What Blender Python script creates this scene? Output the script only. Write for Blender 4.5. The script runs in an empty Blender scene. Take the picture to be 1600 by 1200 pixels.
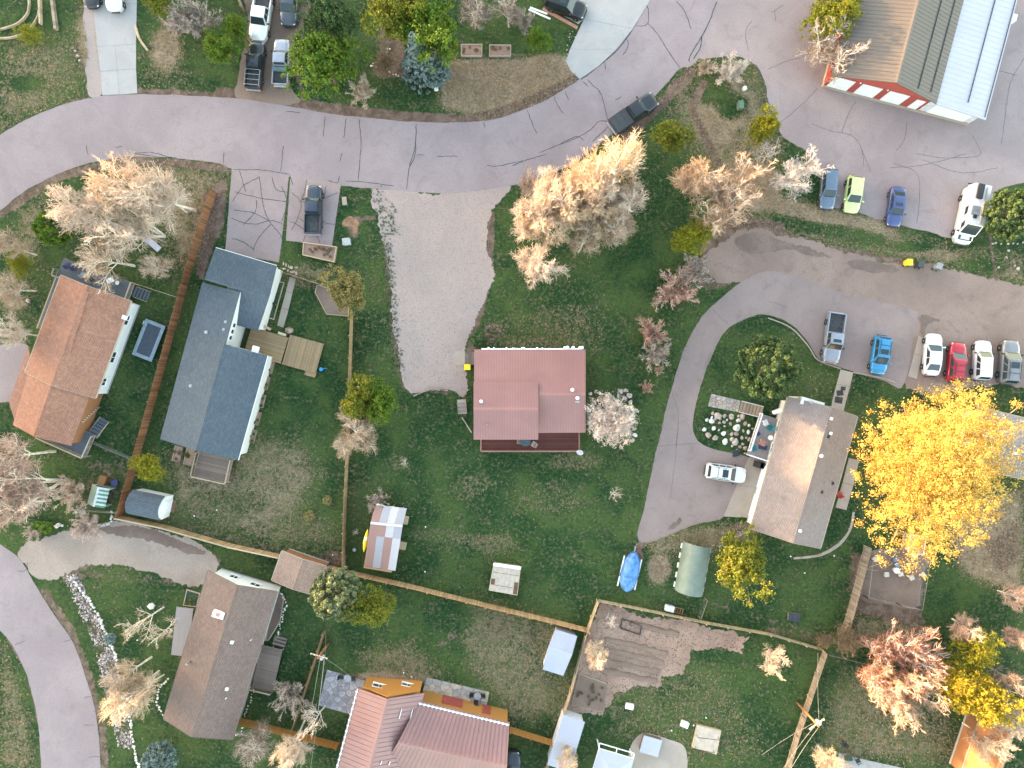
import bpy, math, random
import numpy as np
from mathutils import Vector, Matrix

random.seed(7)
rng = np.random.default_rng(11)
scene = bpy.context.scene
COL = scene.collection
R = math.radians

# ------------------------------------------------------------------ camera
H = 80.0            # drone height above the ground, metres
S = 13.4            # photograph pixels per metre on the ground
cam = bpy.data.cameras.new('camera')
cam.sensor_width = 36.0
cam.lens = 36.0 * H / (1600.0 / S)
cam.clip_start = 0.5
cam.clip_end = 5000
camo = bpy.data.objects.new('camera', cam)
camo.location = (0, 0, H)
COL.objects.link(camo)
scene.camera = camo

# ------------------------------------------------------------------ light
SUN_EL = 4.2
SUN_XY = Vector((-0.9, 0.436)).normalized()          # towards the sun, on the map
sun_dir = Vector((SUN_XY.x * math.cos(R(SUN_EL)), SUN_XY.y * math.cos(R(SUN_EL)), math.sin(R(SUN_EL))))
world = bpy.data.worlds.new('World')
scene.world = world
world.use_nodes = True
wn = world.node_tree.nodes
wn.clear()
sky = wn.new('ShaderNodeTexSky')
sky.sky_type = 'NISHITA'
sky.sun_disc = False
sky.sun_elevation = R(SUN_EL)
sky.sun_rotation = math.atan2(SUN_XY.x, SUN_XY.y)
sky.altitude = 2000
sky.air_density = 1.0
sky.dust_density = 3.8
sky.ozone_density = 0.0
bg = wn.new('ShaderNodeBackground')
bg.inputs['Strength'].default_value = 0.15
wo = wn.new('ShaderNodeOutputWorld')
world.node_tree.links.new(sky.outputs[0], bg.inputs[0])
world.node_tree.links.new(bg.outputs[0], wo.inputs[0])
sl = bpy.data.lights.new('sun', 'SUN')
sl.energy = 2.0
sl.angle = R(0.53)
sl.color = (1.0, 0.62, 0.31)
so = bpy.data.objects.new('sun', sl)
so.rotation_euler = sun_dir.to_track_quat('Z', 'Y').to_euler()
so.location = (-40, 20, 60)
COL.objects.link(so)
vs = scene.view_settings
vs.view_transform = 'Standard'
vs.look = 'None'
vs.gamma = 1.0
vs.use_curve_mapping = False
vs.exposure = 3.8

# ------------------------------------------------------------------ helpers
def P(px, py, z=0.0):
    k = (H - z) / H / S
    return ((px - 800.0) * k, (600.0 - py) * k)

def P3(px, py, z=0.0):
    x, y = P(px, py, z)
    return Vector((x, y, z))

def img_ang(dx, dy):
    """direction in the picture (y down) to an angle on the map"""
    return math.atan2(-dy, dx)

def tag(o, label=None, cat=None, group=None, kind=None):
    if label: o['label'] = label
    if cat: o['category'] = cat
    if group: o['group'] = group
    if kind: o['kind'] = kind
    return o

def thing(name, loc, rz=0.0, label=None, cat=None, group=None):
    o = bpy.data.objects.new(name, None)
    o.empty_display_size = 0.3
    o.location = (loc[0], loc[1], loc[2] if len(loc) > 2 else 0.0)
    o.rotation_euler = (0, 0, rz)
    COL.objects.link(o)
    return tag(o, label, cat, group)

def link_mesh(name, me, mat=None, parent=None, loc=None, rz=None):
    o = bpy.data.objects.new(name, me)
    COL.objects.link(o)
    if parent is not None: o.parent = parent
    if mat is not None:
        if len(me.materials) == 0:
            me.materials.append(mat)
        elif me.materials[0] != mat:
            o.material_slots[0].link = 'OBJECT'
            o.material_slots[0].material = mat
    if loc is not None: o.location = loc
    if rz is not None: o.rotation_euler = (0, 0, rz)
    return o

class MB:
    """collects faces; build() links them as one mesh object"""
    def __init__(self):
        self.v = []; self.f = []
    def add(self, vs, fs):
        n = len(self.v)
        self.v.extend([tuple(p) for p in vs])
        self.f.extend([tuple(i + n for i in f) for f in fs])
        return self
    def box(self, c, s, rz=0.0, m=None):
        x, y, z = s[0] / 2, s[1] / 2, s[2] / 2
        pts = [Vector((a * x, b * y, d * z)) for a in (-1, 1) for b in (-1, 1) for d in (-1, 1)]
        if m is None: m = Matrix.Rotation(rz, 3, 'Z')
        pts = [m @ p + Vector(c) for p in pts]
        return self.add(pts, [(0, 1, 3, 2), (4, 6, 7, 5), (0, 4, 5, 1), (2, 3, 7, 6), (0, 2, 6, 4), (1, 5, 7, 3)])
    def bar(self, a, b, w, h):
        """box from a to b, w wide sideways, h high"""
        a = Vector(a); b = Vector(b); d = b - a; L = d.length
        if L < 1e-6: return self
        x = d / L
        up = Vector((0, 0, 1))
        if abs(x.z) > 0.99: up = Vector((0, 1, 0))
        y = up.cross(x).normalized(); z = x.cross(y)
        m = Matrix((x, y, z)).transposed()
        return self.box((a + b) / 2, (L, w, h), m=m)
    def prism(self, poly, z0, z1):
        n = len(poly)
        area = sum(poly[i][0] * poly[(i + 1) % n][1] - poly[(i + 1) % n][0] * poly[i][1] for i in range(n))
        if area < 0: poly = poly[::-1]
        vs = [(p[0], p[1], z0) for p in poly] + [(p[0], p[1], z1) for p in poly]
        fs = [tuple(range(n - 1, -1, -1)), tuple(range(n, 2 * n))]
        fs += [(i, (i + 1) % n, n + (i + 1) % n, n + i) for i in range(n)]
        return self.add(vs, fs)
    def slab(self, quad, t):
        """a planar polygon (seen from above counter-clockwise) given thickness t downwards"""
        q = [Vector(p) for p in quad]
        nrm = (q[1] - q[0]).cross(q[2] - q[0])
        if nrm.z < 0:
            q = q[::-1]; nrm = -nrm
        nrm.normalize(); n = len(q)
        vs = q + [p - nrm * t for p in q]
        fs = [tuple(range(n)), tuple(range(2 * n - 1, n - 1, -1))]
        fs += [(i, n + i, n + (i + 1) % n, (i + 1) % n) for i in range(n)]
        return self.add(vs, fs)
    def tube(self, pts, rads, n=6, caps=True):
        pts = [Vector(p) for p in pts]
        vs = []; fs = []
        for i, p in enumerate(pts):
            d = (pts[min(i + 1, len(pts) - 1)] - pts[max(i - 1, 0)])
            d = d.normalized() if d.length > 1e-9 else Vector((0, 0, 1))
            a = d.orthogonal().normalized() if i == 0 else (a - d * a.dot(d)).normalized()
            b = d.cross(a)
            r = rads[i] if hasattr(rads, '__len__') else rads
            for k in range(n):
                t = 2 * math.pi * k / n
                vs.append(p + (a * math.cos(t) + b * math.sin(t)) * r)
        for i in range(len(pts) - 1):
            for k in range(n):
                fs.append((i * n + k, i * n + (k + 1) % n, (i + 1) * n + (k + 1) % n, (i + 1) * n + k))
        if caps:
            fs.append(tuple(range(n - 1, -1, -1)))
            fs.append(tuple((len(pts) - 1) * n + k for k in range(n)))
        return self.add(vs, fs)
    def lathe(self, prof, n=16, c=(0, 0, 0)):
        """profile of (r, z)"""
        vs = []; fs = []
        for r, z in prof:
            for k in range(n):
                t = 2 * math.pi * k / n
                vs.append((c[0] + r * math.cos(t), c[1] + r * math.sin(t), c[2] + z))
        for i in range(len(prof) - 1):
            for k in range(n):
                fs.append((i * n + k, i * n + (k + 1) % n, (i + 1) * n + (k + 1) % n, (i + 1) * n + k))
        fs.append(tuple(range(n - 1, -1, -1)))
        fs.append(tuple((len(prof) - 1) * n + k for k in range(n)))
        return self.add(vs, fs)
    def mesh(self, name, smooth=False):
        me = bpy.data.meshes.new(name)
        me.from_pydata(self.v, [], self.f)
        if smooth:
            me.polygons.foreach_set('use_smooth', [True] * len(me.polygons))
        me.update()
        return me
    def build(self, name, mat=None, parent=None, smooth=False, bevel=0, sub=0):
        o = link_mesh(name, self.mesh(name, smooth), mat, parent)
        if bevel:
            b = o.modifiers.new('bevel', 'BEVEL'); b.width = bevel; b.segments = 2; b.limit_method = 'ANGLE'
        if sub:
            s = o.modifiers.new('sub', 'SUBSURF'); s.levels = sub; s.render_levels = sub
        return o

# ------------------------------------------------------------------ materials
def new_mat(name):
    m = bpy.data.materials.new(name)
    m.use_nodes = True
    nt = m.node_tree
    b = nt.nodes['Principled BSDF']
    return m, nt, b

def N(nt, kind, **kw):
    n = nt.nodes.new(kind)
    for k, v in kw.items():
        if k in n.inputs: n.inputs[k].default_value = v
        else: setattr(n, k, v)
    return n

def rgba(c):
    return (c[0], c[1], c[2], 1.0)

def mixcol(nt, fac, a, b):
    n = nt.nodes.new('ShaderNodeMix'); n.data_type = 'RGBA'
    for sock, v in ((0, fac), (6, a), (7, b)):
        if hasattr(v, 'is_linked') or hasattr(v, 'links'):
            nt.links.new(v, n.inputs[sock])
        else:
            n.inputs[sock].default_value = v if sock == 0 else rgba(v)
    return n.outputs[2]

def ramp(nt, fac, lo, hi):
    n = nt.nodes.new('ShaderNodeMapRange'); n.interpolation_type = 'SMOOTHSTEP'
    nt.links.new(fac, n.inputs[0])
    n.inputs[1].default_value = lo; n.inputs[2].default_value = hi
    return n.outputs[0]

def noise(nt, vec, scale, detail=4, rough=0.6, dist=0.0):
    n = nt.nodes.new('ShaderNodeTexNoise')
    n.inputs['Scale'].default_value = scale
    n.inputs['Detail'].default_value = detail
    n.inputs['Roughness'].default_value = rough
    n.inputs['Distortion'].default_value = dist
    if vec is not None: nt.links.new(vec, n.inputs['Vector'])
    return n.outputs['Fac']

def math_node(nt, op, a, b=None, clamp=False):
    n = nt.nodes.new('ShaderNodeMath'); n.operation = op; n.use_clamp = clamp
    for i, v in enumerate((a, b)):
        if v is None: continue
        if hasattr(v, 'links'): nt.links.new(v, n.inputs[i])
        else: n.inputs[i].default_value = v
    return n.outputs[0]

def objvec(nt, sx=1, sy=1, sz=1, world=False):
    if world:
        g = nt.nodes.new('ShaderNodeNewGeometry'); out = g.outputs['Position']
    else:
        t = nt.nodes.new('ShaderNodeTexCoord'); out = t.outputs['Object']
    m = nt.nodes.new('ShaderNodeMapping')
    m.inputs['Scale'].default_value = (sx, sy, sz)
    nt.links.new(out, m.inputs['Vector'])
    return m.outputs[0]

def bump(nt, b, h, strength=0.4, dist=0.05):
    n = nt.nodes.new('ShaderNodeBump')
    n.inputs['Strength'].default_value = strength
    n.inputs['Distance'].default_value = dist
    nt.links.new(h, n.inputs['Height'])
    nt.links.new(n.outputs[0], b.inputs['Normal'])

_cache = {}
def simple(name, col, rough=0.7, metal=0.0, var=0.12, scale=3.0, coat=0.0, spec=None):
    """one colour with a little uneven wear"""
    if name in _cache: return _cache[name]
    m, nt, b = new_mat(name)
    v = objvec(nt, world=True)
    f = noise(nt, v, scale, 5, 0.65)
    dark = [c * (1 - var * 1.6) for c in col]; lite = [min(1, c * (1 + var)) for c in col]
    nt.links.new(mixcol(nt, ramp(nt, f, 0.3, 0.7), dark, lite), b.inputs['Base Color'])
    b.inputs['Roughness'].default_value = rough
    b.inputs['Metallic'].default_value = metal
    if coat: b.inputs['Coat Weight'].default_value = coat; b.inputs['Coat Roughness'].default_value = 0.08
    if spec is not None: b.inputs['Specular IOR Level'].default_value = spec
    _cache[name] = m
    return m

def glass_mat(name='dark_glass', col=(0.02, 0.03, 0.035), rough=0.08):
    if name in _cache: return _cache[name]
    m, nt, b = new_mat(name)
    b.inputs['Base Color'].default_value = rgba(col)
    b.inputs['Roughness'].default_value = rough
    b.inputs['Specular IOR Level'].default_value = 0.9
    b.inputs['Coat Weight'].default_value = 1.0
    _cache[name] = m
    return m

def wood_mat(name, col, var=0.25, rough=0.8):
    """weathered boards; each board its own tone"""
    if name in _cache: return _cache[name]
    m, nt, b = new_mat(name)
    v = objvec(nt, 1, 14, 14)
    f = noise(nt, v, 1.6, 5, 0.65)
    oi = nt.nodes.new('ShaderNodeObjectInfo')
    c = mixcol(nt, ramp(nt, f, 0.25, 0.75), [x * (1 - var) for x in col], [min(1, x * (1 + var * .6)) for x in col])
    hsv = nt.nodes.new('ShaderNodeHueSaturation')
    nt.links.new(c, hsv.inputs['Color'])
    mr = nt.nodes.new('ShaderNodeMapRange')
    nt.links.new(oi.outputs['Random'], mr.inputs[0])
    mr.inputs[3].default_value = 1 - var; mr.inputs[4].default_value = 1 + var
    nt.links.new(mr.outputs[0], hsv.inputs['Value'])
    nt.links.new(hsv.outputs[0], b.inputs['Base Color'])
    b.inputs['Roughness'].default_value = rough
    bump(nt, b, f, 0.3, 0.01)
    _cache[name] = m
    return m

def shingle_mat(name, col, col2, streak=0.5):
    if name in _cache: return _cache[name]
    m, nt, b = new_mat(name)
    v = objvec(nt)
    br = nt.nodes.new('ShaderNodeTexBrick')
    nt.links.new(v, br.inputs['Vector'])
    br.inputs['Scale'].default_value = 1.0
    br.inputs['Brick Width'].default_value = 0.34
    br.inputs['Row Height'].default_value = 0.145
    br.inputs['Mortar Size'].default_value = 0.012
    br.inputs['Color1'].default_value = rgba(col)
    br.inputs['Color2'].default_value = rgba(col2)
    br.inputs['Mortar'].default_value = rgba([c * 0.45 for c in col])
    br.inputs['Bias'].default_value = 0.0
    f1 = noise(nt, v, 0.5, 6, 0.7)
    f2 = noise(nt, objvec(nt, 3.0, 0.6, 0.6), 1.6, 5, 0.7)
    f3 = noise(nt, v, 9.0, 3, 0.7)
    c = mixcol(nt, math_node(nt, 'MULTIPLY', ramp(nt, f1, 0.4, 0.75), 0.45), br.outputs['Color'], [x * 0.62 for x in col])
    c = mixcol(nt, math_node(nt, 'MULTIPLY', ramp(nt, f2, 0.5, 0.75), streak), c, [min(1, x * 1.35) for x in col2])
    c = mixcol(nt, math_node(nt, 'MULTIPLY', ramp(nt, f3, 0.5, 0.7), 0.4), c, [x * 0.5 for x in col])
    nt.links.new(c, b.inputs['Base Color'])
    b.inputs['Roughness'].default_value = 0.92
    bump(nt, b, br.outputs['Fac'], -0.5, 0.02)
    _cache[name] = m
    return m

def metal_roof_mat(name, col, rough=0.5, fade=0.25, metal=0.15):
    if name in _cache: return _cache[name]
    m, nt, b = new_mat(name)
    v = objvec(nt)
    f1 = noise(nt, v, 0.35, 5, 0.6)
    f2 = noise(nt, objvec(nt, 6, .5, .5), 1.2, 5, 0.7)
    c = mixcol(nt, ramp(nt, f1, 0.3, 0.7), [x * (1 - fade * .6) for x in col], [min(1, x * (1 + fade * .4)) for x in col])
    c = mixcol(nt, math_node(nt, 'MULTIPLY', ramp(nt, f2, 0.5, 0.8), 0.35), c, [x * 0.7 for x in col])
    nt.links.new(c, b.inputs['Base Color'])
    b.inputs['Roughness'].default_value = rough
    b.inputs['Metallic'].default_value = metal
    _cache[name] = m
    return m

def pavement_mat(name, c1, c2, stain, grain=0.35, big=0.12, rough=0.9, speck=None):
    """asphalt, concrete, gravel: broad tone changes, stains, tyre polish, fine grain"""
    if name in _cache: return _cache[name]
    m, nt, b = new_mat(name)
    v = objvec(nt, world=True)
    f1 = noise(nt, v, big, 6, 0.62, 0.4)
    f2 = noise(nt, v, 0.55, 6, 0.7, 0.8)
    f3 = noise(nt, v, 5.0, 4, 0.75)
    f4 = noise(nt, v, 24.0, 2, 0.8)
    c = mixcol(nt, ramp(nt, f1, 0.35, 0.68), c1, c2)
    c = mixcol(nt, math_node(nt, 'MULTIPLY', ramp(nt, f2, 0.50, 0.72), 0.5), c, stain)
    c = mixcol(nt, math_node(nt, 'MULTIPLY', ramp(nt, f3, 0.45, 0.75), grain), c, [x * 0.62 for x in c1])
    c = mixcol(nt, math_node(nt, 'MULTIPLY', ramp(nt, f4, 0.52, 0.72), grain), c, speck or [min(1, x * 1.3) for x in c2])
    nt.links.new(c, b.inputs['Base Color'])
    b.inputs['Roughness'].default_value = rough
    bump(nt, b, f4, 0.35, 0.02)
    _cache[name] = m
    return m

asphalt = pavement_mat('asphalt', (0.214, 0.170, 0.178), (0.272, 0.219, 0.226), (0.172, 0.132, 0.136), 0.45)
asphalt_lot = pavement_mat('asphalt_lot', (0.232, 0.180, 0.180), (0.298, 0.234, 0.230), (0.178, 0.132, 0.128), 0.45)
asphalt_drive = pavement_mat('asphalt_drive', (0.205, 0.154, 0.145), (0.258, 0.194, 0.180), (0.142, 0.108, 0.106), 0.4)
concrete = pavement_mat('concrete', (0.30, 0.285, 0.285), (0.34, 0.32, 0.315), (0.25, 0.225, 0.21), 0.2, 0.3)
concrete_tan = pavement_mat('concrete_tan', (0.30, 0.245, 0.205), (0.345, 0.285, 0.24), (0.24, 0.19, 0.155), 0.25, 0.3)
gravel = pavement_mat('gravel', (0.270, 0.218, 0.205), (0.350, 0.265, 0.238), (0.245, 0.196, 0.182), 0.7, 0.1)
lane_dirt = pavement_mat('lane_dirt', (0.190, 0.130, 0.108), (0.255, 0.180, 0.152), (0.105, 0.070, 0.058), 0.55, 0.1)
bare_dirt = pavement_mat('bare_dirt', (0.15, 0.10, 0.078), (0.20, 0.14, 0.11), (0.085, 0.058, 0.045), 0.6, 0.2)
drive_dirt = pavement_mat('tan_gravel', (0.235, 0.185, 0.155), (0.315, 0.250, 0.215), (0.165, 0.122, 0.098), 0.7, 0.15)
garden_dirt = pavement_mat('garden_dirt', (0.225, 0.140, 0.105), (0.325, 0.215, 0.165), (0.12, 0.075, 0.052), 0.7, 0.3)
tar = simple('tar_seal', (0.055, 0.052, 0.058), 0.7, 0, 0.25, 2)
kerb_dirt = pavement_mat('shoulder_dirt', (0.095, 0.065, 0.055), (0.14, 0.098, 0.082), (0.07, 0.05, 0.042), 0.6, 0.2)

paint_white = simple('white_paint', (0.72, 0.72, 0.72), 0.6, 0, 0.05)
paint_cream = simple('cream_paint', (0.62, 0.56, 0.45), 0.7, 0, 0.08)
black_plastic = simple('black_plastic', (0.02, 0.02, 0.022), 0.6, 0, 0.2)
dark_metal = simple('dark_metal', (0.04, 0.045, 0.05), 0.45, 0.5, 0.2)
grey_metal = simple('grey_metal', (0.32, 0.33, 0.35), 0.45, 0.6, 0.12)
steel = simple('steel', (0.5, 0.5, 0.5), 0.35, 0.8, 0.1)
rubber = simple('rubber', (0.022, 0.022, 0.023), 0.85, 0, 0.3)
glass = glass_mat()
pane = glass_mat('window_glass', (0.03, 0.035, 0.04), 0.05)
cedar = wood_mat('cedar_boards', (0.42, 0.262, 0.135))
redwood = wood_mat('red_brown_boards', (0.235, 0.105, 0.048), 0.4)
oldwood = wood_mat('old_grey_boards', (0.26, 0.20, 0.15), 0.3)
palewood = wood_mat('pale_boards', (0.40, 0.31, 0.205), 0.2)
tanwood = wood_mat('tan_deck_boards', (0.26, 0.175, 0.095), 0.16)
greydeck = wood_mat('grey_deck_boards', (0.085, 0.10, 0.125), 0.10)
lavdeck = wood_mat('pale_grey_deck_boards', (0.26, 0.235, 0.24), 0.06)
reddeck = wood_mat('red_stained_boards', (0.115, 0.033, 0.025), 0.2)
browndeck = wood_mat('brown_deck_boards', (0.165, 0.125, 0.105), 0.2)
sealwood = wood_mat('rail_wood', (0.33, 0.27, 0.21), 0.15)
# ------------------------------------------------------------------ ground
def smooth_poly(pts, closed=True, step=0.6, jitter=0.0, seed=1, straight=False):
    """Catmull-Rom through map points, resampled, its edge roughened"""
    p = np.array(pts, float); n = len(p); out = []
    last = n if closed else n - 1
    for i in range(last):
        p1, p2 = p[i % n], p[(i + 1) % n]
        p0 = p[(i - 1) % n] if (closed or i > 0) else p1
        p3 = p[(i + 2) % n] if (closed or i < n - 2) else p2
        L = np.linalg.norm(p2 - p1); k = max(1, int(L / step))
        for j in range(k):
            t = j / k
            if straight: q = p1 * (1 - t) + p2 * t
            else:
                q = 0.5 * ((2 * p1) + (-p0 + p2) * t + (2 * p0 - 5 * p1 + 4 * p2 - p3) * t * t + (-p0 + 3 * p1 - 3 * p2 + p3) * t ** 3)
            out.append(q)
    if not closed: out.append(p[-1])
    o = np.array(out)
    if jitter:
        r = np.random.default_rng(seed)
        m = len(o)
        tan = np.roll(o, -1, 0) - np.roll(o, 1, 0)
        nrm = np.stack([-tan[:, 1], tan[:, 0]], 1); nrm /= (np.linalg.norm(nrm, axis=1, keepdims=True) + 1e-9)
        d = np.zeros(m)
        for w, a in ((1, 0.35), (5, 0.4), (17, 0.6)):
            x = r.normal(size=m + 2 * w)
            x = np.convolve(x, np.ones(w) / math.sqrt(w), 'same')[w:w + m]
            d += x * a
        if not closed: d[0] = d[-1] = 0
        o = o + nrm * (d * jitter)[:, None]
    return o

def sheet(name, poly, z, mat, parent=None, kind='structure'):
    me = bpy.data.meshes.new(name)
    n = len(poly)
    a = sum(poly[i][0] * poly[(i + 1) % n][1] - poly[(i + 1) % n][0] * poly[i][1] for i in range(n))
    q = poly if a > 0 else poly[::-1]
    me.from_pydata([(p[0], p[1], z) for p in q], [], [tuple(range(n))])
    o = link_mesh(name, me, mat, parent)
    if parent is None and kind: o['kind'] = kind
    return o

def pxpoly(pts): return [P(*p) for p in pts]

XS = np.concatenate([[-3000, -1200, -500, -220, -120, -85], np.arange(-68, 68.01, 0.25), [85, 120, 220, 500, 1200, 3000]])
YS = np.concatenate([[-3000, -1200, -500, -220, -120, -75], np.arange(-52, 52.01, 0.25), [75, 120, 220, 500, 1200, 3000]])
GX, GY = np.meshgrid(XS, YS)
gx, gy = GX.ravel(), GY.ravel()
dry = np.full(gx.shape, 0.24); dirt = np.zeros(gx.shape); lush = np.full(gx.shape, 0.35)

def inside(poly, x, y):
    c = np.zeros(x.shape, bool); n = len(poly)
    for i in range(n):
        x1, y1 = poly[i]; x2, y2 = poly[(i + 1) % n]
        if y1 == y2: continue
        m = ((y1 > y) != (y2 > y)) & (x < (x2 - x1) * (y - y1) / (y2 - y1) + x1)
        c ^= m
    return c

def edge_dist(poly, x, y, closed=True):
    d = np.full(x.shape, 1e9); n = len(poly)
    for i in range(n if closed else n - 1):
        ax, ay = poly[i]; bx, by = poly[(i + 1) % n]
        L2 = (bx - ax) ** 2 + (by - ay) ** 2 + 1e-12
        t = np.clip(((x - ax) * (bx - ax) + (y - ay) * (by - ay)) / L2, 0, 1)
        d = np.minimum(d, np.hypot(x - ax - t * (bx - ax), y - ay - t * (by - ay)))
    return d

def zone(arr, pts, val, feather=1.5):
    poly = pxpoly(pts)
    d = edge_dist(poly, gx, gy); s = np.where(inside(poly, gx, gy), d, -d)
    w = np.clip(s / feather + 0.5, 0, 1)
    arr[:] = arr * (1 - w) + val * w

def blob(arr, px, py, rx, ry, val, ang=0.0):
    x, y = P(px, py); c, s = math.cos(R(ang)), math.sin(R(ang))
    u = ((gx - x) * c - (gy - y) * s) / (rx / S); v = ((gx - x) * s + (gy - y) * c) / (ry / S)
    w = np.clip(1.35 - np.sqrt(u * u + v * v), 0, 0.7) / 0.7
    arr[:] = arr * (1 - w) + val * w

def strip(arr, pts, width, val):
    d = edge_dist(pxpoly(pts), gx, gy, closed=False)
    w = np.clip((width - d) / (width * 0.6), 0, 1)
    arr[:] = np.maximum(arr, val * w)

# dry grass, in picture pixels
for z in [
    ([(0, 60), (90, 60), (135, 0), (135, 150), (60, 185), (0, 215)], .48, 3),
    ([(215, 60), (300, 110), (300, 140), (215, 148)], .42, 3),
    ([(700, 95), (800, 92), (895, 95), (900, 125), (840, 160), (760, 182), (690, 165)], .95, 2),
    ([(1075, 100), (1190, 110), (1215, 200), (1225, 300), (1130, 340), (1090, 250), (1040, 160)], .62, 4),
    ([(1150, 330), (1290, 330), (1400, 362), (1480, 385), (1600, 400), (1600, 446), (1480, 420), (1300, 385), (1160, 350)], .62, 2),
    ([(1180, 300), (1290, 325), (1400, 350), (1400, 366), (1290, 345), (1180, 325)], .85, 1.5),
    ([(240, 250), (355, 265), (335, 310), (300, 410), (270, 420), (260, 330)], .62, 3),
    ([(30, 330), (75, 300), (60, 400), (30, 410)], .6, 2),
    ([(260, 700), (340, 740), (420, 700), (470, 690), (500, 740), (470, 800), (530, 850), (420, 850), (270, 800)], .6, 3),
    ([(820, 490), (940, 480), (940, 545), (745, 540), (770, 505)], .38, 2),
    ([(1330, 1045), (1480, 1090), (1500, 1190), (1290, 1195), (1290, 1100)], .55, 3),
    ([(560, 1020), (640, 1000), (700, 1055), (650, 1075), (575, 1055)], .55, 2),
    ([(770, 940), (890, 980), (860, 1060), (740, 1060), (720, 1000)], .55, 2),
    ([(740, 950), (860, 975), (870, 1120), (800, 1130), (760, 1075)], .55, 2),
    ([(0, 1000), (25, 1050), (45, 1120), (55, 1200), (0, 1200)], .55, 1.5),
    ([(945, 1060), (1120, 1040), (1200, 1180), (1060, 1200), (960, 1150)], .42, 2),
    ([(1475, 790), (1600, 760), (1600, 930), (1500, 900)], .75, 2),
    ([(1330, 955), (1440, 985), (1400, 1020), (1330, 1010)], .6, 2),
    ([(1000, 830), (1140, 815), (1180, 830), (1110, 870), (1020, 870)], .6, 1.5),
    ([(580, 340), (600, 340), (615, 560), (560, 600), (555, 400)], .3, 1.5),
]: zone(dry, *z)
for b in [(150, 60, 25, 60, .85), (60, 105, 45, 30, .55), (30, 150, 40, 25, .55), (260, 75, 25, 35, .75), (760, 130, 60, 30, 1),
          (860, 110, 40, 22, 1), (1120, 170, 35, 45, .9), (1175, 290, 40, 30, 1), (1110, 140, 30, 25, .3), (1140, 165, 22, 22, .2),
          (1240, 350, 50, 10, .3, 12), (1330, 368, 60, 12, .3, 12), (1530, 415, 40, 15, .3), (1425, 385, 30, 8, .25),
          (620, 725, 20, 14, .4), (700, 840, 50, 14, .42, 5), (770, 850, 40, 18, .5), (880, 500, 55, 22, .45), (850, 440, 40, 40, .3),
          (845, 535, 80, 8, .5), (960, 480, 40, 40, .3), (740, 760, 30, 20, .45), (860, 780, 60, 25, .4), (900, 720, 40, 14, .5),
          (560, 770, 30, 50, .35), (410, 730, 45, 45, .58), (350, 790, 60, 22, .5), (470, 820, 50, 18, .5), (380, 680, 25, 30, .45),
          (300, 350, 25, 60, .65), (600, 1060, 60, 10, .75), (880, 1080, 20, 50, .5), (1085, 880, 20, 18, .5), (1030, 890, 18, 22, .9),
          (1390, 985, 40, 20, .6), (1200, 1000, 80, 30, .2), (1470, 940, 60, 40, .12), (1580, 1000, 30, 50, .3), (40, 130, 30, 14, .25),
          (480, 430, 40, 20, .55), (440, 470, 20, 15, .2), (500, 620, 40, 50, .12), (1000, 420, 50, 60, .12), (1250, 520, 30, 14, .3),
          (1290, 600, 40, 25, .35), (1080, 800, 40, 10, .6), (50, 480, 30, 40, .3), (20, 460, 20, 40, .65), (60, 440, 30, 30, .35)]:
    blob(dry, *b)
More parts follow.
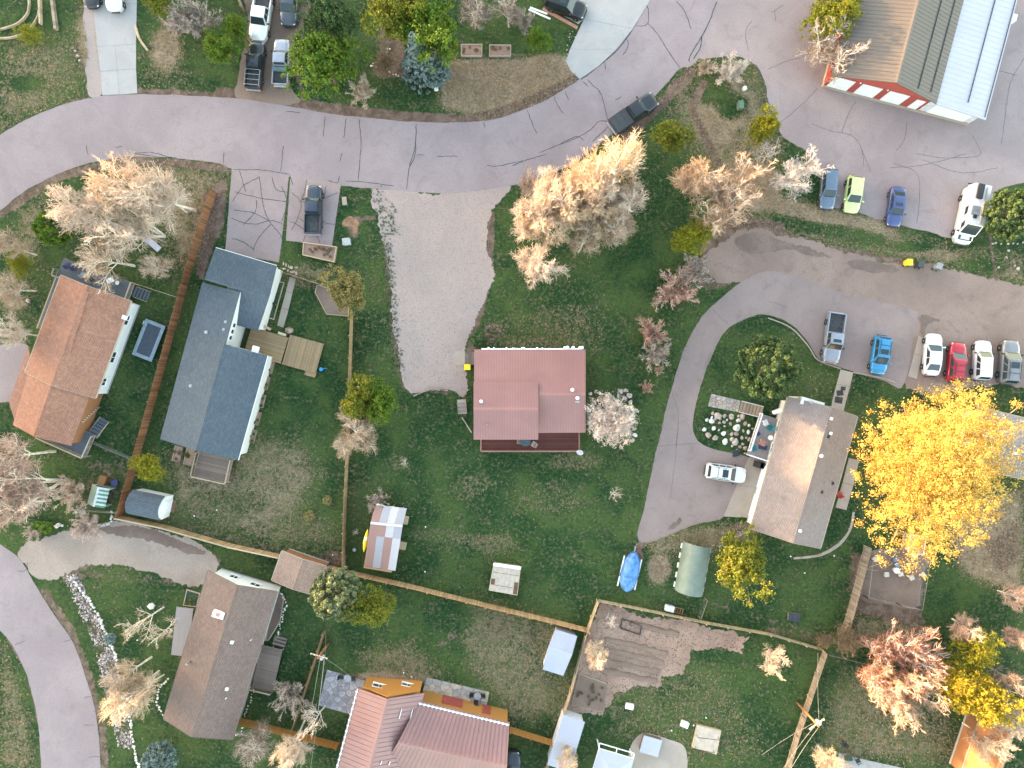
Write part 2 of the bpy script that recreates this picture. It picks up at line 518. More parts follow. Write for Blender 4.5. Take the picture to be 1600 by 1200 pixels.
# bare earth
for z in [
    ([(318, 300), (358, 268), (352, 345), (335, 385), (318, 440), (305, 430)], .95, .8),
    ([(1328, 860), (1460, 860), (1440, 950), (1450, 990), (1320, 960)], .85, 1.5),
    ([(1530, 850), (1600, 800), (1600, 880), (1560, 905)], .8, 2),
    ([(130, 715), (210, 712), (195, 800), (100, 800)], .55, 2),
    ([(95, 895), (125, 895), (185, 1010), (212, 1170), (182, 1175), (140, 1000)], .6, 1.2),
    ([(60, 850), (200, 800), (290, 840), (350, 870), (350, 910), (300, 920), (100, 905)], .7, 1.5),
    ([(1130, 365), (1200, 350), (1240, 375), (1200, 430), (1110, 450)], .8, 1.5),
]: zone(dirt, *z)
for pts, w, v in [
    ([(345, 145), (460, 162), (560, 176), (640, 184), (730, 188), (800, 172), (905, 124)], 1.1, .95),
    ([(215, 143), (300, 147), (345, 150)], .7, .8),
    ([(0, 216), (60, 184), (130, 155)], .6, .7),
    ([(0, 334), (90, 276), (200, 250), (350, 262)], .9, .8),
    ([(1080, 112), (1050, 145), (1000, 195), (940, 250), (860, 285)], 1.0, .85),
    ([(1100, 130), (1080, 170), (1110, 230), (1125, 260)], .8, .85),
    ([(1180, 355), (1300, 388), (1480, 424), (1600, 452)], .6, .9),
    ([(70, 925), (110, 985), (140, 1060), (160, 1140), (163, 1200)], .9, .75),
    ([(0, 975), (45, 1050), (66, 1150), (68, 1200)], .5, .8),
    ([(735, 500), (742, 530), (735, 545)], .8, .9), ([(768, 335), (765, 430), (750, 490), (738, 520)], .7, .85), ([(592, 300), (606, 400), (613, 500), (624, 575), (632, 600), (700, 612)], .8, .7),
    ([(1105, 390), (1130, 375), (1165, 350), (1215, 358)], 1.6, .8), ([(1100, 440), (1130, 440)], 1.5, .7),
    ([(560, 345), (545, 345), (553, 365)], .8, 1.0), ([(570, 340), (585, 340)], .5, .8),
    ([(420, 700), (450, 720)], .5, .0),
    ([(700, 850), (680, 862), (660, 850)], .45, .5),
    ([(1140, 130), (1160, 170), (1185, 230), (1190, 300)], .4, .5),
    ([(1545, 350), (1550, 400), (1560, 440)], .35, .8),
    ([(220, 802), (360, 842), (540, 885)], .8, .55), ([(545, 560), (540, 870)], .4, .35),
    ([(980, 985), (1160, 1010)], .6, .4), ([(1200, 985), (1290, 1000)], .9, .6), ([(1100, 940), (1280, 990)], .5, .5),
    ([(250, 1130), (262, 1060), (280, 1030)], .5, .4), ([(1340, 830), (1300, 870), (1230, 885)], .0, .0),
    ([(470, 1070), (600, 1105)], .3, .3), ([(265, 410), (255, 440), (280, 440)], .5, .5),
    ([(690, 1005), (720, 985), (780, 1005)], .9, .55), ([(1010, 845), (995, 858), (1000, 870)], .7, 1.0),
    ([(1100, 105), (1195, 120), (1208, 190), (1225, 215)], .4, .5),
    ([(455, 60), (465, 120), (475, 150)], .5, .8), ([(590, 110), (620, 85), (650, 120)], .8, .7),
]:
    if w > 0: strip(dirt, pts, w, v)
for b in [(1055, 135, 12, 10, .9), (280, 330, 20, 40, .35), (620, 60, 35, 45, .8), (610, 110, 25, 15, .8), (520, 870, 22, 12, .7),
          (770, 985, 40, 20, .5), (860, 1000, 30, 16, .4), (300, 805, 25, 10, .5), (330, 700, 20, 12, .3), (1250, 880, 20, 10, .2),
          (160, 50, 14, 50, .35), (1150, 360, 30, 20, .9), (230, 890, 90, 14, .4), (1160, 830, 25, 16, .8), (1330, 1000, 20, 15, .5),
          (770, 520, 20, 20, .6), (1540, 500, 60, 60, .8)]:
    blob(dirt, *b)
for b in [(700, 720, 120, 90, .75), (850, 800, 120, 70, .8), (980, 650, 40, 60, .8), (960, 400, 70, 70, .7), (250, 620, 40, 90, .8),
          (600, 850, 50, 50, .7), (460, 640, 60, 60, .7), (660, 950, 70, 30, .7), (800, 110, 0, 0, 0), (760, 60, 60, 30, .9), (470, 960, 40, 60, .9),
          (1250, 950, 80, 30, .7), (1480, 900, 60, 40, .7), (1180, 1100, 60, 80, .75), (1230, 500, 40, 20, .8), (240, 930, 60, 30, .8)]:
    if b[2]: blob(lush, *b)

me = bpy.data.meshes.new('ground')
ny, nx = GX.shape
co = np.stack([gx, gy, np.zeros_like(gx)], 1)
idx = np.arange(nx * ny).reshape(ny, nx)
quads = np.stack([idx[:-1, :-1], idx[:-1, 1:], idx[1:, 1:], idx[1:, :-1]], -1).reshape(-1, 4)
me.vertices.add(len(co)); me.vertices.foreach_set('co', co.ravel())
me.loops.add(quads.size); me.loops.foreach_set('vertex_index', quads.ravel())
me.polygons.add(len(quads)); me.polygons.foreach_set('loop_start', np.arange(0, quads.size, 4))
me.update(calc_edges=True)
at = me.attributes.new('cover', 'FLOAT_COLOR', 'POINT')
at.data.foreach_set('color', np.stack([dry, dirt, lush, np.ones_like(dry)], 1).ravel())

gm, nt, b = new_mat('grass_ground')
v = objvec(nt, world=True)
a = nt.nodes.new('ShaderNodeAttribute'); a.attribute_name = 'cover'
sep = nt.nodes.new('ShaderNodeSeparateColor'); nt.links.new(a.outputs['Color'], sep.inputs[0])
n1 = noise(nt, v, 0.16, 6, 0.62, 0.3); n2 = noise(nt, v, 0.9, 6, 0.68, 0.5); n3 = noise(nt, v, 2.8, 6, 0.72); n4 = noise(nt, v, 7.5, 4, 0.8)
n5 = noise(nt, objvec(nt, 1.0, 2.6, 1, world=True), 2.2, 6, 0.75, 1.2)
green = mixcol(nt, ramp(nt, n1, 0.40, 0.60), (0.011, 0.038, 0.012), (0.064, 0.096, 0.026))
green = mixcol(nt, math_node(nt, 'MULTIPLY', ramp(nt, n2, 0.44, 0.66), 0.8), green, (0.010, 0.032, 0.011))
green = mixcol(nt, math_node(nt, 'MULTIPLY', ramp(nt, n3, 0.47, 0.64), 0.7), green, (0.088, 0.110, 0.042))
green = mixcol(nt, math_node(nt, 'MULTIPLY', sep.outputs[2], 0.22), green, (0.014, 0.054, 0.018))
green = mixcol(nt, math_node(nt, 'MULTIPLY', ramp(nt, n4, 0.46, 0.66), 0.75), green, (0.008, 0.026, 0.009))
straw = mixcol(nt, ramp(nt, n5, 0.36, 0.66), (0.23, 0.165, 0.108), (0.47, 0.365, 0.260))
straw = mixcol(nt, math_node(nt, 'MULTIPLY', ramp(nt, n4, 0.47, 0.68), 0.7), straw, (0.15, 0.115, 0.075))
df = math_node(nt, 'ADD', sep.outputs[0], math_node(nt, 'MULTIPLY', math_node(nt, 'SUBTRACT', n2, 0.5), 1.6))
df = math_node(nt, 'ADD', df, math_node(nt, 'MULTIPLY', math_node(nt, 'SUBTRACT', n3, 0.5), 1.1))
thatch = mixcol(nt, ramp(nt, n3, 0.35, 0.65), (0.070, 0.068, 0.030), (0.165, 0.145, 0.080))
straw = mixcol(nt, ramp(nt, sep.outputs[0], 0.45, 0.75), thatch, straw)
c = mixcol(nt, math_node(nt, 'MULTIPLY', ramp(nt, df, 0.20, 0.80), 0.92), green, straw)
soil = mixcol(nt, ramp(nt, n2, 0.36, 0.66), (0.095, 0.062, 0.048), (0.185, 0.130, 0.102))
soil = mixcol(nt, math_node(nt, 'MULTIPLY', ramp(nt, n4, 0.50, 0.74), 0.6), soil, (0.05, 0.035, 0.026))
ef = math_node(nt, 'ADD', sep.outputs[1], math_node(nt, 'MULTIPLY', math_node(nt, 'SUBTRACT', n3, 0.5), 1.3))
ef = math_node(nt, 'ADD', ef, math_node(nt, 'MULTIPLY', math_node(nt, 'SUBTRACT', n2, 0.5), 0.8))
c = mixcol(nt, ramp(nt, ef, 0.42, 0.78), c, soil)
nt.links.new(c, b.inputs['Base Color'])
b.inputs['Roughness'].default_value = 0.95
b.inputs['Specular IOR Level'].default_value = 0.15
hh = math_node(nt, 'ADD', n4, math_node(nt, 'MULTIPLY', n3, 1.5))
bump(nt, b, hh, 0.6, 0.08)
ground = link_mesh('ground', me, gm); ground['kind'] = 'structure'

# the ridge west of the valley that keeps the ground in evening shade
hd = 330.0
ridge_top = 6.7 + hd * math.tan(R(SUN_EL))
perp = Vector((-SUN_XY.y, SUN_XY.x))
U = np.arange(-900, 901, 30.0); prof = [(-150, -1.0), (-95, .28), (-45, .78), (-12, .985), (0, 1.0), (14, .98), (60, .72), (140, .35), (230, -1.0)]
hv = []
rr = np.random.default_rng(5)
wob = np.convolve(rr.normal(size=len(U) + 4), np.ones(5) / 5, 'valid')
for i, u in enumerate(U):
    for d, k in prof:
        q = SUN_XY * (hd + d) + perp * u
        zz = (ridge_top + wob[i] * 1.3) * k if k > 0 else -1.0
        hv.append((q.x, q.y, zz))
m_ = len(prof)
hf = [(i * m_ + j, i * m_ + j + 1, (i + 1) * m_ + j + 1, (i + 1) * m_ + j) for i in range(len(U) - 1) for j in range(m_ - 1)]
hm = bpy.data.meshes.new('hills'); hm.from_pydata(hv, [], hf)
hm.polygons.foreach_set('use_smooth', [True] * len(hm.polygons))
link_mesh('hills', hm, simple('hill_scrub', (0.07, 0.075, 0.04), 0.95, 0, 0.4, 0.05))['kind'] = 'structure'

# ------------------------------------------------------------------ roads, drives, paths
main_edge_top = [(-320, 440), (-80, 262), (0, 210), (45, 185), (95, 165), (150, 151), (215, 147), (330, 151), (400, 157), (460, 168), (500, 176), (560, 183), (640, 190), (720, 192),
                 (770, 187), (800, 178), (850, 158), (905, 125), (940, 98), (965, 72), (990, 42), (1016, -6), (1040, -60), (1120, -320)]
main_edge_bot = [(1215, -320), (1125, -60), (1120, 10), (1098, 80), (1080, 104), (1062, 108), (1040, 132), (1000, 172), (960, 206), (925, 234), (895, 256), (840, 278), (790, 292), (700, 302), (590, 296), (530, 289), (450, 276), (365, 264), (345, 256), (280, 248),
                 (200, 246), (140, 255), (90, 272), (40, 298), (0, 330), (-80, 395), (-320, 585)]
road = sheet('road', smooth_poly(pxpoly(main_edge_top + main_edge_bot), True, 0.45, 0.05, 3), 0.016, asphalt)
lot = sheet('parking_lot', smooth_poly(pxpoly([(1205, -320), (1118, -60), (1112, 20), (1090, 90), (1100, 92), (1150, 88), (1182, 102), (1197, 130), (1202, 162), (1216, 186), (1222, 212), (1262, 240), (1282, 290), (1288, 322),
        (1340, 332), (1392, 350), (1450, 362), (1488, 372), (1530, 362), (1548, 330), (1556, 300), (1600, 286), (1680, 270), (1950, 240), (1950, -320)]), True, 0.45, 0.09, 4), 0.010, asphalt_lot)
lane = sheet('dirt_lane', smooth_poly(pxpoly([(1088, 418), (1110, 396), (1135, 374), (1160, 356), (1205, 362), (1290, 386), (1350, 399), (1420, 410), (1480, 423), (1600, 451), (1690, 470), (1960, 530), (1960, 700), (1690, 640), (1600, 612), (1560, 606), (1430, 612), (1400, 560), (1300, 470), (1180, 445), (1135, 440), (1105, 428)]), True, 0.3, 0.32, 5), 0.006, lane_dirt)
drv = sheet('asphalt_driveway', smooth_poly(pxpoly([(1205, 424), (1160, 440), (1122, 470), (1092, 502), (1069, 545), (1051, 602), (1037, 655), (1022, 720), (1007, 790), (996, 838), (1010, 848), (1040, 838), (1090, 818), (1132, 806), (1172, 740), (1172, 716),
        (1142, 707), (1110, 699), (1091, 688), (1083, 668), (1086, 638), (1096, 600), (1110, 562), (1130, 522), (1168, 497), (1200, 492), (1236, 506), (1262, 532), (1282, 562), (1310, 573), (1380, 594), (1412, 600), (1432, 500), (1428, 485), (1370, 470), (1330, 462), (1270, 440)]), True, 0.4, 0.05, 6), 0.014, asphalt_drive)
low_road = sheet('lower_road', smooth_poly(pxpoly([(-300, 640), (-60, 800), (0, 850), (30, 872), (60, 920), (85, 960), (105, 988), (118, 1012), (135, 1060), (147, 1100), (155, 1150), (158, 1200), (160, 1270), (160, 1480), (62, 1480), (64, 1270), (64, 1200), (62, 1150), (55, 1100), (40, 1050), (20, 1010), (0, 985), (-60, 925), (-300, 765)]), True, 0.45, 0.04, 7), 0.018, asphalt)
sheet('gravel_drive', smooth_poly(pxpoly([(28, 868), (45, 850), (80, 838), (130, 822), (200, 816), (260, 832), (310, 850), (340, 875), (332, 902), (300, 914), (230, 894), (180, 885), (130, 890), (92, 904), (65, 905), (48, 892)]), True, 0.25, 0.26, 8), 0.008, drive_dirt)
sheet('dirt_drive', smooth_poly(pxpoly([(384, -40), (482, -40), (474, 50), (458, 110), (456, 140), (470, 158), (440, 166), (400, 160), (368, 152), (376, 110), (388, 40)]), True, 0.4, 0.12, 9), 0.008, bare_dirt)
sheet('gravel_driveway', smooth_poly(pxpoly([(588, 294), (690, 300), (796, 288), (782, 312), (766, 340), (762, 400), (768, 432), (760, 462), (746, 490), (737, 520), (727, 545), (729, 580), (730, 622), (716, 626), (704, 612), (672, 607), (642, 612), (628, 596), (622, 562), (615, 520), (612, 470), (607, 420), (600, 380), (592, 340)]), True, 0.22, 0.22, 10), 0.012, gravel)
sheet('side_yard_asphalt', smooth_poly(pxpoly([(-60, 540), (0, 538), (44, 540), (40, 580), (24, 622), (0, 628), (-60, 630)]), True, 0.4, 0.06, 12), 0.008, asphalt_lot)
asph_l = sheet('cracked_driveway', smooth_poly(pxpoly([(362, 262), (452, 274), (449, 300), (436, 410), (352, 395)]), True, 0.4, 0.02, 13, True), 0.020, asphalt_lot)
asph_r = sheet('parking_pad', smooth_poly(pxpoly([(454, 274), (533, 288), (519, 384), (447, 376)]), True, 0.4, 0.02, 14, True), 0.020, asphalt_lot)

def slabs(name, z, mat, polys, gap=0.012):
    """a concrete drive or walk poured in separate slabs"""
    base = thing(name, P3(*np.mean(np.array(polys[0]), 0)))
    base['kind'] = 'structure'
    for q in polys:
        pts = [Vector((*P(*p), 0)) for p in q]
        c = sum(pts, Vector()) / len(pts)
        pts = [(p + (c - p).normalized() * gap * 1.4 - base.location) for p in pts]
        MB().prism([(p.x, p.y) for p in pts], 0.003, z).build('slab', mat, base)
    return base
slabs('concrete_driveway', 0.05, concrete, [
    [(160, 149), (157, 112), (184, 110), (187, 148)], [(187, 148), (184, 110), (213, 108), (215, 146)],
    [(157, 112), (152, 73), (180, 71), (184, 110)], [(184, 110), (180, 71), (213, 69), (213, 108)],
    [(152, 73), (146, 8), (214, 6), (213, 69)], [(146, 8), (140, -40), (214, -40), (214, 6)]])
sheet('gravel_verge', smooth_poly(pxpoly([(134, -30), (146, 10), (152, 74), (158, 112), (160, 148), (140, 150), (134, 110), (138, 80), (132, 30)]), True, 0.4, 0.12, 31), 0.007, gravel)
slabs('concrete_apron', 0.05, concrete, [
    [(906, 124), (892, 112), (884, 96), (890, 78), (963, 77), (936, 103)], [(890, 78), (902, 52), (912, 30), (989, 45), (963, 77)],
    [(912, 30), (920, -30), (1032, -30), (1016, 0), (989, 45)], [(870, -30), (920, -30), (912, 30), (904, 38), (862, 14)]])

def ribbon(poly, w, seed=0, taper=True):
    p = smooth_poly(poly, False, 0.25, 0.05, seed)
    n = len(p); r = np.random.default_rng(seed)
    t = np.gradient(p, axis=0); t /= (np.linalg.norm(t, axis=1, keepdims=True) + 1e-9)
    nr = np.stack([-t[:, 1], t[:, 0]], 1)
    ww = w * (0.75 + 0.5 * r.random(n))
    if taper and n > 3: ww[0] *= .3; ww[-1] *= .3
    return np.concatenate([p + nr * ww[:, None] / 2, (p - nr * ww[:, None] / 2)[::-1]]), n

def cracks(parent, lines, z, w, mat=tar, name='crack_seal'):
    for i, ln in enumerate(lines):
        q, n = ribbon(pxpoly(ln), w, i + 3)
        vs = [(x, y, z) for x, y in q]
        fs = [(k, 2 * n - 1 - k, 2 * n - 2 - k, k + 1) for k in range(n - 1)]
        mb = MB(); mb.add(vs, fs); mb.build(name, mat, parent)

cracks(road, [[(135, 226), (138, 244)], [(181, 231), (192, 229)], [(207, 240), (235, 237), (262, 244), (276, 247)], [(212, 240), (240, 244), (276, 247)], [(350, 238), (350, 256)],
    [(443, 227), (441, 245), (438, 268)], [(447, 174), (470, 176)], [(509, 182), (506, 214)], [(541, 184), (538, 216)], [(535, 238), (530, 253)], [(561, 186), (564, 222), (561, 260), (560, 283)],
    [(651, 194), (648, 230), (640, 260), (635, 297)], [(649, 220), (648, 244), (640, 262)], [(650, 243), (663, 243)], [(682, 244), (716, 243)], [(540, 283), (575, 285), (615, 290)], [(512, 282), (528, 286), (530, 274)],
    [(760, 258), (775, 259), (800, 254), (818, 250)], [(756, 191), (758, 199)], [(823, 171), (833, 195), (839, 209)], [(866, 150), (872, 165), (881, 178)], [(883, 143), (889, 157)],
    [(842, 239), (870, 228), (900, 215), (920, 203), (935, 189), (950, 190)], [(875, 226), (900, 214), (912, 220)], [(949, 188), (944, 165), (938, 146), (925, 132), (918, 124)], [(910, 127), (920, 135)],
    [(960, 157), (971, 150)], [(1012, 36), (1030, 58), (1045, 82), (1062, 106)], [(994, 40), (1003, 40), (1012, 36), (1013, 14), (1008, 8)], [(978, 60), (982, 70), (973, 87)], [(945, 98), (946, 108)],
    [(1056, 2), (1070, 18), (1081, 46)], [(800, 259), (818, 252), (855, 241)], [(925, 222), (940, 208), (950, 198)], [(364, 264), (410, 266), (452, 272)], [(452, 272), (458, 290)]], 0.021, 0.085)
cracks(road, [[(1121, 2), (1100, 50), (1078, 88), (1078, 97)], [(1096, 56), (1094, 75), (1083, 92)], [(1005, 12), (985, 50), (960, 82), (930, 108), (908, 125)]], 0.022, 0.13)
hair = simple('hairline_crack', (0.075, 0.066, 0.068), 0.9)
cracks(lot, [[(1277, 137), (1262, 155), (1230, 183), (1216, 193)], [(1337, 158), (1325, 180), (1315, 208)], [(1268, 193), (1300, 205), (1330, 212), (1345, 230), (1350, 260)], [(1418, 190), (1412, 220), (1400, 236)], [(1250, 91), (1230, 96), (1200, 108)],
    [(1345, 230), (1360, 270)], [(1560, 110), (1590, 118)], [(1600, 90), (1580, 130), (1570, 190), (1565, 225)], [(1518, 210), (1528, 230), (1529, 243), (1480, 247), (1430, 240)], [(1395, 255), (1430, 270), (1437, 310), (1432, 350)], [(1175, 32), (1165, 50), (1170, 80)],
    [(1205, 20), (1225, 8)], [(1440, 250), (1500, 270), (1560, 262)], [(1130, 120), (1120, 100)], [(1390, 262), (1440, 258), (1510, 240)], [(1210, 15), (1212, 34)]], 0.015, 0.05, hair, 'crack')
cracks(lot, [[(1181, 104), (1190, 120), (1197, 150), (1204, 168)]], 0.016, 0.10)
cracks(drv, [[(1113, 482), (1125, 495), (1140, 508)], [(1050, 612), (1060, 650), (1055, 700)], [(1047, 780), (1055, 720), (1060, 660)], [(1200, 470), (1230, 480)], [(1010, 700), (1040, 696), (1090, 692)]], 0.019, 0.035, hair, 'crack')
cracks(low_road, [[(98, 1003), (113, 998)], [(131, 1091), (144, 1087)], [(130, 1132), (150, 1132)], [(138, 1183), (156, 1183)], [(22, 1008), (40, 1000)], [(28, 892), (40, 890), (43, 878)]], 0.023, 0.06)
rl = np.random.default_rng(9)
cracks(asph_l, [[(366, 300), (385, 304), (410, 310), (452, 316)], [(405, 275), (409, 300), (414, 330), (424, 350)], [(364, 315), (380, 290), (405, 276)], [(362, 340), (380, 348), (400, 350), (424, 345), (445, 350)], [(424, 350), (405, 372), (395, 392)],
    [(424, 350), (440, 372), (438, 392)], [(362, 372), (380, 378), (398, 390)], [(375, 265), (385, 300)], [(440, 290), (448, 316), (440, 345)], [(365, 328), (395, 332), (420, 346)], [(400, 312), (398, 332), (380, 352)], [(425, 275), (432, 296), (452, 300)]], 0.025, 0.085)
cracks(asph_r, [[(455, 300), (470, 316), (466, 340), (455, 360)], [(470, 316), (500, 312), (528, 300)], [(466, 340), (480, 355), (474, 378)], [(500, 312), (505, 345), (524, 350)], [(480, 280), (476, 300), (470, 316)], [(505, 345), (495, 365), (500, 380)], [(452, 345), (466, 352), (486, 366)], [(510, 290), (507, 312)]], 0.025, 0.07)

slabs('concrete_walk', 0.06, concrete_tan, [[(453, 432), (463, 435), (457, 458), (447, 455)], [(447, 455), (457, 458), (451, 484), (440, 481)], [(440, 481), (451, 484), (443, 512), (433, 509)]])
slabs('front_walk', 0.06, concrete_tan, [[(1313, 577), (1333, 582), (1328, 604), (1307, 600)], [(1307, 600), (1328, 604), (1322, 626), (1301, 622)], [(1301, 622), (1322, 626), (1318, 642), (1298, 637)]])
slabs('garage_apron', 0.05, concrete_tan, [[(1170, 714), (1196, 716), (1186, 762), (1151, 758)], [(1151, 758), (1186, 762), (1170, 809), (1130, 807)]])
slabs('back_patio', 0.08, concrete_tan, [[(1326, 715), (1342, 719), (1333, 758), (1316, 754)], [(1316, 754), (1333, 758), (1322, 797), (1305, 793)]])
slabs('concrete_kerb_strip', 0.07, concrete_tan, [[(1435, 525), (1446, 528), (1440, 556), (1428, 553)], [(1428, 553), (1440, 556), (1432, 592), (1418, 588)]])
slabs('entry_pad', 0.10, concrete_tan, [[(710, 548), (727, 548), (727, 571), (710, 571)]])
sheet('path', smooth_poly(pxpoly([(1336, 800), (1330, 830), (1310, 855), (1280, 870), (1240, 874), (1240, 871), (1278, 866), (1306, 851), (1326, 828), (1332, 800)]), True, 0.4, 0.03, 21), 0.007, concrete_tan)
sheet('garden_soil', smooth_poly(pxpoly([(938, 940), (1000, 955), (1100, 978), (1168, 995), (1160, 1022), (1120, 1012), (1078, 1010), (1078, 1028), (1070, 1058), (1034, 1055), (1028, 1078), (1000, 1075), (965, 1082), (956, 1100), (942, 1120), (905, 1110), (880, 1120), (878, 1110), (900, 1050), (920, 990)]), True, 0.22, 0.26, 22, True), 0.008, garden_dirt)
sheet('yard_dirt', smooth_poly(pxpoly([(1352, 862), (1450, 862), (1440, 905), (1432, 950), (1380, 944), (1340, 930)]), True, 0.4, 0.1, 23), 0.007, bare_dirt)
sheet('worn_lawn_patch', smooth_poly(pxpoly([(534, 345), (545, 337), (560, 342), (560, 360), (552, 372), (548, 356), (536, 354)]), True, 0.25, 0.10, 24), 0.006, simple('red_earth', (0.27, 0.145, 0.085), 0.95, 0, 0.3, 2))
damp = pavement_mat('damp_dirt', (0.125, 0.086, 0.072), (0.180, 0.128, 0.108), (0.080, 0.056, 0.048), 0.6, 0.4)
for i_, q_ in enumerate([[(1150, 372), (1185, 364), (1230, 376), (1275, 390), (1300, 402), (1270, 402), (1225, 392), (1180, 396), (1158, 388)], [(1436, 494), (1448, 490), (1470, 500), (1450, 506), (1440, 522)],
        [(1055, 815), (1064, 808), (1062, 818), (1050, 828), (1042, 826)], [(150, 826), (210, 822), (270, 840), (320, 862), (300, 864), (240, 846), (190, 836)], [(1330, 408), (1400, 418), (1395, 428), (1340, 420)]]):
    sheet('damp_dirt_patch', smooth_poly(pxpoly(q_), True, 0.22, 0.17, 40 + i_), 0.0165 if i_ == 2 else 0.0122, damp)
sheet('round_pad', smooth_poly(pxpoly([(982, 1205), (984, 1170), (996, 1150), (1012, 1145), (1045, 1155), (1066, 1163), (1073, 1178), (1072, 1205), (1050, 1230), (1000, 1230)]), True, 0.3, 0.0, 25), 0.05, concrete_tan)
# ------------------------------------------------------------------ trees
def arrays_mesh(name, co, quads, attr=None, smooth=False, tris=False):
    k = 3 if tris else 4
    me = bpy.data.meshes.new(name)
    me.vertices.add(len(co)); me.vertices.foreach_set('co', np.asarray(co, np.float32).ravel())
    me.loops.add(quads.size); me.loops.foreach_set('vertex_index', quads.ravel().astype(np.int32))
    me.polygons.add(len(quads)); me.polygons.foreach_set('loop_start', np.arange(0, quads.size, k, dtype=np.int32))
    me.update(calc_edges=True)
    if attr is not None:
        a = me.attributes.new('tint', 'FLOAT', 'POINT'); a.data.foreach_set('value', np.asarray(attr, np.float32))
    if smooth: me.polygons.foreach_set('use_smooth', np.ones(len(quads), bool))
    return me

def tubes_np(paths, n=3):
    """paths: list of (points k x 3, radii k) -> vertices, quads"""
    V = []; Q = []; off = 0
    ang = np.arange(n) * 2 * np.pi / n
    for p, r in paths:
        k = len(p)
        d = np.gradient(p, axis=0); d /= (np.linalg.norm(d, axis=1, keepdims=True) + 1e-9)
        ref = np.array([0.3, 0.2, 0.93]) if abs(d[0][2]) < 0.85 else np.array([1.0, 0.1, 0])
        a = np.cross(d, ref); a /= (np.linalg.norm(a, axis=1, keepdims=True) + 1e-9)
        b = np.cross(d, a)
        ring = p[:, None, :] + r[:, None, None] * (a[:, None, :] * np.cos(ang)[None, :, None] + b[:, None, :] * np.sin(ang)[None, :, None])
        V.append(ring.reshape(-1, 3))
        i = np.arange(k - 1)[:, None] * n; j = np.arange(n)[None, :]
        q = np.stack([i + j, i + (j + 1) % n, i + n + (j + 1) % n, i + n + j], -1).reshape(-1, 4) + off
        Q.append(q); off += k * n
    return np.concatenate(V), np.concatenate(Q)

def grow(r, start, d, L, rad, tip, k, wob, lift):
    """one bending branch; returns its points and radii"""
    p = [start]; d = d / np.linalg.norm(d)
    for i in range(k):
        d = d + r.normal(size=3) * wob + np.array([0, 0, lift])
        d /= np.linalg.norm(d)
        p.append(p[-1] + d * L / k)
    return np.array(p), np.linspace(rad, tip, k + 1)

def bare_proto(seed, habit='round', dens=1.0, trunk_h=0.28):
    """unit bare tree: height 1, crown radius about 0.5"""
    r = np.random.default_rng(seed)
    big = []; fine = []
    def kids(path, rad, n, lo, spread, L0, L1, up):
        out = []
        m = len(path) - 1
        for i in range(n):
            t = lo + (1 - lo) * (i + r.random()) / n
            x = t * m; a = min(int(x), m - 1); f = x - a
            s = path[a] * (1 - f) + path[a + 1] * f
            ax = path[a + 1] - path[a]; ax = ax / np.linalg.norm(ax)
            q = r.normal(size=3); q -= ax * q.dot(ax); q /= np.linalg.norm(q)
            d = ax * math.cos(spread) + q * math.sin(spread) + np.array([0, 0, up])
            out.append((s, d, (L0 * (1 - t) + L1 * t) * (0.75 + 0.5 * r.random()), rad[a] * (1 - f) + rad[a + 1] * f))
        return out
    if habit == 'shrub':
        stems = [(np.array([r.normal() * .02, r.normal() * .02, 0.0]), np.array([math.cos(a) * .62, math.sin(a) * .62, 0.55 + r.random() * .7]), 0.8, 0.012) for a in r.random(22) * 6.28]
    elif habit == 'multi':
        stems = [(np.array([0, 0, 0.0]), np.array([math.cos(a) * .32, math.sin(a) * .32, 1.0]), 0.95, 0.017) for a in np.arange(4) * 1.6 + r.random(4)]
    else:
        stems = [(np.array([0, 0, 0.0]), np.array([r.normal() * .05, r.normal() * .05, 1.0]), 0.92, 0.021)]
    for s, d, L, rad in stems:
        p, rd = grow(r, s, d, L, rad, 0.003, 8, 0.06 if habit != 'shrub' else 0.1, 0.03)
        big.append((p, rd))
        if habit == 'shrub': n1, lo, L0, L1, sp = int(7 * dens), .22, .30, .16, .55
        elif habit == 'multi': n1, lo, L0, L1, sp = int(11 * dens), .22, .36, .15, .85
        elif habit == 'cone': n1, lo, L0, L1, sp = int(40 * dens), .10, .48, .05, 1.15
        else: n1, lo, L0, L1, sp = int(27 * dens), trunk_h, .52, .17, 1.0
        for s1, d1, l1, r1 in kids(p, rd, n1, lo, sp, L0, L1, .12):
            p1, rd1 = grow(r, s1, d1, l1, min(r1 * .62, .012), .0022, 5, .10, .05)
            big.append((p1, rd1))
            n2 = max(4, int(l1 * 30 * min(1, dens + .1)))
            for s2, d2, l2, r2 in kids(p1, rd1, n2, .18, .72, l1 * .55, l1 * .28, .08):
                p2, rd2 = grow(r, s2, d2, l2, min(r2 * .7, .0055), .0014, 3, .13, .04)
                big.append((p2, np.maximum(rd2, .0026)))
                for s3, d3, l3, r3 in kids(p2, rd2, max(4, int(l2 * 66 * min(1, dens))), .12, .75, l2 * .55, l2 * .35, .05):
                    p3, rd3 = grow(r, s3, d3, l3, min(r3 * .8, .0034), .0016, 2, .16, .03)
                    fine.append((p3, rd3))
                    for s4, d4, l4, r4 in kids(p3, rd3, 2, .15, .7, l3 * .7, l3 * .5, .02):
                        p4, rd4 = grow(r, s4, d4, l4, .0018, .0011, 1, .1, .02)
                        fine.append((p4, rd4))
    v1, q1 = tubes_np(big, 6); v2, q2 = tubes_np(fine, 3)
    zmax = max(v1[:, 2].max(), v2[:, 2].max()); rr = np.percentile(np.hypot(v2[:, 0], v2[:, 1]), 97)
    sc = np.array([.5 / rr, .5 / rr, 1 / zmax])
    return arrays_mesh('trunk', v1 * sc, q1, None, True), arrays_mesh('twigs', v2 * sc, q2)

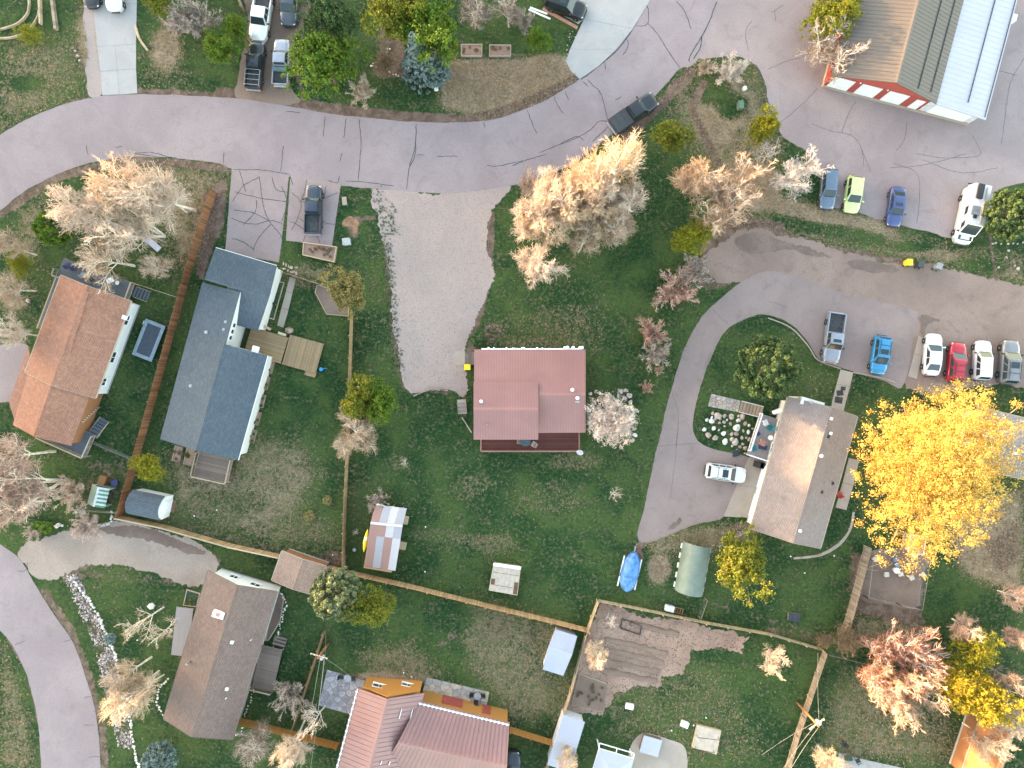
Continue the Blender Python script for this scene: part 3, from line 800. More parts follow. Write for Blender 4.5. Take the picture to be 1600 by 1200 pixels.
BARE = {'round': [bare_proto(1, 'round'), bare_proto(2, 'round', 1.1, .34)],
        'multi': [bare_proto(4, 'multi', 1.1)], 'shrub': [bare_proto(5, 'shrub'), bare_proto(6, 'shrub', 1.2)], 'willow': [bare_proto(9, 'shrub', 1.7)],
        'cone': [bare_proto(7, 'cone')], 'fruit': [bare_proto(8, 'round', .45, .25)]}

def bark(name, col): return simple(name, col, 0.85, 0, 0.25, 4)
bark_pale = bark('pale_bark', (0.66, 0.58, 0.51)); bark_white = bark('white_bark', (0.60, 0.54, 0.50))
bark_brown = bark('brown_bark', (0.13, 0.09, 0.065)); bark_grey = bark('grey_bark', (0.24, 0.19, 0.16))
TW = {'pale': bark('pale_twigs', (0.56, 0.44, 0.37)), 'white': bark('white_twigs', (0.62, 0.53, 0.49)), 'tan': bark('tan_twigs', (0.45, 0.32, 0.22)),
      'red': bark('red_twigs', (0.42, 0.165, 0.10)), 'orange': bark('orange_twigs', (0.53, 0.33, 0.205)), 'grey': bark('grey_twigs', (0.25, 0.185, 0.155)),
      'rose': bark('rose_twigs', (0.46, 0.30, 0.25)), 'amber': bark('amber_twigs', (0.60, 0.45, 0.32))}
_tc = [0]
def bare_tree(px, py, rpx, h, twig, label, habit='round', name='bare_tree', trunk=None, group=None, cz=.62, lean=None):
    """px, py: middle of the crown in the picture; rpx its radius there"""
    z = h * cz
    x, y = P(px, py, z); r = rpx / S * (H - z) / H
    k = _tc[0]; _tc[0] += 1
    protos = BARE[habit]; tm, cm = protos[k % len(protos)]
    t = thing(name, (x, y, 0), (k * 2.399) % 6.283, label, 'shrub' if habit == 'shrub' else 'tree', group)
    t.scale = (2 * r, 2 * r, h)
    if lean: t.rotation_euler = (lean[0], lean[1], t.rotation_euler[2])
    link_mesh('trunk', tm, trunk or bark_pale, t)
    link_mesh('crown', cm, TW[twig], t)
    return t

# --- leafy crowns
def leaf_mat(name, c1, c2, c3, trans=0.25):
    m, nt, b = new_mat(name)
    a = nt.nodes.new('ShaderNodeAttribute'); a.attribute_name = 'tint'
    v = objvec(nt, world=True)
    f = noise(nt, v, 0.8, 4, 0.6)
    c = mixcol(nt, ramp(nt, a.outputs['Fac'], 0.0, 0.6), c1, c2)
    c = mixcol(nt, math_node(nt, 'MULTIPLY', ramp(nt, f, 0.45, 0.65), 0.7), c, c3)
    nt.links.new(c, b.inputs['Base Color'])
    b.inputs['Roughness'].default_value = 0.65
    b.inputs['Specular IOR Level'].default_value = 0.2
    if trans:
        tr = nt.nodes.new('ShaderNodeBsdfTranslucent'); nt.links.new(c, tr.inputs['Color'])
        mx = nt.nodes.new('ShaderNodeMixShader'); mx.inputs[0].default_value = trans
        out = nt.nodes['Material Output']
        nt.links.new(b.outputs[0], mx.inputs[1]); nt.links.new(tr.outputs[0], mx.inputs[2]); nt.links.new(mx.outputs[0], out.inputs[0])
    return m
LEAF = {'green': leaf_mat('green_leaves', (0.040, 0.100, 0.012), (0.115, 0.190, 0.020), (0.16, 0.19, 0.022)),
        'olive': leaf_mat('olive_leaves', (0.075, 0.105, 0.012), (0.175, 0.195, 0.024), (0.24, 0.21, 0.03)),
        'yellowgreen': leaf_mat('yellow_green_leaves', (0.14, 0.15, 0.012), (0.27, 0.25, 0.02), (0.20, 0.22, 0.02)),
        'straw': leaf_mat('straw_leaves', (0.16, 0.135, 0.045), (0.29, 0.23, 0.085), (0.24, 0.205, 0.08)),
        'yellow': leaf_mat('yellow_leaves', (0.40, 0.23, 0.05), (0.70, 0.52, 0.14), (0.60, 0.38, 0.09), 0.4),
        'gold': leaf_mat('gold_leaves', (0.25, 0.20, 0.02), (0.42, 0.32, 0.03), (0.34, 0.28, 0.03), .3),
        'dark': leaf_mat('dark_needles', (0.026, 0.062, 0.024), (0.075, 0.125, 0.045), (0.105, 0.14, 0.055), 0.15),
        'pine': leaf_mat('pine_needles', (0.028, 0.062, 0.022), (0.078, 0.118, 0.038), (0.100, 0.130, 0.045), 0.1),
        'sage': leaf_mat('sage_leaves', (0.085, 0.115, 0.055), (0.19, 0.215, 0.115), (0.16, 0.19, 0.085), 0.15),
        'blue': leaf_mat('blue_spruce_needles', (0.075, 0.115, 0.105), (0.175, 0.235, 0.225), (0.23, 0.28, 0.26), 0.1),
        'blossom': leaf_mat('white_blossom', (0.50, 0.39, 0.34), (0.68, 0.56, 0.50), (0.60, 0.46, 0.40), .3),
        'russet': leaf_mat('russet_leaves', (0.15, 0.105, 0.065), (0.26, 0.18, 0.11), (0.21, 0.15, 0.09))}

def leaves_np(r, centres, radii, per, size, flat=0.6, shell=0.55, tint=None, gauss=False):
    """leaf quads packed round clump centres"""
    C = np.repeat(centres, per, 0); Rr = np.repeat(radii, per); n = len(C)
    d = r.normal(size=(n, 3)); d /= np.linalg.norm(d, axis=1, keepdims=True)
    u = shell + (1 - shell) * r.random(n) ** .5
    if gauss: u = np.abs(r.normal(size=n)) * .75
    pos = C + d * (Rr * u)[:, None] * np.array([1, 1, flat])
    nrm = d + r.normal(size=(n, 3)) * .55 + np.array([0, 0, .35]); nrm /= np.linalg.norm(nrm, axis=1, keepdims=True)
    t = np.cross(nrm, r.normal(size=(n, 3))); t /= (np.linalg.norm(t, axis=1, keepdims=True) + 1e-9)
    bt = np.cross(nrm, t)
    s = size * (0.6 + 0.8 * r.random(n))[:, None]
    t = t * s; bt = bt * s * .62
    V = np.stack([pos - t, pos + bt * .9, pos + t, pos - bt * .9], 1).reshape(-1, 3)
    Q = np.arange(4 * n).reshape(-1, 4)
    ct = r.random(len(centres)) if tint is None else tint
    tn = np.clip(np.repeat(ct, per) + r.normal(size=n) * .18, 0, 1)
    return V, Q, np.repeat(tn, 4)

def leafy_proto(seed, n_clump, per, leaf, clump_r, habit='round', hole=0.0):
    """unit crown: radius 0.5 across, height 1 above the ground; returns crown mesh and trunk mesh"""
    r = np.random.default_rng(seed)
    cs = []; limbs = []
    if habit in ('round', 'loose', 'dome'):
        lob = [(r.normal(size=3) * np.array([.16, .16, .10]), .30 + .10 * r.random()) for _ in range(9 if habit != 'dome' else 1)]
        if habit == 'dome': lob = [(np.zeros(3), .42)]
        while len(cs) < n_clump:
            c, R_ = lob[r.integers(len(lob))]
            d = r.normal(size=3); d /= np.linalg.norm(d)
            if d[2] < -.55: continue
            u = ((.62 if n_clump < 1500 else .35) + (.38 if n_clump < 1500 else .65) * r.random()) if habit != 'loose' else (.35 + .65 * r.random())
            p = c + d * R_ * u
            p = p * np.array([1, 1, .95])
            cs.append(p)
        cs = np.array(cs); rr = np.percentile(np.hypot(cs[:, 0], cs[:, 1]), 96) + clump_r * .6
        cs[:, :2] *= .5 / rr
        cs[:, 2] = .60 + cs[:, 2] / (np.abs(cs[:, 2]).max() + 1e-9) * .38
    elif habit == 'spruce':
        for i in range(n_clump):
            t = (i + .5) / n_clump
            z = .06 + .92 * t ** 1.25; a = i * 2.399 + r.normal() * .25
            R_ = .5 * (1 - z) ** .85 + .02
            for f in (1.0, .72, .46):
                if r.random() < .95: cs.append((math.cos(a + r.normal() * .08) * R_ * f, math.sin(a + r.normal() * .08) * R_ * f, z - .05 * f + .03 * (1 - f)))
        cs = np.array(cs)
    rad = clump_r * (.7 + .6 * r.random(len(cs)))
    V, Q, T = leaves_np(r, cs, rad, per, leaf, .75 if habit != 'spruce' else .55, .35, None, habit in ('round', 'loose'))
    crown = arrays_mesh('crown', V, Q, T)
    paths = [grow(r, np.zeros(3), np.array([0, 0, 1.0]), .62 if habit != 'spruce' else .96, .028, .008, 6, .04, .05)]
    if habit != 'spruce':
        tp, tr = paths[0]
        for c in cs[:: max(1, len(cs) // 36)]:
            s = tp[2 + r.integers(4)]
            mid = (s + c) / 2 + r.normal(size=3) * .02
            paths.append((np.array([s, mid, c]), np.array([.010, .006, .0025])))
    v, q = tubes_np(paths, 6)
    return arrays_mesh('trunk', v, q, None, True), crown

LEAFY = {'round': [leafy_proto(21, 430, 42, .0155, .056), leafy_proto(22, 390, 46, .0155, .060), leafy_proto(23, 450, 40, .015, .054)],
         'tall': [leafy_proto(24, 420, 70, .012, .042)], 'dome': [leafy_proto(25, 300, 70, .017, .045, 'dome')],
         'spruce': [leafy_proto(26, 150, 34, .026, .060, 'spruce')], 'loose': [leafy_proto(27, 420, 34, .012, .055, 'loose')],
         'huge': [leafy_proto(28, 1900, 58, .0050, .034), ], 'bush': [leafy_proto(29, 70, 70, .040, .10, 'dome')]}
def leafy(px, py, rpx, h, leaf, label, habit='round', name='leafy_tree', cat='tree', trunk=None, cz=.62, sy=1.0, group=None):
    z = h * cz
    x, y = P(px, py, z); r = rpx / S * (H - z) / H
    k = _tc[0]; _tc[0] += 1
    tm, cm = LEAFY[habit][k % len(LEAFY[habit])]
    t = thing(name, (x, y, 0), (k * 2.399) % 6.283 if sy == 1.0 else 0.0, label, cat, group)
    t.scale = (2 * r, 2 * r * sy, h)
    link_mesh('trunk', tm, trunk or bark_brown, t)
    link_mesh('crown', cm, LEAF[leaf], t)
    return t
# ------------------------------------------------------------------ the trees of the place
# leafy ones and conifers
leafy(507, 100, 58, 9, 'green', 'broad green leafy tree beside the grey pickup by the road verge')
leafy(510, 28, 42, 10, 'dark', 'dark green conifer behind the broad green tree near the top edge', 'round', 'conifer_tree')
leafy(620, 30, 52, 11, 'olive', 'yellow lit leafy tree beside the dark conifer at the top edge')
leafy(680, 50, 52, 10.5, 'green', 'leafy green tree right behind the pale blue spruce')
leafy(655, 88, 34, 9, 'blue', 'pale blue spruce with layered branches by the bark bed', 'spruce', 'blue_spruce', cz=.45)
leafy(680, 112, 24, 3.2, 'blue', 'low blue spruce skirt at the foot of the tall blue spruce', 'dome', 'spruce_shrub', 'shrub')
leafy(345, 72, 30, 6, 'green', 'rounded green bush left of the black pickup in the dirt drive', 'round')
leafy(372, 45, 22, 5, 'green', 'small green bush squeezed beside the white pickup')
leafy(250, 2, 26, 5, 'olive', 'green and yellow bush at the top edge right of the concrete drive')
leafy(45, 52, 22, 2.5, 'yellowgreen', 'thin yellow-green shrub by the curved timber edging', 'loose', 'shrub', 'shrub')
leafy(844, 60, 21, 4.5, 'green', 'small bright green tree near the two planting beds')
leafy(1052, 213, 30, 6.5, 'olive', 'dense yellow-green evergreen just below the black pickup on the road', 'round', 'evergreen_tree')
leafy(1191, 197, 26, 6, 'yellowgreen', 'yellow-green bushy tree at the parking lot corner')
leafy(1078, 366, 31, 6.5, 'yellowgreen', 'yellow-green tree touching the bare trees beside the dirt lane')
leafy(1305, 18, 46, 6, 'yellowgreen', 'yellow-green tree against the tan barn roof')
leafy(536, 455, 37, 7, 'straw', 'straw-coloured leafy tree in the timber-edged bed beside the fence')
leafy(556, 622, 36, 8, 'olive', 'olive leafy tree on the fence line, left of a pair')
leafy(592, 626, 34, 7.5, 'green', 'green leafy tree right of the olive tree on the fence line')
leafy(84, 356, 29, 6, 'green', 'dark green juniper at the left edge of the bare trees', 'dome', 'juniper_bush')
leafy(30, 412, 22, 3.5, 'yellowgreen', 'low yellow-green shrub near the left edge', 'loose', 'shrub', 'shrub')
leafy(230, 730, 25, 5, 'yellowgreen', 'small yellow-green tree at the end of the red-brown fence')
leafy(524, 928, 41, 9, 'sage', 'pale sage-green tree beside the flat brown carport roof', 'dome', 'evergreen_tree')
leafy(578, 955, 38, 8, 'olive', 'olive green tree right of the sage-green tree by the fence')
leafy(1200, 574, 51, 8.2, 'pine', 'large round dark green pine on the lawn inside the curved driveway', 'dome', 'pine_tree')
leafy(1166, 882, 52, 7.5, 'olive', 'broad olive green tree beside the green tunnel shelter')
leafy(1580, 335, 42, 6, 'pine', 'rounded bright pine beside the white camper van', 'dome', 'pine_tree')
leafy(1458, 725, 138, 15, 'yellow', 'huge bright yellow cottonwood covering the yard beside the grey roof house', 'huge', 'cottonwood_tree', trunk=bark_grey)
leafy(1538, 1085, 46, 9, 'gold', 'golden yellow leafy tree above the orange roof at lower right')
leafy(1495, 1070, 34, 7.5, 'gold', 'golden leafy tree between the red willow and the larger golden tree')
leafy(1525, 1020, 42, 6, 'yellowgreen', 'yellow-green tree behind the golden trees at lower right', 'loose')
leafy(250, 1186, 27, 4.5, 'blue', 'small blue spruce on the lawn at the bottom left', 'dome', 'blue_spruce')
leafy(746, 530, 12, 1.4, 'dark', 'small dark green juniper at the corner of the red metal roof', 'bush', 'juniper_shrub', 'shrub')
leafy(66, 824, 20, 1.2, 'green', 'low green ground juniper beside the white stones', 'bush', 'juniper_shrub', 'shrub', sy=.5)
leafy(172, 998, 9, 1.0, 'blue', 'tiny blue-green shrub on the stone bank', 'bush', 'shrub', 'shrub')
leafy(512, 782, 8, .6, 'straw', 'small straw tussock on the lawn above another one', 'bush', 'grass_tussock', 'grass')
leafy(483, 806, 9, .6, 'straw', 'straw tussock with a blue toy beside it', 'bush', 'grass_tussock', 'grass')
leafy(1322, 1000, 26, 3.0, 'russet', 'brown-leaved shrub at the meeting of two fences', 'loose', 'shrub', 'shrub')
leafy(600, 100, 22, 3, 'russet', 'brown scrub under the trees at the top', 'loose', 'shrub', 'shrub')
leafy(1290, 1000, 16, 2.0, 'russet', 'small brown shrub by the corner of the garden fence', 'loose', 'shrub', 'shrub')
# bare ones
B = bare_tree
B(225, 285, 54, 15, 'pale', 'tall bare tree at the road bend with a warm lit crown', cz=.75)
B(165, 285, 46, 14.5, 'amber', 'bare orange-tinted tree nearest the road bend', cz=.75)
B(140, 335, 52, 12.5, 'pale', 'bare cream tree left of the others above the brown roof')
B(200, 345, 52, 12.5, 'pale', 'bare cream tree in the middle of the group above the brown roof', 'multi')
B(250, 310, 38, 10, 'pale', 'bare cream tree on the right of the group above the brown roof')
B(160, 400, 44, 9, 'tan', 'bare tan tree hanging over the grey deck', cz=.7)
B(236, 415, 26, 6, 'tan', 'small bare tree beside the white slide')
B(8, 385, 30, 8, 'tan', 'bare tree half out of the picture left of the yellow-green shrub')
B(8, 445, 30, 8, 'tan', 'bare pale tree at the left edge above the parking asphalt')
B(14, 520, 24, 8, 'pale', 'small bare tree at the left edge beside the brown roof')
B(20, 715, 48, 11, 'rose', 'bare rosy tree at the left edge below the brown roof')
B(35, 765, 52, 11, 'rose', 'larger bare rosy tree above the gravel drive at the left edge', 'multi')
B(5, 800, 44, 12, 'rose', 'bare rosy tree cut by the left edge at the road mouth')
B(107, 770, 29, 3.2, 'orange', 'orange-stemmed willow shrub beside the striped playhouse', 'shrub', 'willow_shrub')
B(130, 822, 28, 2.6, 'rose', 'pale bare shrub inside the curve of white stones', 'shrub', 'bare_shrub')
B(52, 832, 16, 1.6, 'rose', 'tiny pale bare shrub at the gravel drive edge', 'shrub', 'bare_shrub')
B(215, 975, 36, 8, 'tan', 'bare tree with pale limbs leaning by the wooden platform', 'fruit', cz=.7)
B(245, 990, 28, 7, 'tan', 'smaller bare tree over the edge of the wooden platform', 'fruit')
B(200, 1055, 34, 8, 'tan', 'bare tree over the stone bank above the lower one')
B(185, 1100, 40, 11, 'amber', 'bare tree with an amber lit top beside the lower road', cz=.75)
B(225, 1080, 26, 7, 'tan', 'thin bare tree between the stone bank and the brown roof house')
B(450, 1090, 32, 4, 'grey', 'grey bare shrub beside the brown wooden deck', 'shrub', 'bare_shrub')
B(390, 1170, 36, 6, 'grey', 'grey bare tree at the bottom edge below the brown roof')
B(490, 1135, 30, 8, 'pale', 'bare white-limbed tree crossing the orange fence', 'fruit', trunk=bark_white)
B(440, 1185, 30, 10, 'pale', 'bare tree with a bright lit top at the bottom edge', cz=.8)
B(560, 680, 38, 6, 'tan', 'dense tan bare tree on the fence line below the green trees', 'round')
B(545, 690, 26, 5, 'tan', 'smaller tan bare tree left of the dense one on the fence line')
B(588, 785, 20, 3.0, 'grey', 'grey-brown shrub at the corner of the pink and silver striped shed', 'shrub', 'bare_shrub')
B(631, 726, 12, 2.2, 'tan', 'tiny bare sapling alone on the lawn', 'fruit', 'sapling')
B(557, 830, 7, 1.6, 'pale', 'spindly sapling between the fence and the yellow kayak', 'fruit', 'sapling')
B(957, 772, 17, 2.6, 'tan', 'small bare fruit tree on the lawn below the white blossom tree', 'fruit', 'fruit_tree')
for a in [(968, 262, 58, 15, 'amber', 'tallest bare tree of the lit group by the road', 'round'), (908, 282, 50, 14, 'amber', 'bright amber bare tree in the middle of the lit group'),
          (930, 320, 46, 13, 'amber', 'bare amber tree just below the middle of the lit group'), (865, 292, 42, 12, 'pale', 'bare tree of the lit group at the road edge'),
          (826, 332, 46, 11.5, 'pale', 'leftmost bare tree of the lit group beside the gravel driveway'), (862, 355, 46, 12, 'amber', 'bare amber tree left of centre in the lit group'),
          (840, 408, 40, 11, 'pale', 'lowest bare tree of the lit group on the lawn'), (912, 378, 36, 9, 'tan', 'small bare tree below the lit group'),
          (985, 318, 42, 11, 'pale', 'rightmost bare tree of the lit group'), (945, 352, 40, 10, 'tan', 'bare tan tree at the lower right of the lit group'),
          (885, 330, 50, 13.5, 'amber', 'bare amber tree between the left and right halves of the lit group'), (938, 290, 46, 13.5, 'pale', 'bare cream tree between the tallest and the bright amber ones'),
          (822, 285, 22, 6, 'rose', 'small bare tree at the upper left of the lit group'), (975, 355, 28, 7, 'tan', 'bare tan tree below the rightmost lit tree')]:
    B(*a)
B(1090, 275, 44, 10, 'orange', 'bare orange tree left of a clump above the dirt lane')
B(1150, 288, 46, 10, 'orange', 'bare orange tree right of a clump above the dirt lane', 'multi')
B(1130, 342, 42, 9, 'orange', 'bare orange tree closest to the dirt lane', 'multi')
B(1120, 300, 26, 6, 'rose', 'small pale bare tree inside the orange clump')
B(1146, 106, 27, 4.5, 'white', 'white bare tree on the verge at the parking lot entrance', 'shrub', 'bare_tree')
B(1103, 103, 16, 2.0, 'tan', 'low tan bare shrub by the road corner', 'shrub', 'bare_shrub')
B(1245, 265, 40, 6.5, 'white', 'white-limbed bare tree beside the first parked car of the lot', 'multi', trunk=bark_white)
B(1207, 240, 26, 5, 'white', 'smaller white-limbed bare tree below the yellow-green bush', 'fruit', trunk=bark_white)
B(1308, 68, 50, 6, 'tan', 'bare tree with white limbs against the barn roof', 'multi', trunk=bark_white)
B(1060, 452, 40, 4, 'red', 'red-twigged bare shrub beside the curved driveway', 'shrub', 'bare_shrub')
B(1085, 420, 30, 3, 'grey', 'grey bare shrub between the lane and the lawn', 'shrub', 'bare_shrub')
B(1018, 520, 27, 3, 'red', 'upper of two dark red bare shrubs on the lawn edge', 'shrub', 'bare_shrub')
B(1028, 553, 26, 3, 'grey', 'lower of two dark bare shrubs on the lawn edge', 'shrub', 'bare_shrub')
B(1030, 578, 9, 1.4, 'orange', 'tiny orange shrub by the driveway', 'shrub', 'bare_shrub')
B(1012, 606, 12, 1.5, 'red', 'tiny red shrub left of the driveway', 'shrub', 'bare_shrub')
t = B(955, 660, 44, 6.2, 'white', 'white blossoming tree beside the red roofed house', 'multi', 'blossom_tree', cz=.66)
link_mesh('blossom', LEAFY['loose'][0][1], LEAF['blossom'], t)
B(932, 1020, 22, 6.5, 'amber', 'amber lit narrow tree at the garden fence', 'cone', 'larch_tree', cz=.5)
B(955, 975, 14, 3, 'white', 'small white bare sapling in the vegetable garden', 'fruit', 'sapling')
B(1215, 1035, 25, 5, 'amber', 'small weeping amber tree on the lawn by the long pale fence', 'multi')
B(1405, 1045, 72, 7.5, 'red', 'large red-stemmed willow lit orange on the lawn', 'willow', 'willow_tree')
B(1425, 1085, 56, 8, 'orange', 'orange lit willow grown together with the large red-stemmed willow', 'willow', 'willow_tree')
B(1512, 980, 25, 5.5, 'rose', 'small bare tree with a white trunk on the right lawn', 'cone', trunk=bark_white, cz=.5)
B(1588, 935, 22, 6, 'rose', 'bare white-trunked tree at the right edge, upper one', 'cone', trunk=bark_white, cz=.5)
B(1596, 1000, 20, 6, 'rose', 'bare white-trunked tree at the right edge, lower one', 'cone', trunk=bark_white, cz=.5)
B(1545, 1160, 34, 7, 'amber', 'bare lit tree in front of the orange roof')
B(1590, 1130, 36, 8, 'amber', 'bare lit tree at the lower right edge')
B(1300, 1192, 32, 6, 'amber', 'bare lit tree at the bottom edge beside the pale patio')
B(885, 1195, 22, 6, 'amber', 'bare lit tree at the bottom edge over the silver shed')
B(565, 140, 24, 3.5, 'tan', 'pale tan bare shrub on the road verge', 'shrub', 'bare_shrub')
B(735, 18, 30, 5, 'grey', 'grey bare tree at the top edge beside the lawn')
B(795, 20, 26, 5, 'grey', 'grey bare tree at the top edge left of the black car')
B(300, 22, 38, 5, 'grey', 'grey bare thicket left of the white pickup at the top', 'shrub', 'bare_shrub')
B(275, 32, 26, 4, 'rose', 'pink-grey bare shrub at the top beside the green bush', 'shrub', 'bare_shrub')
B(820, 30, 20, 3, 'grey', 'small grey shrub beside the white boards', 'shrub', 'bare_shrub')
B(1575, 1060, 28, 7, 'grey', 'grey bare tree right of the golden trees')
# ------------------------------------------------------------------ building helpers
def frame(px_list, z):
    """a thing's own axes from the picture corners of its roof: A, B, C, D with A-B one gable end, C-D the other"""
    A, B_, C, D = [Vector(P(*p, z)) for p in px_list]
    c = (A + B_ + C + D) / 4
    u = ((C + D) / 2 - (A + B_) / 2); L = u.length; u /= L
    w = ((B_ - A).length + (C - D).length) / 2
    return c, math.atan2(u.y, u.x), L, w

def local(root):
    m = Matrix.Rotation(-root.rotation_euler[2], 2)
    o = Vector((root.location.x, root.location.y))
    def f(px, py, z):
        q = m @ (Vector(P(px, py, z)) - o)
        return Vector((q.x, q.y, z))
    return f

def roof_plane(parent, quad, mat, t=0.14, seam=None, seam_mat=None, rise=0.035, name='roof_slope', seam_w=0.04):
    """quad: eave a, eave b, ridge b, ridge a (any polygon works without seams)"""
    o = MB().slab(quad, t).build(name, mat, parent)
    if seam:
        q = [Vector(p) for p in quad]
        nrm = (q[1] - q[0]).cross(q[2] - q[0]).normalized()
        if nrm.z < 0: nrm = -nrm
        L = max((q[1] - q[0]).length, (q[2] - q[3]).length); n = int(L / seam)
        meshes = {}
        for i in range(n + 1):
            f = (i + .5) / (n + 1)
            a = q[0].lerp(q[1], f); b = q[3].lerp(q[2], f)
            if (b - a).length < .3: continue
            key = round((b - a).length, 2)
            d = (b - a).normalized()
            if key not in meshes:
                meshes[key] = MB().box((key / 2, 0, 0), (key, seam_w, rise)).mesh('seam')
            s = link_mesh('seam', meshes[key], seam_mat or mat, o)
            y = nrm.cross(d)
            M = Matrix((d, y, nrm)).transposed().to_4x4(); M.translation = a + nrm * (rise / 2 - .004)
            s.matrix_local = M
    return o

def ridge_cap(parent, a, b, w, mat, h=0.05):
    a = Vector(a) + Vector((0, 0, .03)); b = Vector(b) + Vector((0, 0, .03))
    d = (b - a).normalized(); s = Vector((-d.y, d.x, 0)) * w
    dz = Vector((0, 0, -w * .42))
    mb = MB()
    mb.slab([a - s + dz, b - s + dz, b, a], h); mb.slab([a, b, b + s + dz, a + s + dz], h)
    return mb.build('ridge_cap', mat, parent)

def window(parent, c, w, h, face, frame_mat=None, n=2, sill=True):
    """c: middle on the wall face (local); face: angle the wall looks"""
    r = Matrix.Rotation(face, 3, 'Z')
    def T(x, y, z): return Vector(c) + r @ Vector((x, y, z))
    def bx(mb, x, y, z, sx, sy, sz):
        mb.box(T(x, y, z), (sx, sy, sz), m=r)
    mb = MB()
    for s in (-1, 1):
        bx(mb, .03, s * (w / 2 - .04), 0, .08, .08, h); bx(mb, .03, 0, s * (h / 2 - .04), .08, w - .17, .08)
    for i in range(1, n): bx(mb, .028, -w / 2 + w * i / n, 0, .06, .05, h - .17)
    o = mb.build('window', frame_mat or paint_white, parent)
    for i in range(n):
        mb = MB(); bx(mb, .018, -w / 2 + w * (i + .5) / n, 0, .03, w / n - .07, h - .15); mb.build('pane', pane, o)
    if sill:
        mb = MB(); bx(mb, .07, 0, -h / 2 - .025, .14, w + .1, .045); mb.build('sill', frame_mat or paint_white, o)
    return o

def door(parent, c, w, h, face, mat, panels=0, name='door'):
    r = Matrix.Rotation(face, 3, 'Z')
    def T(x, y, z): return Vector(c) + r @ Vector((x, y, z))
    o = MB().box(T(.02, 0, 0), (.06, w, h), m=r).build(name, mat, parent)
    if panels:
        for i in range(panels):
            MB().box(T(.06, 0, -h / 2 + h * (i + .5) / panels), (.025, w - .12, h / panels - .06), m=r).build('panel', mat, o)
    else:
        MB().box(T(.08, w * .38, 0), (.06, .05, .12), m=r).build('handle', steel, o)
    return o

def vent(parent, p, kind, mat=None):
    x, y, z = p
    if kind == 'pipe': MB().tube([(x, y, z - .15), (x, y, z + .35)], [.05, .05], 8).build('vent_pipe', mat or grey_metal, parent)
    elif kind == 'cap':
        mb = MB().lathe([(.09, -.15), (.09, .22), (.2, .22), (.2, .3), (.05, .38)], 12, p); mb.build('chimney_cap', mat or paint_white, parent)
    elif kind == 'box': MB().box((x, y, z + .08), (.32, .32, .32)).build('roof_vent', mat or grey_metal, parent, bevel=.02)
    elif kind == 'turtle': MB().lathe([(.2, -.12), (.2, .04), (.12, .12), (.02, .14)], 12, p).build('roof_vent', mat or dark_metal, parent)

def gable(name, label, corners, ez, rise, roof_mat, wall_mat, over=.45, gover=.35, seam=None, seam_mat=None, cat='house', trim=None, cap=None, thick=.16, seam_w=.04, z0=0.0, walls=True):
    """corners in picture pixels at eave height: A, B (one gable end), C, D (other end)"""
    c, a, L, W = frame(corners, ez)
    root = thing(name, (c.x, c.y, z0), a, label, cat)
    g = {'root': root, 'L': L, 'W': W, 'ez': ez, 'rise': rise}
    x0, x1, y = -L / 2, L / 2, W / 2
    roofs = []
    for s in (-1, 1):
        roofs.append(roof_plane(root, [(x0, s * y, ez), (x1, s * y, ez), (x1, 0, ez + rise), (x0, 0, ez + rise)], roof_mat, thick, seam, seam_mat, seam_w=seam_w))
    g['roofs'] = roofs
    ridge_cap(roofs[0], (x0 + .01, 0, ez + rise), (x1 - .01, 0, ez + rise), .16, cap or roof_mat)
    if walls:
        wx0, wx1, wy = x0 + gover, x1 - gover, y - over
        k = rise / y
        zw = ez + (y - wy) * k - thick * 1.25; zr = ez + rise - thick * 1.25
        pr = [(-wy, 0), (wy, 0), (wy, zw), (0, zr), (-wy, zw)]
        vs = [(wx0, p[0], p[1]) for p in pr] + [(wx1, p[0], p[1]) for p in pr]
        fs = [(0, 4, 3, 2, 1), (5, 6, 7, 8, 9)] + [(i, (i + 1) % 5, 5 + (i + 1) % 5, 5 + i) for i in range(5)]
        g['wall'] = MB().add(vs, fs).build('wall', wall_mat, root)
        MB().prism([(wx0 - .03, -wy - .03), (wx1 + .03, -wy - .03), (wx1 + .03, wy + .03), (wx0 - .03, wy + .03)], 0.0, .28).build('foundation', concrete, root)
        g.update(wx0=wx0, wx1=wx1, wy=wy, zw=zw)
    tm = trim or paint_white
    for s in (-1, 1):
        MB().bar((x0 + .02, s * (y + .05), ez - .06), (x1 - .02, s * (y + .05), ez - .06), .10, .12).build('gutter', tm, root)
    for xe in (x0 - .03, x1 + .03):
        mb = MB()
        for s in (-1, 1): mb.bar((xe, s * y, ez - .075), (xe, 0, ez + rise - .075), .05, .17)
        mb.build('fascia', tm, root)
    return g

def wall_windows(g, specs):
    """specs: (side, position along the wall, z, w, h): side n/s = long walls at +y/-y, a/b = gable ends"""
    for side, t, z, w, h in specs:
        if side == 'n': window(g['root'], (g['wx0'] + t, g['wy'], z), w, h, math.pi / 2)
        elif side == 's': window(g['root'], (g['wx0'] + t, -g['wy'], z), w, h, -math.pi / 2)
        elif side == 'a': window(g['root'], (g['wx0'], t, z), w, h, math.pi)
        else: window(g['root'], (g['wx1'], t, z), w, h, 0)

def on_roof(g, px, py):
    """a point on the roof under a picture pixel, in local axes"""
    f = local(g['root']); z = g['ez'] + g['rise'] / 2
    for _ in range(4):
        q = f(px, py, z); z = g['ez'] + g['rise'] * (1 - min(1, abs(q.y) / (g['W'] / 2)))
    return (q.x, q.y, z)

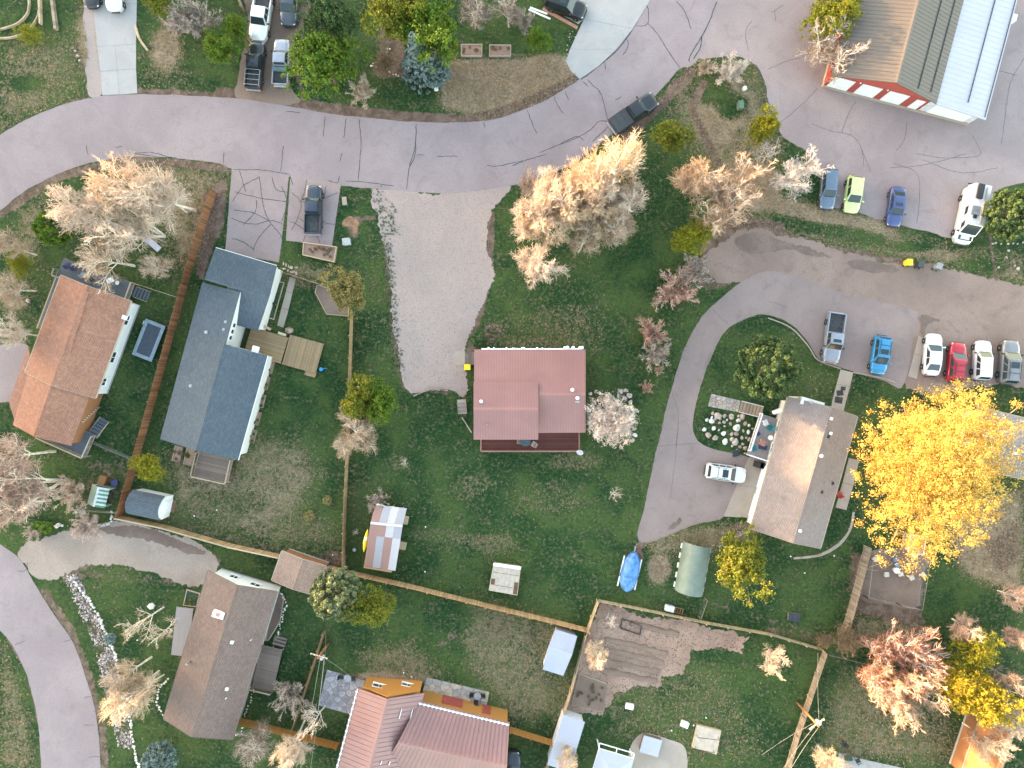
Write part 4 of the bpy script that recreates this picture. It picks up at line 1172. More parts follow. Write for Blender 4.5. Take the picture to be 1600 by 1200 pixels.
def deck(name, label, corners, z, mat, rails=(), board=.145, lengthwise=True, rail_mat=None, skirt=None, cat='deck', baluster=False, rail_h=.95, extra=None):
    """corners in picture pixels at deck height; boards run along the A-B edge when lengthwise"""
    pts = [Vector((*P(*p, z), 0)) for p in corners]
    c = sum(pts, Vector()) / 4
    u = (pts[1] - pts[0]); a = math.atan2(u.y, u.x)
    root = thing(name, (c.x, c.y, 0), a, label, cat)
    m = Matrix.Rotation(-a, 3, 'Z'); q = [m @ (p - c) for p in pts]
    X0 = (q[0].x + q[3].x) / 2; X1 = (q[1].x + q[2].x) / 2; Y0 = (q[0].y + q[1].y) / 2; Y1 = (q[2].y + q[3].y) / 2
    if Y1 < Y0: Y0, Y1 = Y1, Y0
    if X1 < X0: X0, X1 = X1, X0
    if lengthwise:
        n = max(1, int((Y1 - Y0) / board)); w = (Y1 - Y0) / n
        me = MB().box((0, 0, 0), (X1 - X0, w - .012, .04)).mesh('board')
        for i in range(n): link_mesh('board', me, mat, root, ((X0 + X1) / 2, Y0 + w * (i + .5), z - .02))
    else:
        n = max(1, int((X1 - X0) / board)); w = (X1 - X0) / n
        me = MB().box((0, 0, 0), (Y1 - Y0, w - .012, .04)).mesh('board')
        for i in range(n): link_mesh('board', me, mat, root, (X0 + w * (i + .5), (Y0 + Y1) / 2, z - .02), math.pi / 2)
    mb = MB()
    for x in (X0 + .06, (X0 + X1) / 2, X1 - .06):
        for y in (Y0 + .06, Y1 - .06):
            mb.box((x, y, (z - .16) / 2), (.12, .12, z - .16 if z > .2 else .02))
    for y in (Y0 + .03, (Y0 + Y1) / 2, Y1 - .03): mb.box(((X0 + X1) / 2, y, z - .1), (X1 - X0 - .02, .05, .11))
    mb.build('frame', skirt or sealwood, root)
    rm = rail_mat or sealwood
    E = {'s': ((X0, Y0), (X1, Y0)), 'n': ((X0, Y1), (X1, Y1)), 'w': ((X0, Y0), (X0, Y1)), 'e': ((X1, Y0), (X1, Y1))}
    for r_ in rails:
        if isinstance(r_, str): side, f0, f1 = r_, 0, 1
        else: side, f0, f1 = r_
        a_, b_ = Vector((*E[side][0], 0)), Vector((*E[side][1], 0))
        a_, b_ = a_.lerp(b_, f0), a_.lerp(b_, f1)
        L = (b_ - a_).length; k = max(1, round(L / 1.8))
        top = MB().bar(a_ + Vector((0, 0, z + rail_h)), b_ + Vector((0, 0, z + rail_h)), .14, .04).build('top_rail', rm, root)
        MB().bar(a_ + Vector((0, 0, z + .12)), b_ + Vector((0, 0, z + .12)), .05, .08).build('bottom_rail', rm, root)
        for i in range(k + 1):
            p = a_.lerp(b_, i / k); MB().box((p.x, p.y, z + rail_h / 2 - .01), (.09, .09, rail_h - .02)).build('post', rm, root)
        nb = int(L / .16)
        mb = MB()
        for i in range(1, nb):
            p = a_.lerp(b_, i / nb); mb.box((p.x, p.y, z + .14 + (rail_h - .17) / 2), (.035, .035, rail_h - .19))
        if nb > 1: mb.build('balusters', rm, root)
    return root

def stairs(name, label, a_px, b_px, z_top, width, n, mat, stringer=None, cat='stairs', z_bot=0.0):
    """from the top edge a to the foot b"""
    a = Vector((*P(*a_px, z_top), z_top)); b = Vector((*P(*b_px, z_bot), z_bot))
    d = Vector((b.x - a.x, b.y - a.y, 0)); L = d.length; ang = math.atan2(d.y, d.x)
    root = thing(name, (a.x, a.y, 0), ang, label, cat)
    h = (z_top - z_bot) / n
    me = MB().box((0, 0, 0), (L / n - .02, width, .045)).mesh('tread')
    for i in range(n): link_mesh('tread', me, mat, root, (L * (i + .5) / n, 0, z_top - h * (i + 1) + .02 + (.0 if i < n - 1 else .02)))
    for s in (-1, 1):
        MB().bar((0, s * (width / 2 + .03), z_top - h - .1), (L, s * (width / 2 + .03), z_bot + .06), .05, .2).build('stringer', stringer or mat, root)
    return root

# ------------------------------------------------------------------ fences
_board_meshes = {}
def fence(label, pts, h, mat, spacing=.15, post_mat=None, name='wooden_fence', cap=False, bw=None, jit=.03, zpx=True):
    """pts: picture pixels of the fence's foot"""
    P_ = [Vector((*P(*p), 0)) for p in pts]
    root = thing(name, P_[0], 0, label, 'fence')
    o = P_[0]
    bw = bw or spacing - .006
    key = (round(h, 2), round(bw, 3), mat.name)
    if key not in _board_meshes:
        me = MB().box((0, 0, h / 2 + .03), (bw, .02, h)).mesh('board'); me.materials.append(mat); _board_meshes[key] = me
    me = _board_meshes[key]
    total = sum((P_[i + 1] - P_[i]).length for i in range(len(P_) - 1))
    nb = 0; stuff = MB(); rr_ = random.Random(len(label))
    for i in range(len(P_) - 1):
        a, b = P_[i] - o, P_[i + 1] - o; d = b - a; L = d.length; d /= L; ang = math.atan2(d.y, d.x)
        side = Vector((-d.y, d.x, 0))
        k = max(1, round(L / 2.4))
        for j in range(k + (1 if i == len(P_) - 2 else 0)):
            p = a + d * (L * j / k)
            link_mesh('post', MB().box((0, 0, (h + .08) / 2), (.1, .1, h + .08)).mesh('post') if ('post', h) not in _board_meshes else _board_meshes[('post', h)], post_mat or mat, root, p - side * .08, ang)
        for zz in (.35, h - .2):
            MB().bar(a - side * .035 + Vector((0, 0, zz)), b - side * .035 + Vector((0, 0, zz)), .045, .09).build('rail', post_mat or mat, root)
        n = int(L / spacing)
        for j in range(n):
            p = a + d * (L * (j + .5) / n)
            nb += 1
            if nb <= 300:
                ob = link_mesh('board', me, None, root, p + Vector((0, 0, rr_.uniform(-jit, jit * .3))), ang + rr_.uniform(-.03, .03))
                ob.rotation_euler[0] = rr_.uniform(-.012, .012)
            else: stuff.box(p + Vector((0, 0, h / 2 + .03)), (bw, .02, h), ang)
        if cap: MB().bar(a + Vector((0, 0, h + .07)), b + Vector((0, 0, h + .07)), .15, .035).build('cap_rail', cap if not isinstance(cap, bool) else mat, root)
    if stuff.v: tag(stuff.build('boards', mat, root), kind='stuff')
    return root

def wire_fence(label, pts, h, mat=grey_metal, post=oldwood, step=2.5, name='wire_fence', top=True):
    P_ = [Vector((*P(*p), 0)) for p in pts]; o = P_[0]
    root = thing(name, o, 0, label, 'fence')
    for i in range(len(P_) - 1):
        a, b = P_[i] - o, P_[i + 1] - o; L = (b - a).length; k = max(1, round(L / step))
        for j in range(k + 1):
            p = a.lerp(b, j / k); MB().box((p.x, p.y, h / 2 + .02), (.07, .07, h + .05)).build('post', post, root)
        mb = MB()
        for zz in np.linspace(.12, h - .03, 7): mb.tube([a + Vector((0, 0, zz)), b + Vector((0, 0, zz))], .006, 3, False)
        for j in range(int(L / .2)): 
            p = a.lerp(b, j * .2 / L); mb.tube([p + Vector((0, 0, .1)), p + Vector((0, 0, h - .03))], .005, 3, False)
        mb.build('wire_mesh', mat, root)
        if top: MB().bar(a + Vector((0, 0, h)), b + Vector((0, 0, h)), .05, .04).build('top_rail', post, root)
    return root

# ------------------------------------------------------------------ buildings
shingle_tan = shingle_mat('tan_shingles', (0.255, 0.120, 0.080), (0.335, 0.165, 0.113), .6)
shingle_blue = shingle_mat('slate_blue_shingles', (0.060, 0.080, 0.105), (0.088, 0.108, 0.132), .2)
shingle_brown = shingle_mat('brown_shingles', (0.165, 0.110, 0.092), (0.21, 0.145, 0.122), .25)
shingle_grey = shingle_mat('grey_shingles', (0.21, 0.170, 0.162), (0.26, 0.215, 0.208), .25)
shingle_grey2 = shingle_mat('mid_grey_shingles', (0.20, 0.18, 0.185), (0.26, 0.235, 0.24), .25)
shingle_carport = shingle_mat('pinkish_shingles', (0.25, 0.165, 0.13), (0.32, 0.22, 0.175), .4)
metal_red = metal_roof_mat('red_metal_roof', (0.275, 0.135, 0.125), .5, .15)
metal_rose = metal_roof_mat('rose_metal_roof', (0.255, 0.140, 0.132), .5, .15)
seam_dark = metal_roof_mat('dark_rose_seam', (0.205, 0.098, 0.09), .5, .1)
metal_tan = metal_roof_mat('tan_metal_roof', (0.122, 0.098, 0.082), .6, .1, .0)
metal_pale = metal_roof_mat('pale_metal_roof', (0.40, 0.39, 0.44), .5, .08)
metal_silver = metal_roof_mat('silver_metal_roof', (0.36, 0.37, 0.44), .45, .12)
orange_wall = wood_mat('orange_siding', (0.35, 0.16, 0.038), .12)
red_wall = wood_mat('barn_red_siding', (0.33, 0.058, 0.045), .15)
brown_wall = wood_mat('brown_siding', (0.28, 0.12, 0.05), .15)
cream_wall = wood_mat('white_siding', (0.66, 0.65, 0.63), .04)

# A: tan shingle house on the left
gA = gable('shingle_house', 'tan shingle roofed house with grey decks and white siding at the left', [(95, 430), (205, 470), (149, 622), (39, 582)], 2.9, 1.55, shingle_tan, cream_wall, trim=sealwood)
rootA = gA['root']
fA = local(rootA)
# lower wing with its own, lower ridge
def wing(root, f, quad_px, ez, rise, mat, wall_mat, thick=.16):
    A, B_, C, D = [f(*p, ez) for p in quad_px]
    m0 = (A + B_) / 2 + Vector((0, 0, rise)); m1 = (D + C) / 2 + Vector((0, 0, rise))
    r1 = roof_plane(root, [A, D, m1, m0], mat, thick); r2 = roof_plane(root, [C, B_, m0, m1], mat, thick)
    ridge_cap(r1, m0, m1, .16, mat)
    mb = MB(); c = (A + B_ + C + D) / 4
    ins = [c + (p - c) * .93 for p in (A, B_, C, D)]
    mb.prism([(p.x, p.y) for p in ins], 0.02, ez - .12)
    g0, g1 = c + (m0 - c) * .93, c + (m1 - c) * .93
    for a, b, g in ((ins[0], ins[1], g0), (ins[3], ins[2], g1)):
        z = ez - .12
        t = Vector((g.x, g.y, ez + rise - thick * 1.6)); d = (c - (a + b) / 2).normalized() * .1
        mb.add([(a.x, a.y, z), (b.x, b.y, z), t, (a.x + d.x, a.y + d.y, z), (b.x + d.x, b.y + d.y, z), (t.x + d.x, t.y + d.y, t.z)], [(0, 1, 2), (5, 4, 3), (0, 2, 5, 3), (1, 4, 5, 2)])
    mb.build('wall', wall_mat, root)
    return r1
wing(rootA, fA, [(45, 578), (143, 612), (111, 697), (20, 664)], 2.9, 1.3, shingle_tan, brown_wall)
q = [fA(44, 542, 2.85), fA(14, 628, 2.5), fA(26, 668, 2.5), fA(52, 600, 2.85)]
roof_plane(rootA, [q[1], q[2], q[3], q[0]], shingle_tan, .14)
wall_windows(gA, [('n', 2.0, 1.7, 1.2, 1.0), ('n', 6.5, 1.7, 1.4, 1.0), ('n', 9.5, 1.7, 1.0, .9), ('a', 1.5, 1.5, 1.6, 1.2)])
# a raised ridge vent strip runs along the tan roof
v0, v1 = on_roof(gA, 136, 455), on_roof(gA, 106, 551)
MB().bar(Vector(v0) + Vector((0, 0, .06)), Vector(v1) + Vector((0, 0, .06)), .55, .07).build('ridge_vent', shingle_tan, rootA)
for p in ((130, 577), (172, 488), (126, 523)): vent(rootA, on_roof(gA, *p), 'pipe')
MB().box(fA(195, 496, 3.0), (.45, .4, .5)).build('meter_box', paint_white, rootA)

dk = deck('deck', 'dark grey deck along the top end of the tan shingle house', [(99, 403), (211, 443), (201, 472), (89, 432)], .9, greydeck, rails=('s', ('e', 0, 1), ('w', 0.0, 0.35)))
dk2 = deck('deck', 'narrow grey side deck left of the tan shingle house', [(89, 431), (97, 434), (66, 513), (58, 510)], .9, greydeck, rails=('e',), lengthwise=False)
dk3 = deck('deck', 'dark grey deck at the lower end of the tan shingle house', [(64, 683), (136, 715), (150, 678), (78, 652)], .9, greydeck, rails=(('s', 0, 1), ('e', 0, 1), ('w', 0, .4)))
stairs('stairs', 'grey stairs going down from the upper deck of the tan house', (208, 455), (233, 464), .9, 1.2, 5, greydeck, sealwood)
stairs('stairs', 'grey stairs with pale rails at the lower deck of the tan house', (142, 681), (164, 655), .9, 1.1, 6, greydeck, sealwood)
lad = thing('ladder', P3(150, 648), img_ang(-6, 22), 'pale ladder leaning on the wall of the tan shingle house', 'ladder')
for s in (-.2, .2): MB().bar((-1.0, s, .05), (.85, s, 2.5), .05, .06).build('side_rail', sealwood, lad)
for i in range(8): MB().bar((-1.0 + 1.85 * (i + .6) / 8.4, -.2, .05 + 2.45 * (i + .6) / 8.4), (-1.0 + 1.85 * (i + .6) / 8.4, .2, .05 + 2.45 * (i + .6) / 8.4), .06, .03).build('rung', paint_white, lad)

# B: slate blue house
cB = [(317, 440), (372, 456), (372, 718), (250, 686)]
c, a, L, W = frame([(316, 442), (436, 478), (372, 718), (250, 686)], 2.8)
rootB = thing('slate_roof_house', (c.x, c.y, 0), a, 'slate blue shingle house with white walls and a tan deck', 'house')
fB = local(rootB); ezB, rzB = 2.8, 4.5
# main: left slope whole length, right slope only on the lower part
A0 = fB(316, 441, ezB); A1 = fB(250, 686, ezB); R1 = fB(306, 704, rzB); Rm = fB(350, 538, rzB); R0 = fB(374, 456, rzB)
roof_plane(rootB, [A0, A1, R1, R0], shingle_blue, .16)
E0 = fB(418, 556, ezB); E1 = fB(372, 719, ezB)
s2 = roof_plane(rootB, [E1, E0, Rm, R1], shingle_blue, .16)
ridge_cap(s2, Rm, R1, .2, shingle_blue)
# garage across the top
G0, G1, G2, G3 = fB(337, 387, ezB), fB(432, 415, ezB), fB(402, 517, ezB), fB(366, 507, ezB)
GR0, GR1 = fB(320, 434, 4.35), fB(420, 464, 4.35)
rg = roof_plane(rootB, [G0, G1, GR1, GR0], shingle_blue, .16)
GRm = GR0.lerp(GR1, .50)
roof_plane(rootB, [G2, G3, GRm, GR1], shingle_blue, .16)
ridge_cap(rg, GR0, GR1, .22, shingle_blue)
def wall_poly(root, pts, z0, z1, mat, name='wall'):
    return MB().prism([(p.x, p.y) for p in pts], z0, z1).build(name, mat, root)
def ctr(pts, k):
    c = sum(pts, Vector()) / len(pts); return [c + (p - c) * k for p in pts]
wall_poly(rootB, ctr([A0, A1, E1, E0, Rm, R0], .95), .02, 2.62, cream_wall)
wall_poly(rootB, ctr([G0, G1, G2, G3], .94), .02, 2.60, cream_wall)
def tri_wall(root, a, b, top, mat, t=.12, name='gable_wall'):
    d = Vector((b.y - a.y, a.x - b.x, 0)).normalized() * t
    return MB().add([a, b, top, a + d, b + d, top + d], [(0, 1, 2), (5, 4, 3), (0, 3, 4, 1), (1, 4, 5, 2), (2, 5, 3, 0)]).build(name, mat, root)
dn = Vector((0, 0, -.2))
tri_wall(rootB, G2.lerp(G1, .02) + dn, G1.lerp(G2, .02) + dn, GR1 + dn, cream_wall)
tri_wall(rootB, A1 + dn, E1 + dn, R1 + dn, cream_wall, -.12)
# clerestory wall under the cut edge of the left slope
MB().bar(R0 + Vector((0, 0, -.95)), Rm + Vector((0, 0, -.95)), .12, 1.55).build('clerestory_wall', cream_wall, rootB)
wB = Matrix.Rotation(0, 3, 'Z')
dd = (Rm - R0).normalized(); fac = math.atan2(dd.x, -dd.y)
if Vector((math.cos(fac), math.sin(fac))).dot(Vector((E0 - Rm).xy)) < 0: fac += math.pi
for t_ in (.62, .74, .86):
    p = R0.lerp(Rm, t_) + Vector((math.cos(fac) * .08, math.sin(fac) * .08, -.9)); window(rootB, p, .6, .9, fac, n=1, sill=False)
dd = (G2 - G1).normalized(); fac = math.atan2(-dd.x, dd.y)
if Vector((math.cos(fac), math.sin(fac))).dot(Vector((G1 - G0).xy)) < 0: fac += math.pi
pm = G1.lerp(G2, .48) + Vector((math.cos(fac) * .02, math.sin(fac) * .02, .35)); window(rootB, pm, 1.3, .8, fac, n=2)
for (a_, b_) in ((E0, E1), (G0, G1)): MB().bar(a_ + Vector((0, 0, -.07)), b_ + Vector((0, 0, -.07)), .12, .12).build('gutter', paint_white, rootB)
MB().box(fB(399, 547, 2.95), (.9, .75, .3)).build('roof_hatch', paint_white, rootB, bevel=.03)
MB().lathe([(.14, 0), (.14, .16), (.05, .2)], 10, fB(387, 548, 3.1)).build('hatch_vent', grey_metal, rootB)
for p, zz in (((353, 503), 4.2), ((350, 515), 4.2), ((298, 603), 3.6), ((322, 519), 3.7)): vent(rootB, fB(*p, zz), 'turtle', grey_metal)
deck('deck', 'tan wooden deck between the slate roof house and the lawn', [(392, 510), (452, 528), (437, 567), (382, 552)], .55, tanwood)
deck('deck', 'newer tan deck platform with steps reaching into the lawn', [(454, 523), (505, 537), (494, 585), (440, 568)], .40, tanwood, lengthwise=False)
stairs('stairs', 'tan step at the corner of the newer deck', (486, 578), (484, 588), .30, 1.2, 1, tanwood, tanwood, z_bot=.12)
for a_, b_, lb in (((410, 508), (424, 515), 'short timber bench at the top of the tan deck'), ((436, 520), (448, 524), 'short timber kerb beside the stone at the tan deck')):
    A_, B_ = P3(*a_, .6), P3(*b_, .6); r_ = thing('timber_bench', ((A_.x + B_.x) / 2, (A_.y + B_.y) / 2, .56), math.atan2((B_ - A_).y, (B_ - A_).x), lb, 'bench')
    LL = (B_ - A_).length; MB().box((0, 0, .38), (LL, .3, .05)).build('seat', palewood, r_)
    for s in (-1, 1): MB().box((s * (LL / 2 - .1), 0, .17), (.08, .26, .35)).build('leg', palewood, r_)
deck('deck', 'square brown deck with rails at the lower end of the slate roof house', [(313, 706), (366, 718), (355, 755), (302, 742)], .7, browndeck, rails=('s', 'e', 'w'), rail_mat=oldwood)

# C: barrel-roof shed and playhouse
def barrel_shed():
    c, a, L, W = frame([(204, 768), (192, 808), (250, 815), (257, 773)], 2.2)
    c, a, L, W = frame([(207, 766), (194, 803), (246, 814), (256, 776)], 2.3)
    root = thing('garden_shed', (c.x, c.y, 0), a, 'garden shed with curved slate roof and white front in the fence corner', 'shed')
    prof_ = [(-W / 2, 1.9), (-W * .38, 2.45), (-W * .15, 2.85), (0, 2.95), (W * .15, 2.85), (W * .38, 2.45), (W / 2, 1.9)]
    for i in range(6):
        (y0, z0_), (y1, z1_) = prof_[i], prof_[i + 1]
        MB().slab([(-L / 2, y0, z0_), (L / 2, y0, z0_), (L / 2, y1, z1_), (-L / 2, y1, z1_)], .08).build('roof_panel', shingle_blue, root)
    pr = [(-W / 2 + .15, .05), (W / 2 - .15, .05)] + [(y * .93, z - .12) for y, z in prof_[::-1]]
    n = len(pr); xs = (-L / 2 + .15, L / 2 + .12)
    vs = [(xs[0], *p) for p in pr] + [(xs[1], *p) for p in pr]
    MB().add(vs, [tuple(range(n))[::-1], tuple(range(n, 2 * n))] + [(i, (i + 1) % n, n + (i + 1) % n, n + i) for i in range(n)]).build('wall', cream_wall, root)
    door(root, (L / 2 + .12, 0, 1.0), 1.5, 1.9, 0, paint_white)
    return root
barrel_shed()
r_ = thing('wooden_ramp', P3(268, 790), img_ang(14, 3), 'reddish wooden ramp in front of the curved roof shed', 'ramp')
for i in range(7): MB().box((-.42 + i * .14, 0, .16 - i * .018), (.13, 1.5, .04)).build('board', wood_mat('ramp_boards', (.2, .1, .065), .15), r_)
MB().box((0, -.6, .06), (.9, .06, .1)).build('runner', oldwood, r_); MB().box((0, .6, .06), (.9, .06, .1)).build('runner', oldwood, r_)
ph = thing('playhouse', P3(166, 772), img_ang(-8, 30), 'plastic playhouse with green and white striped awning roof', 'playhouse')
green_pl = simple('sage_plastic', (0.20, 0.235, 0.175), .6); stripe_g = simple('green_stripe', (0.09, 0.17, 0.115), .6); stripe_w = simple('pale_stripe', (0.42, 0.48, 0.47), .6)
MB().slab([(-1.15, -1.1, 1.4), (1.15, -1.1, 1.4), (1.15, -.12, 1.95), (-1.15, -.12, 1.95)], .06).build('roof_slope', green_pl, ph)
MB().slab([(-1.15, -.12, 1.95), (1.15, -.12, 1.95), (1.15, .12, 1.93), (-1.15, .12, 1.93)], .06).build('ridge', simple('pale_ridge', (0.42, 0.44, 0.46), .6), ph)
for i in range(10):
    x0 = -1.15 + i * .23
    MB().slab([(x0, .12, 1.93), (x0 + .23, .12, 1.93), (x0 + .23, 1.05, 1.5 + .04 * (i % 2)), (x0, 1.05, 1.5 + .04 * (i % 2))], .05).build('awning_stripe', stripe_g if i % 2 else stripe_w, ph)
for x in (-1.0, 1.0):
    for y in (-.95, .9): MB().box((x, y, .69), (.1, .1, 1.36)).build('post', stripe_w, ph)
for x in (-1.0, 1.0): MB().box((x, 0, .4), (.05, 1.7, .75)).build('wall', green_pl, ph)
MB().box((0, -.95, .6), (1.9, .05, 1.1)).build('wall', green_pl, ph)

# D: brown shingle house lower left
gD = gable('brown_roof_house', 'long brown shingle roofed house between the stone bank and the grey deck', [(325, 896), (433, 921), (363, 1157), (255, 1122)], 2.9, 1.6, shingle_brown, cream_wall, trim=browndeck)
wall_windows(gD, [('n', 3, 1.6, 1.5, 1.1), ('n', 8, 1.6, 1.8, 1.2), ('n', 13, 1.6, 1.2, 1.0), ('a', 1.2, 1.9, 1.2, 1.0), ('a', -1.5, 1.5, 1.0, 1.0), ('s', 5, 1.6, 1.4, 1.0)])
sk = on_roof(gD, 343, 959)
so_ = MB().box((sk[0], sk[1], sk[2] + .2), (.75, 1.3, .5)).build('swamp_cooler', paint_white, gD['root'], bevel=.05)
MB().box((sk[0] - .05, sk[1], sk[2] + .47), (.4, .45, .05)).build('cooler_grille', simple('faded_red', (.45, .2, .16), .7), so_)
p = on_roof(gD, 297, 1033); MB().tube([Vector(p) + Vector((0, 0, -.2)), Vector(p) + Vector((0, 0, .9))], [.11, .11], 10).build('flue', steel, gD['root'])
for p in ((363, 1003), (393, 999), (355, 1076), (354, 1090)): vent(gD['root'], on_roof(gD, *p), 'box' if p[0] in (363, 355) else 'pipe', paint_white)
deck('wooden_platform', 'low framed platform with a pale grey top left of the brown roof house', [(281, 949), (308, 952), (287, 1028), (262, 1020)], .35, lavdeck, lengthwise=False, rail_mat=sealwood)
deck('deck', 'weathered brown deck right of the brown roof house', [(408, 1008), (442, 1016), (426, 1080), (394, 1072)], .6, browndeck, rails=(('s', 0, 1),), rail_mat=oldwood)
stairs('stairs', 'brown steps at the upper side of the weathered deck', (434, 1010), (440, 995), .6, 1.4, 3, browndeck)
# E: carport
gE = gable('carport', 'flat pinkish brown shingled carport roof by the orange fence', [(438, 862), (512, 884), (492, 929), (426, 909)], 2.3, .35, shingle_carport, brown_wall, over=.2, gover=.2, cat='carport', trim=sealwood)

# F: orange house with rose metal roof
ezF, rzF = 3.2, 5.2
cF = Vector(P(660, 1150, 3.5))
rootF = thing('orange_house', (cF.x, cF.y, 0), img_ang(137, 33), 'orange sided house with a rose standing seam metal roof at the bottom', 'house')
fF = local(rootF)
a0, a1 = fF(557, 1075, ezF), fF(524, 1202, ezF); r0, r1 = fF(605, 1092, rzF), fF(573, 1235, rzF)
a1 = a0 + (a1 - a0) * 1.25
r1 = r0 + (a1 - a0)
roof_plane(rootF, [a0, a1, r1, r0], metal_rose, .14, .55, seam_dark)
e0 = fF(661, 1096, ezF)
v0 = fF(628, 1162, rzF - .5)
b0 = r0 + (r0 - a0) * 1.0; b0.z = ezF
b1 = b0 + (a1 - a0)
sF = roof_plane(rootF, [b0, b1, r1, r0], metal_rose, .14, .55, seam_dark)
ridge_cap(sF, r0, r1, .22, metal_rose)
# cross wing to the right
w0, w1 = fF(655, 1095, ezF), fF(796, 1129, ezF)
ridge_dir = (w1 - w0)
k0, k1 = fF(622, 1160, 4.85), fF(792, 1198, 4.85)
roof_plane(rootF, [w0, w1, k1, k0], metal_rose, .14, .52, seam_dark)
x0 = k0 + (k0 - w0); x0.z = ezF; x1 = k1 + (k1 - w1); x1.z = ezF
s3 = roof_plane(rootF, [x1, x0, k0, k1], metal_rose, .14, .52, seam_dark)
ridge_cap(s3, k0, k1, .22, metal_rose)
foot = [fF(578, 1064, 0), fF(795, 1121, 0)]
wl = [a0.lerp(b0, .08), b0.lerp(a0, .08), b1, a1.lerp(b1, .08)]
wall_poly(rootF, wl, .02, ezF - .1, orange_wall)
wall_poly(rootF, ctr([w0, w1, x1, x0], .965), .025, ezF - .12, orange_wall)
tri_wall(rootF, a0.lerp(b0, .1) + dn, b0.lerp(a0, .1) + dn, r0 + Vector((0, 0, -.3)), orange_wall, -.12)
tri_wall(rootF, w1 + dn, x1 + dn, k1 + Vector((0, 0, -.3)), orange_wall, .3)
faceF = math.pi / 2
for t_, z_, w_, h_ in ((.27, 2.3, 1.5, .9), (.75, 1.5, 1.3, .8)):
    p = wl[0].lerp(wl[1], t_); window(rootF, (p.x, p.y + .01, z_), w_, h_, faceF, n=2)
pw = ctr([w0, w1, x1, x0], .965)
door(rootF, (*pw[0].lerp(pw[1], .35).xy, 1.2), 2.4, 2.1, faceF, simple('dark_red_door', (.25, .05, .04), .6))
door(rootF, (*pw[0].lerp(pw[1], .75).xy, 1.2), .95, 2.05, faceF, simple('dark_red_door', (.25, .05, .04), .6))
def snow_guard(parent, a, b, n, mat=None, name='snow_guard'):
    """a row of small white cleats along the eave"""
    MB().bar(a + Vector((0, 0, .03)), b + Vector((0, 0, .03)), .10, .06).build('gutter', paint_white, parent)
    me_ = MB().box((0, 0, 0), (.16, .26, .07)).mesh('cleat'); d_ = b - a; an = math.atan2(d_.y, d_.x)
    for i in range(n):
        link_mesh('snow_guard', me_, paint_white, parent, a.lerp(b, (i + .5) / n) + Vector((0, 0, .07)), an)
up = Vector((0, 0, .04))
snow_guard(rootF, a0.lerp(r0, .04) + up, a1.lerp(r1, .04) + up, 18)
snow_guard(rootF, w0.lerp(k0, .05) + up, w1.lerp(k1, .05) + up, 22)
def on_plane(q, px, py, f):
    n = (Vector(q[1]) - Vector(q[0])).cross(Vector(q[2]) - Vector(q[0])); z = 4.0
    for _ in range(6):
        p_ = f(px, py, z); z = q[0].z - (n.x * (p_.x - q[0].x) + n.y * (p_.y - q[0].y)) / n.z
    return Vector((p_.x, p_.y, z))
sFq = [b0, b1, r1, r0]
for (p1, p2), w_ in ((((628, 1107), (624, 1122)), .07), (((645, 1108), (641, 1123)), .07), (((657, 1104), (651, 1131)), .16), (((597, 1188), (595, 1194)), .07), (((610, 1189), (608, 1194)), .09), (((637, 1190), (633, 1208)), .16)):
    MB().bar(on_plane(sFq, *p1, fF) + Vector((0, 0, .09)), on_plane(sFq, *p2, fF) + Vector((0, 0, .09)), w_, .16).build('vent_chimney_bar', paint_white, rootF)  # plain white bars simplifying the roof's pipes, vents and chimney

# H: red roofed house in the middle
cH = Vector(P(828, 618, 3.0))
rootH = thing('red_roof_house', (cH.x, cH.y, 0), 0, 'house with a red ribbed metal roof and raised section in the middle of the lot', 'house')
fH = local(rootH)
ez, rz = 3.0, 5.0
n0, n1 = fH(741, 546, ez), fH(915, 546, ez); k0, k1 = fH(741, 616, rz), fH(915, 616, rz); s0, s1 = fH(741, 677, ez), fH(915, 676, ez)
rH = roof_plane(rootH, [n1, n0, k0, k1], metal_red, .14, .30, seam_dark, .03, seam_w=.03)
rH2 = roof_plane(rootH, [s0.lerp(s1, .575), s1, k1, k0.lerp(k1, .575)], metal_red, .14, .30, seam_dark, .03, seam_w=.03)
ridge_cap(rH, k0.lerp(k1, .58), k1, .2, metal_red)
ezu, rzu = 4.75, 5.6
un0, un1 = fH(740, 597, ezu), fH(841, 597, ezu); uk0, uk1 = fH(740, 639, rzu), fH(841, 639, rzu); us0, us1 = fH(740, 687, ezu - .2), fH(841, 687, ezu - .2)
ru = roof_plane(rootH, [un1, un0, uk0, uk1], metal_red, .14, .30, seam_dark, .03, seam_w=.03)
ru2 = roof_plane(rootH, [us0, us1, uk1, uk0], metal_red, .14, .30, seam_dark, .03, seam_w=.03)
ridge_cap(ru, uk0, uk1, .2, metal_red)
hw = wood_mat('dark_red_siding', (.16, .06, .045), .15)
hx0, hx1 = n0.x + .35, n1.x - .35
MB().prism([(hx0, s0.y + .35), (hx1, s0.y + .35), (hx1, n0.y - .35), (hx0, n0.y - .35)], .02, ez - .02).build('wall', hw, rootH)
MB().prism([(hx0 + .004, us0.y + .5), (un1.x - .3, us0.y + .5), (un1.x - .3, un0.y - .3), (hx0 + .004, un0.y - .3)], 2.6, ezu - .25).build('upper_wall', hw, rootH)
for xx, sg in ((hx0, 1), (hx1, -1)):
    tri_wall(rootH, Vector((xx, s0.y + .35, ez - .05)), Vector((xx, n0.y - .35, ez - .05)), Vector((xx, k0.y, rz - .25)), hw, .12 * sg)
for xx, sg in ((hx0 + .004, 1), (un1.x - .31, -1)):
    tri_wall(rootH, Vector((xx, us0.y + .5, ezu - .27)), Vector((xx, un0.y - .3, ezu - .27)), Vector((xx, uk0.y, rzu - .22)), hw, .12 * sg)
snow_m = simple('old_snow', (.8, .82, .85), .6, 0, .04)
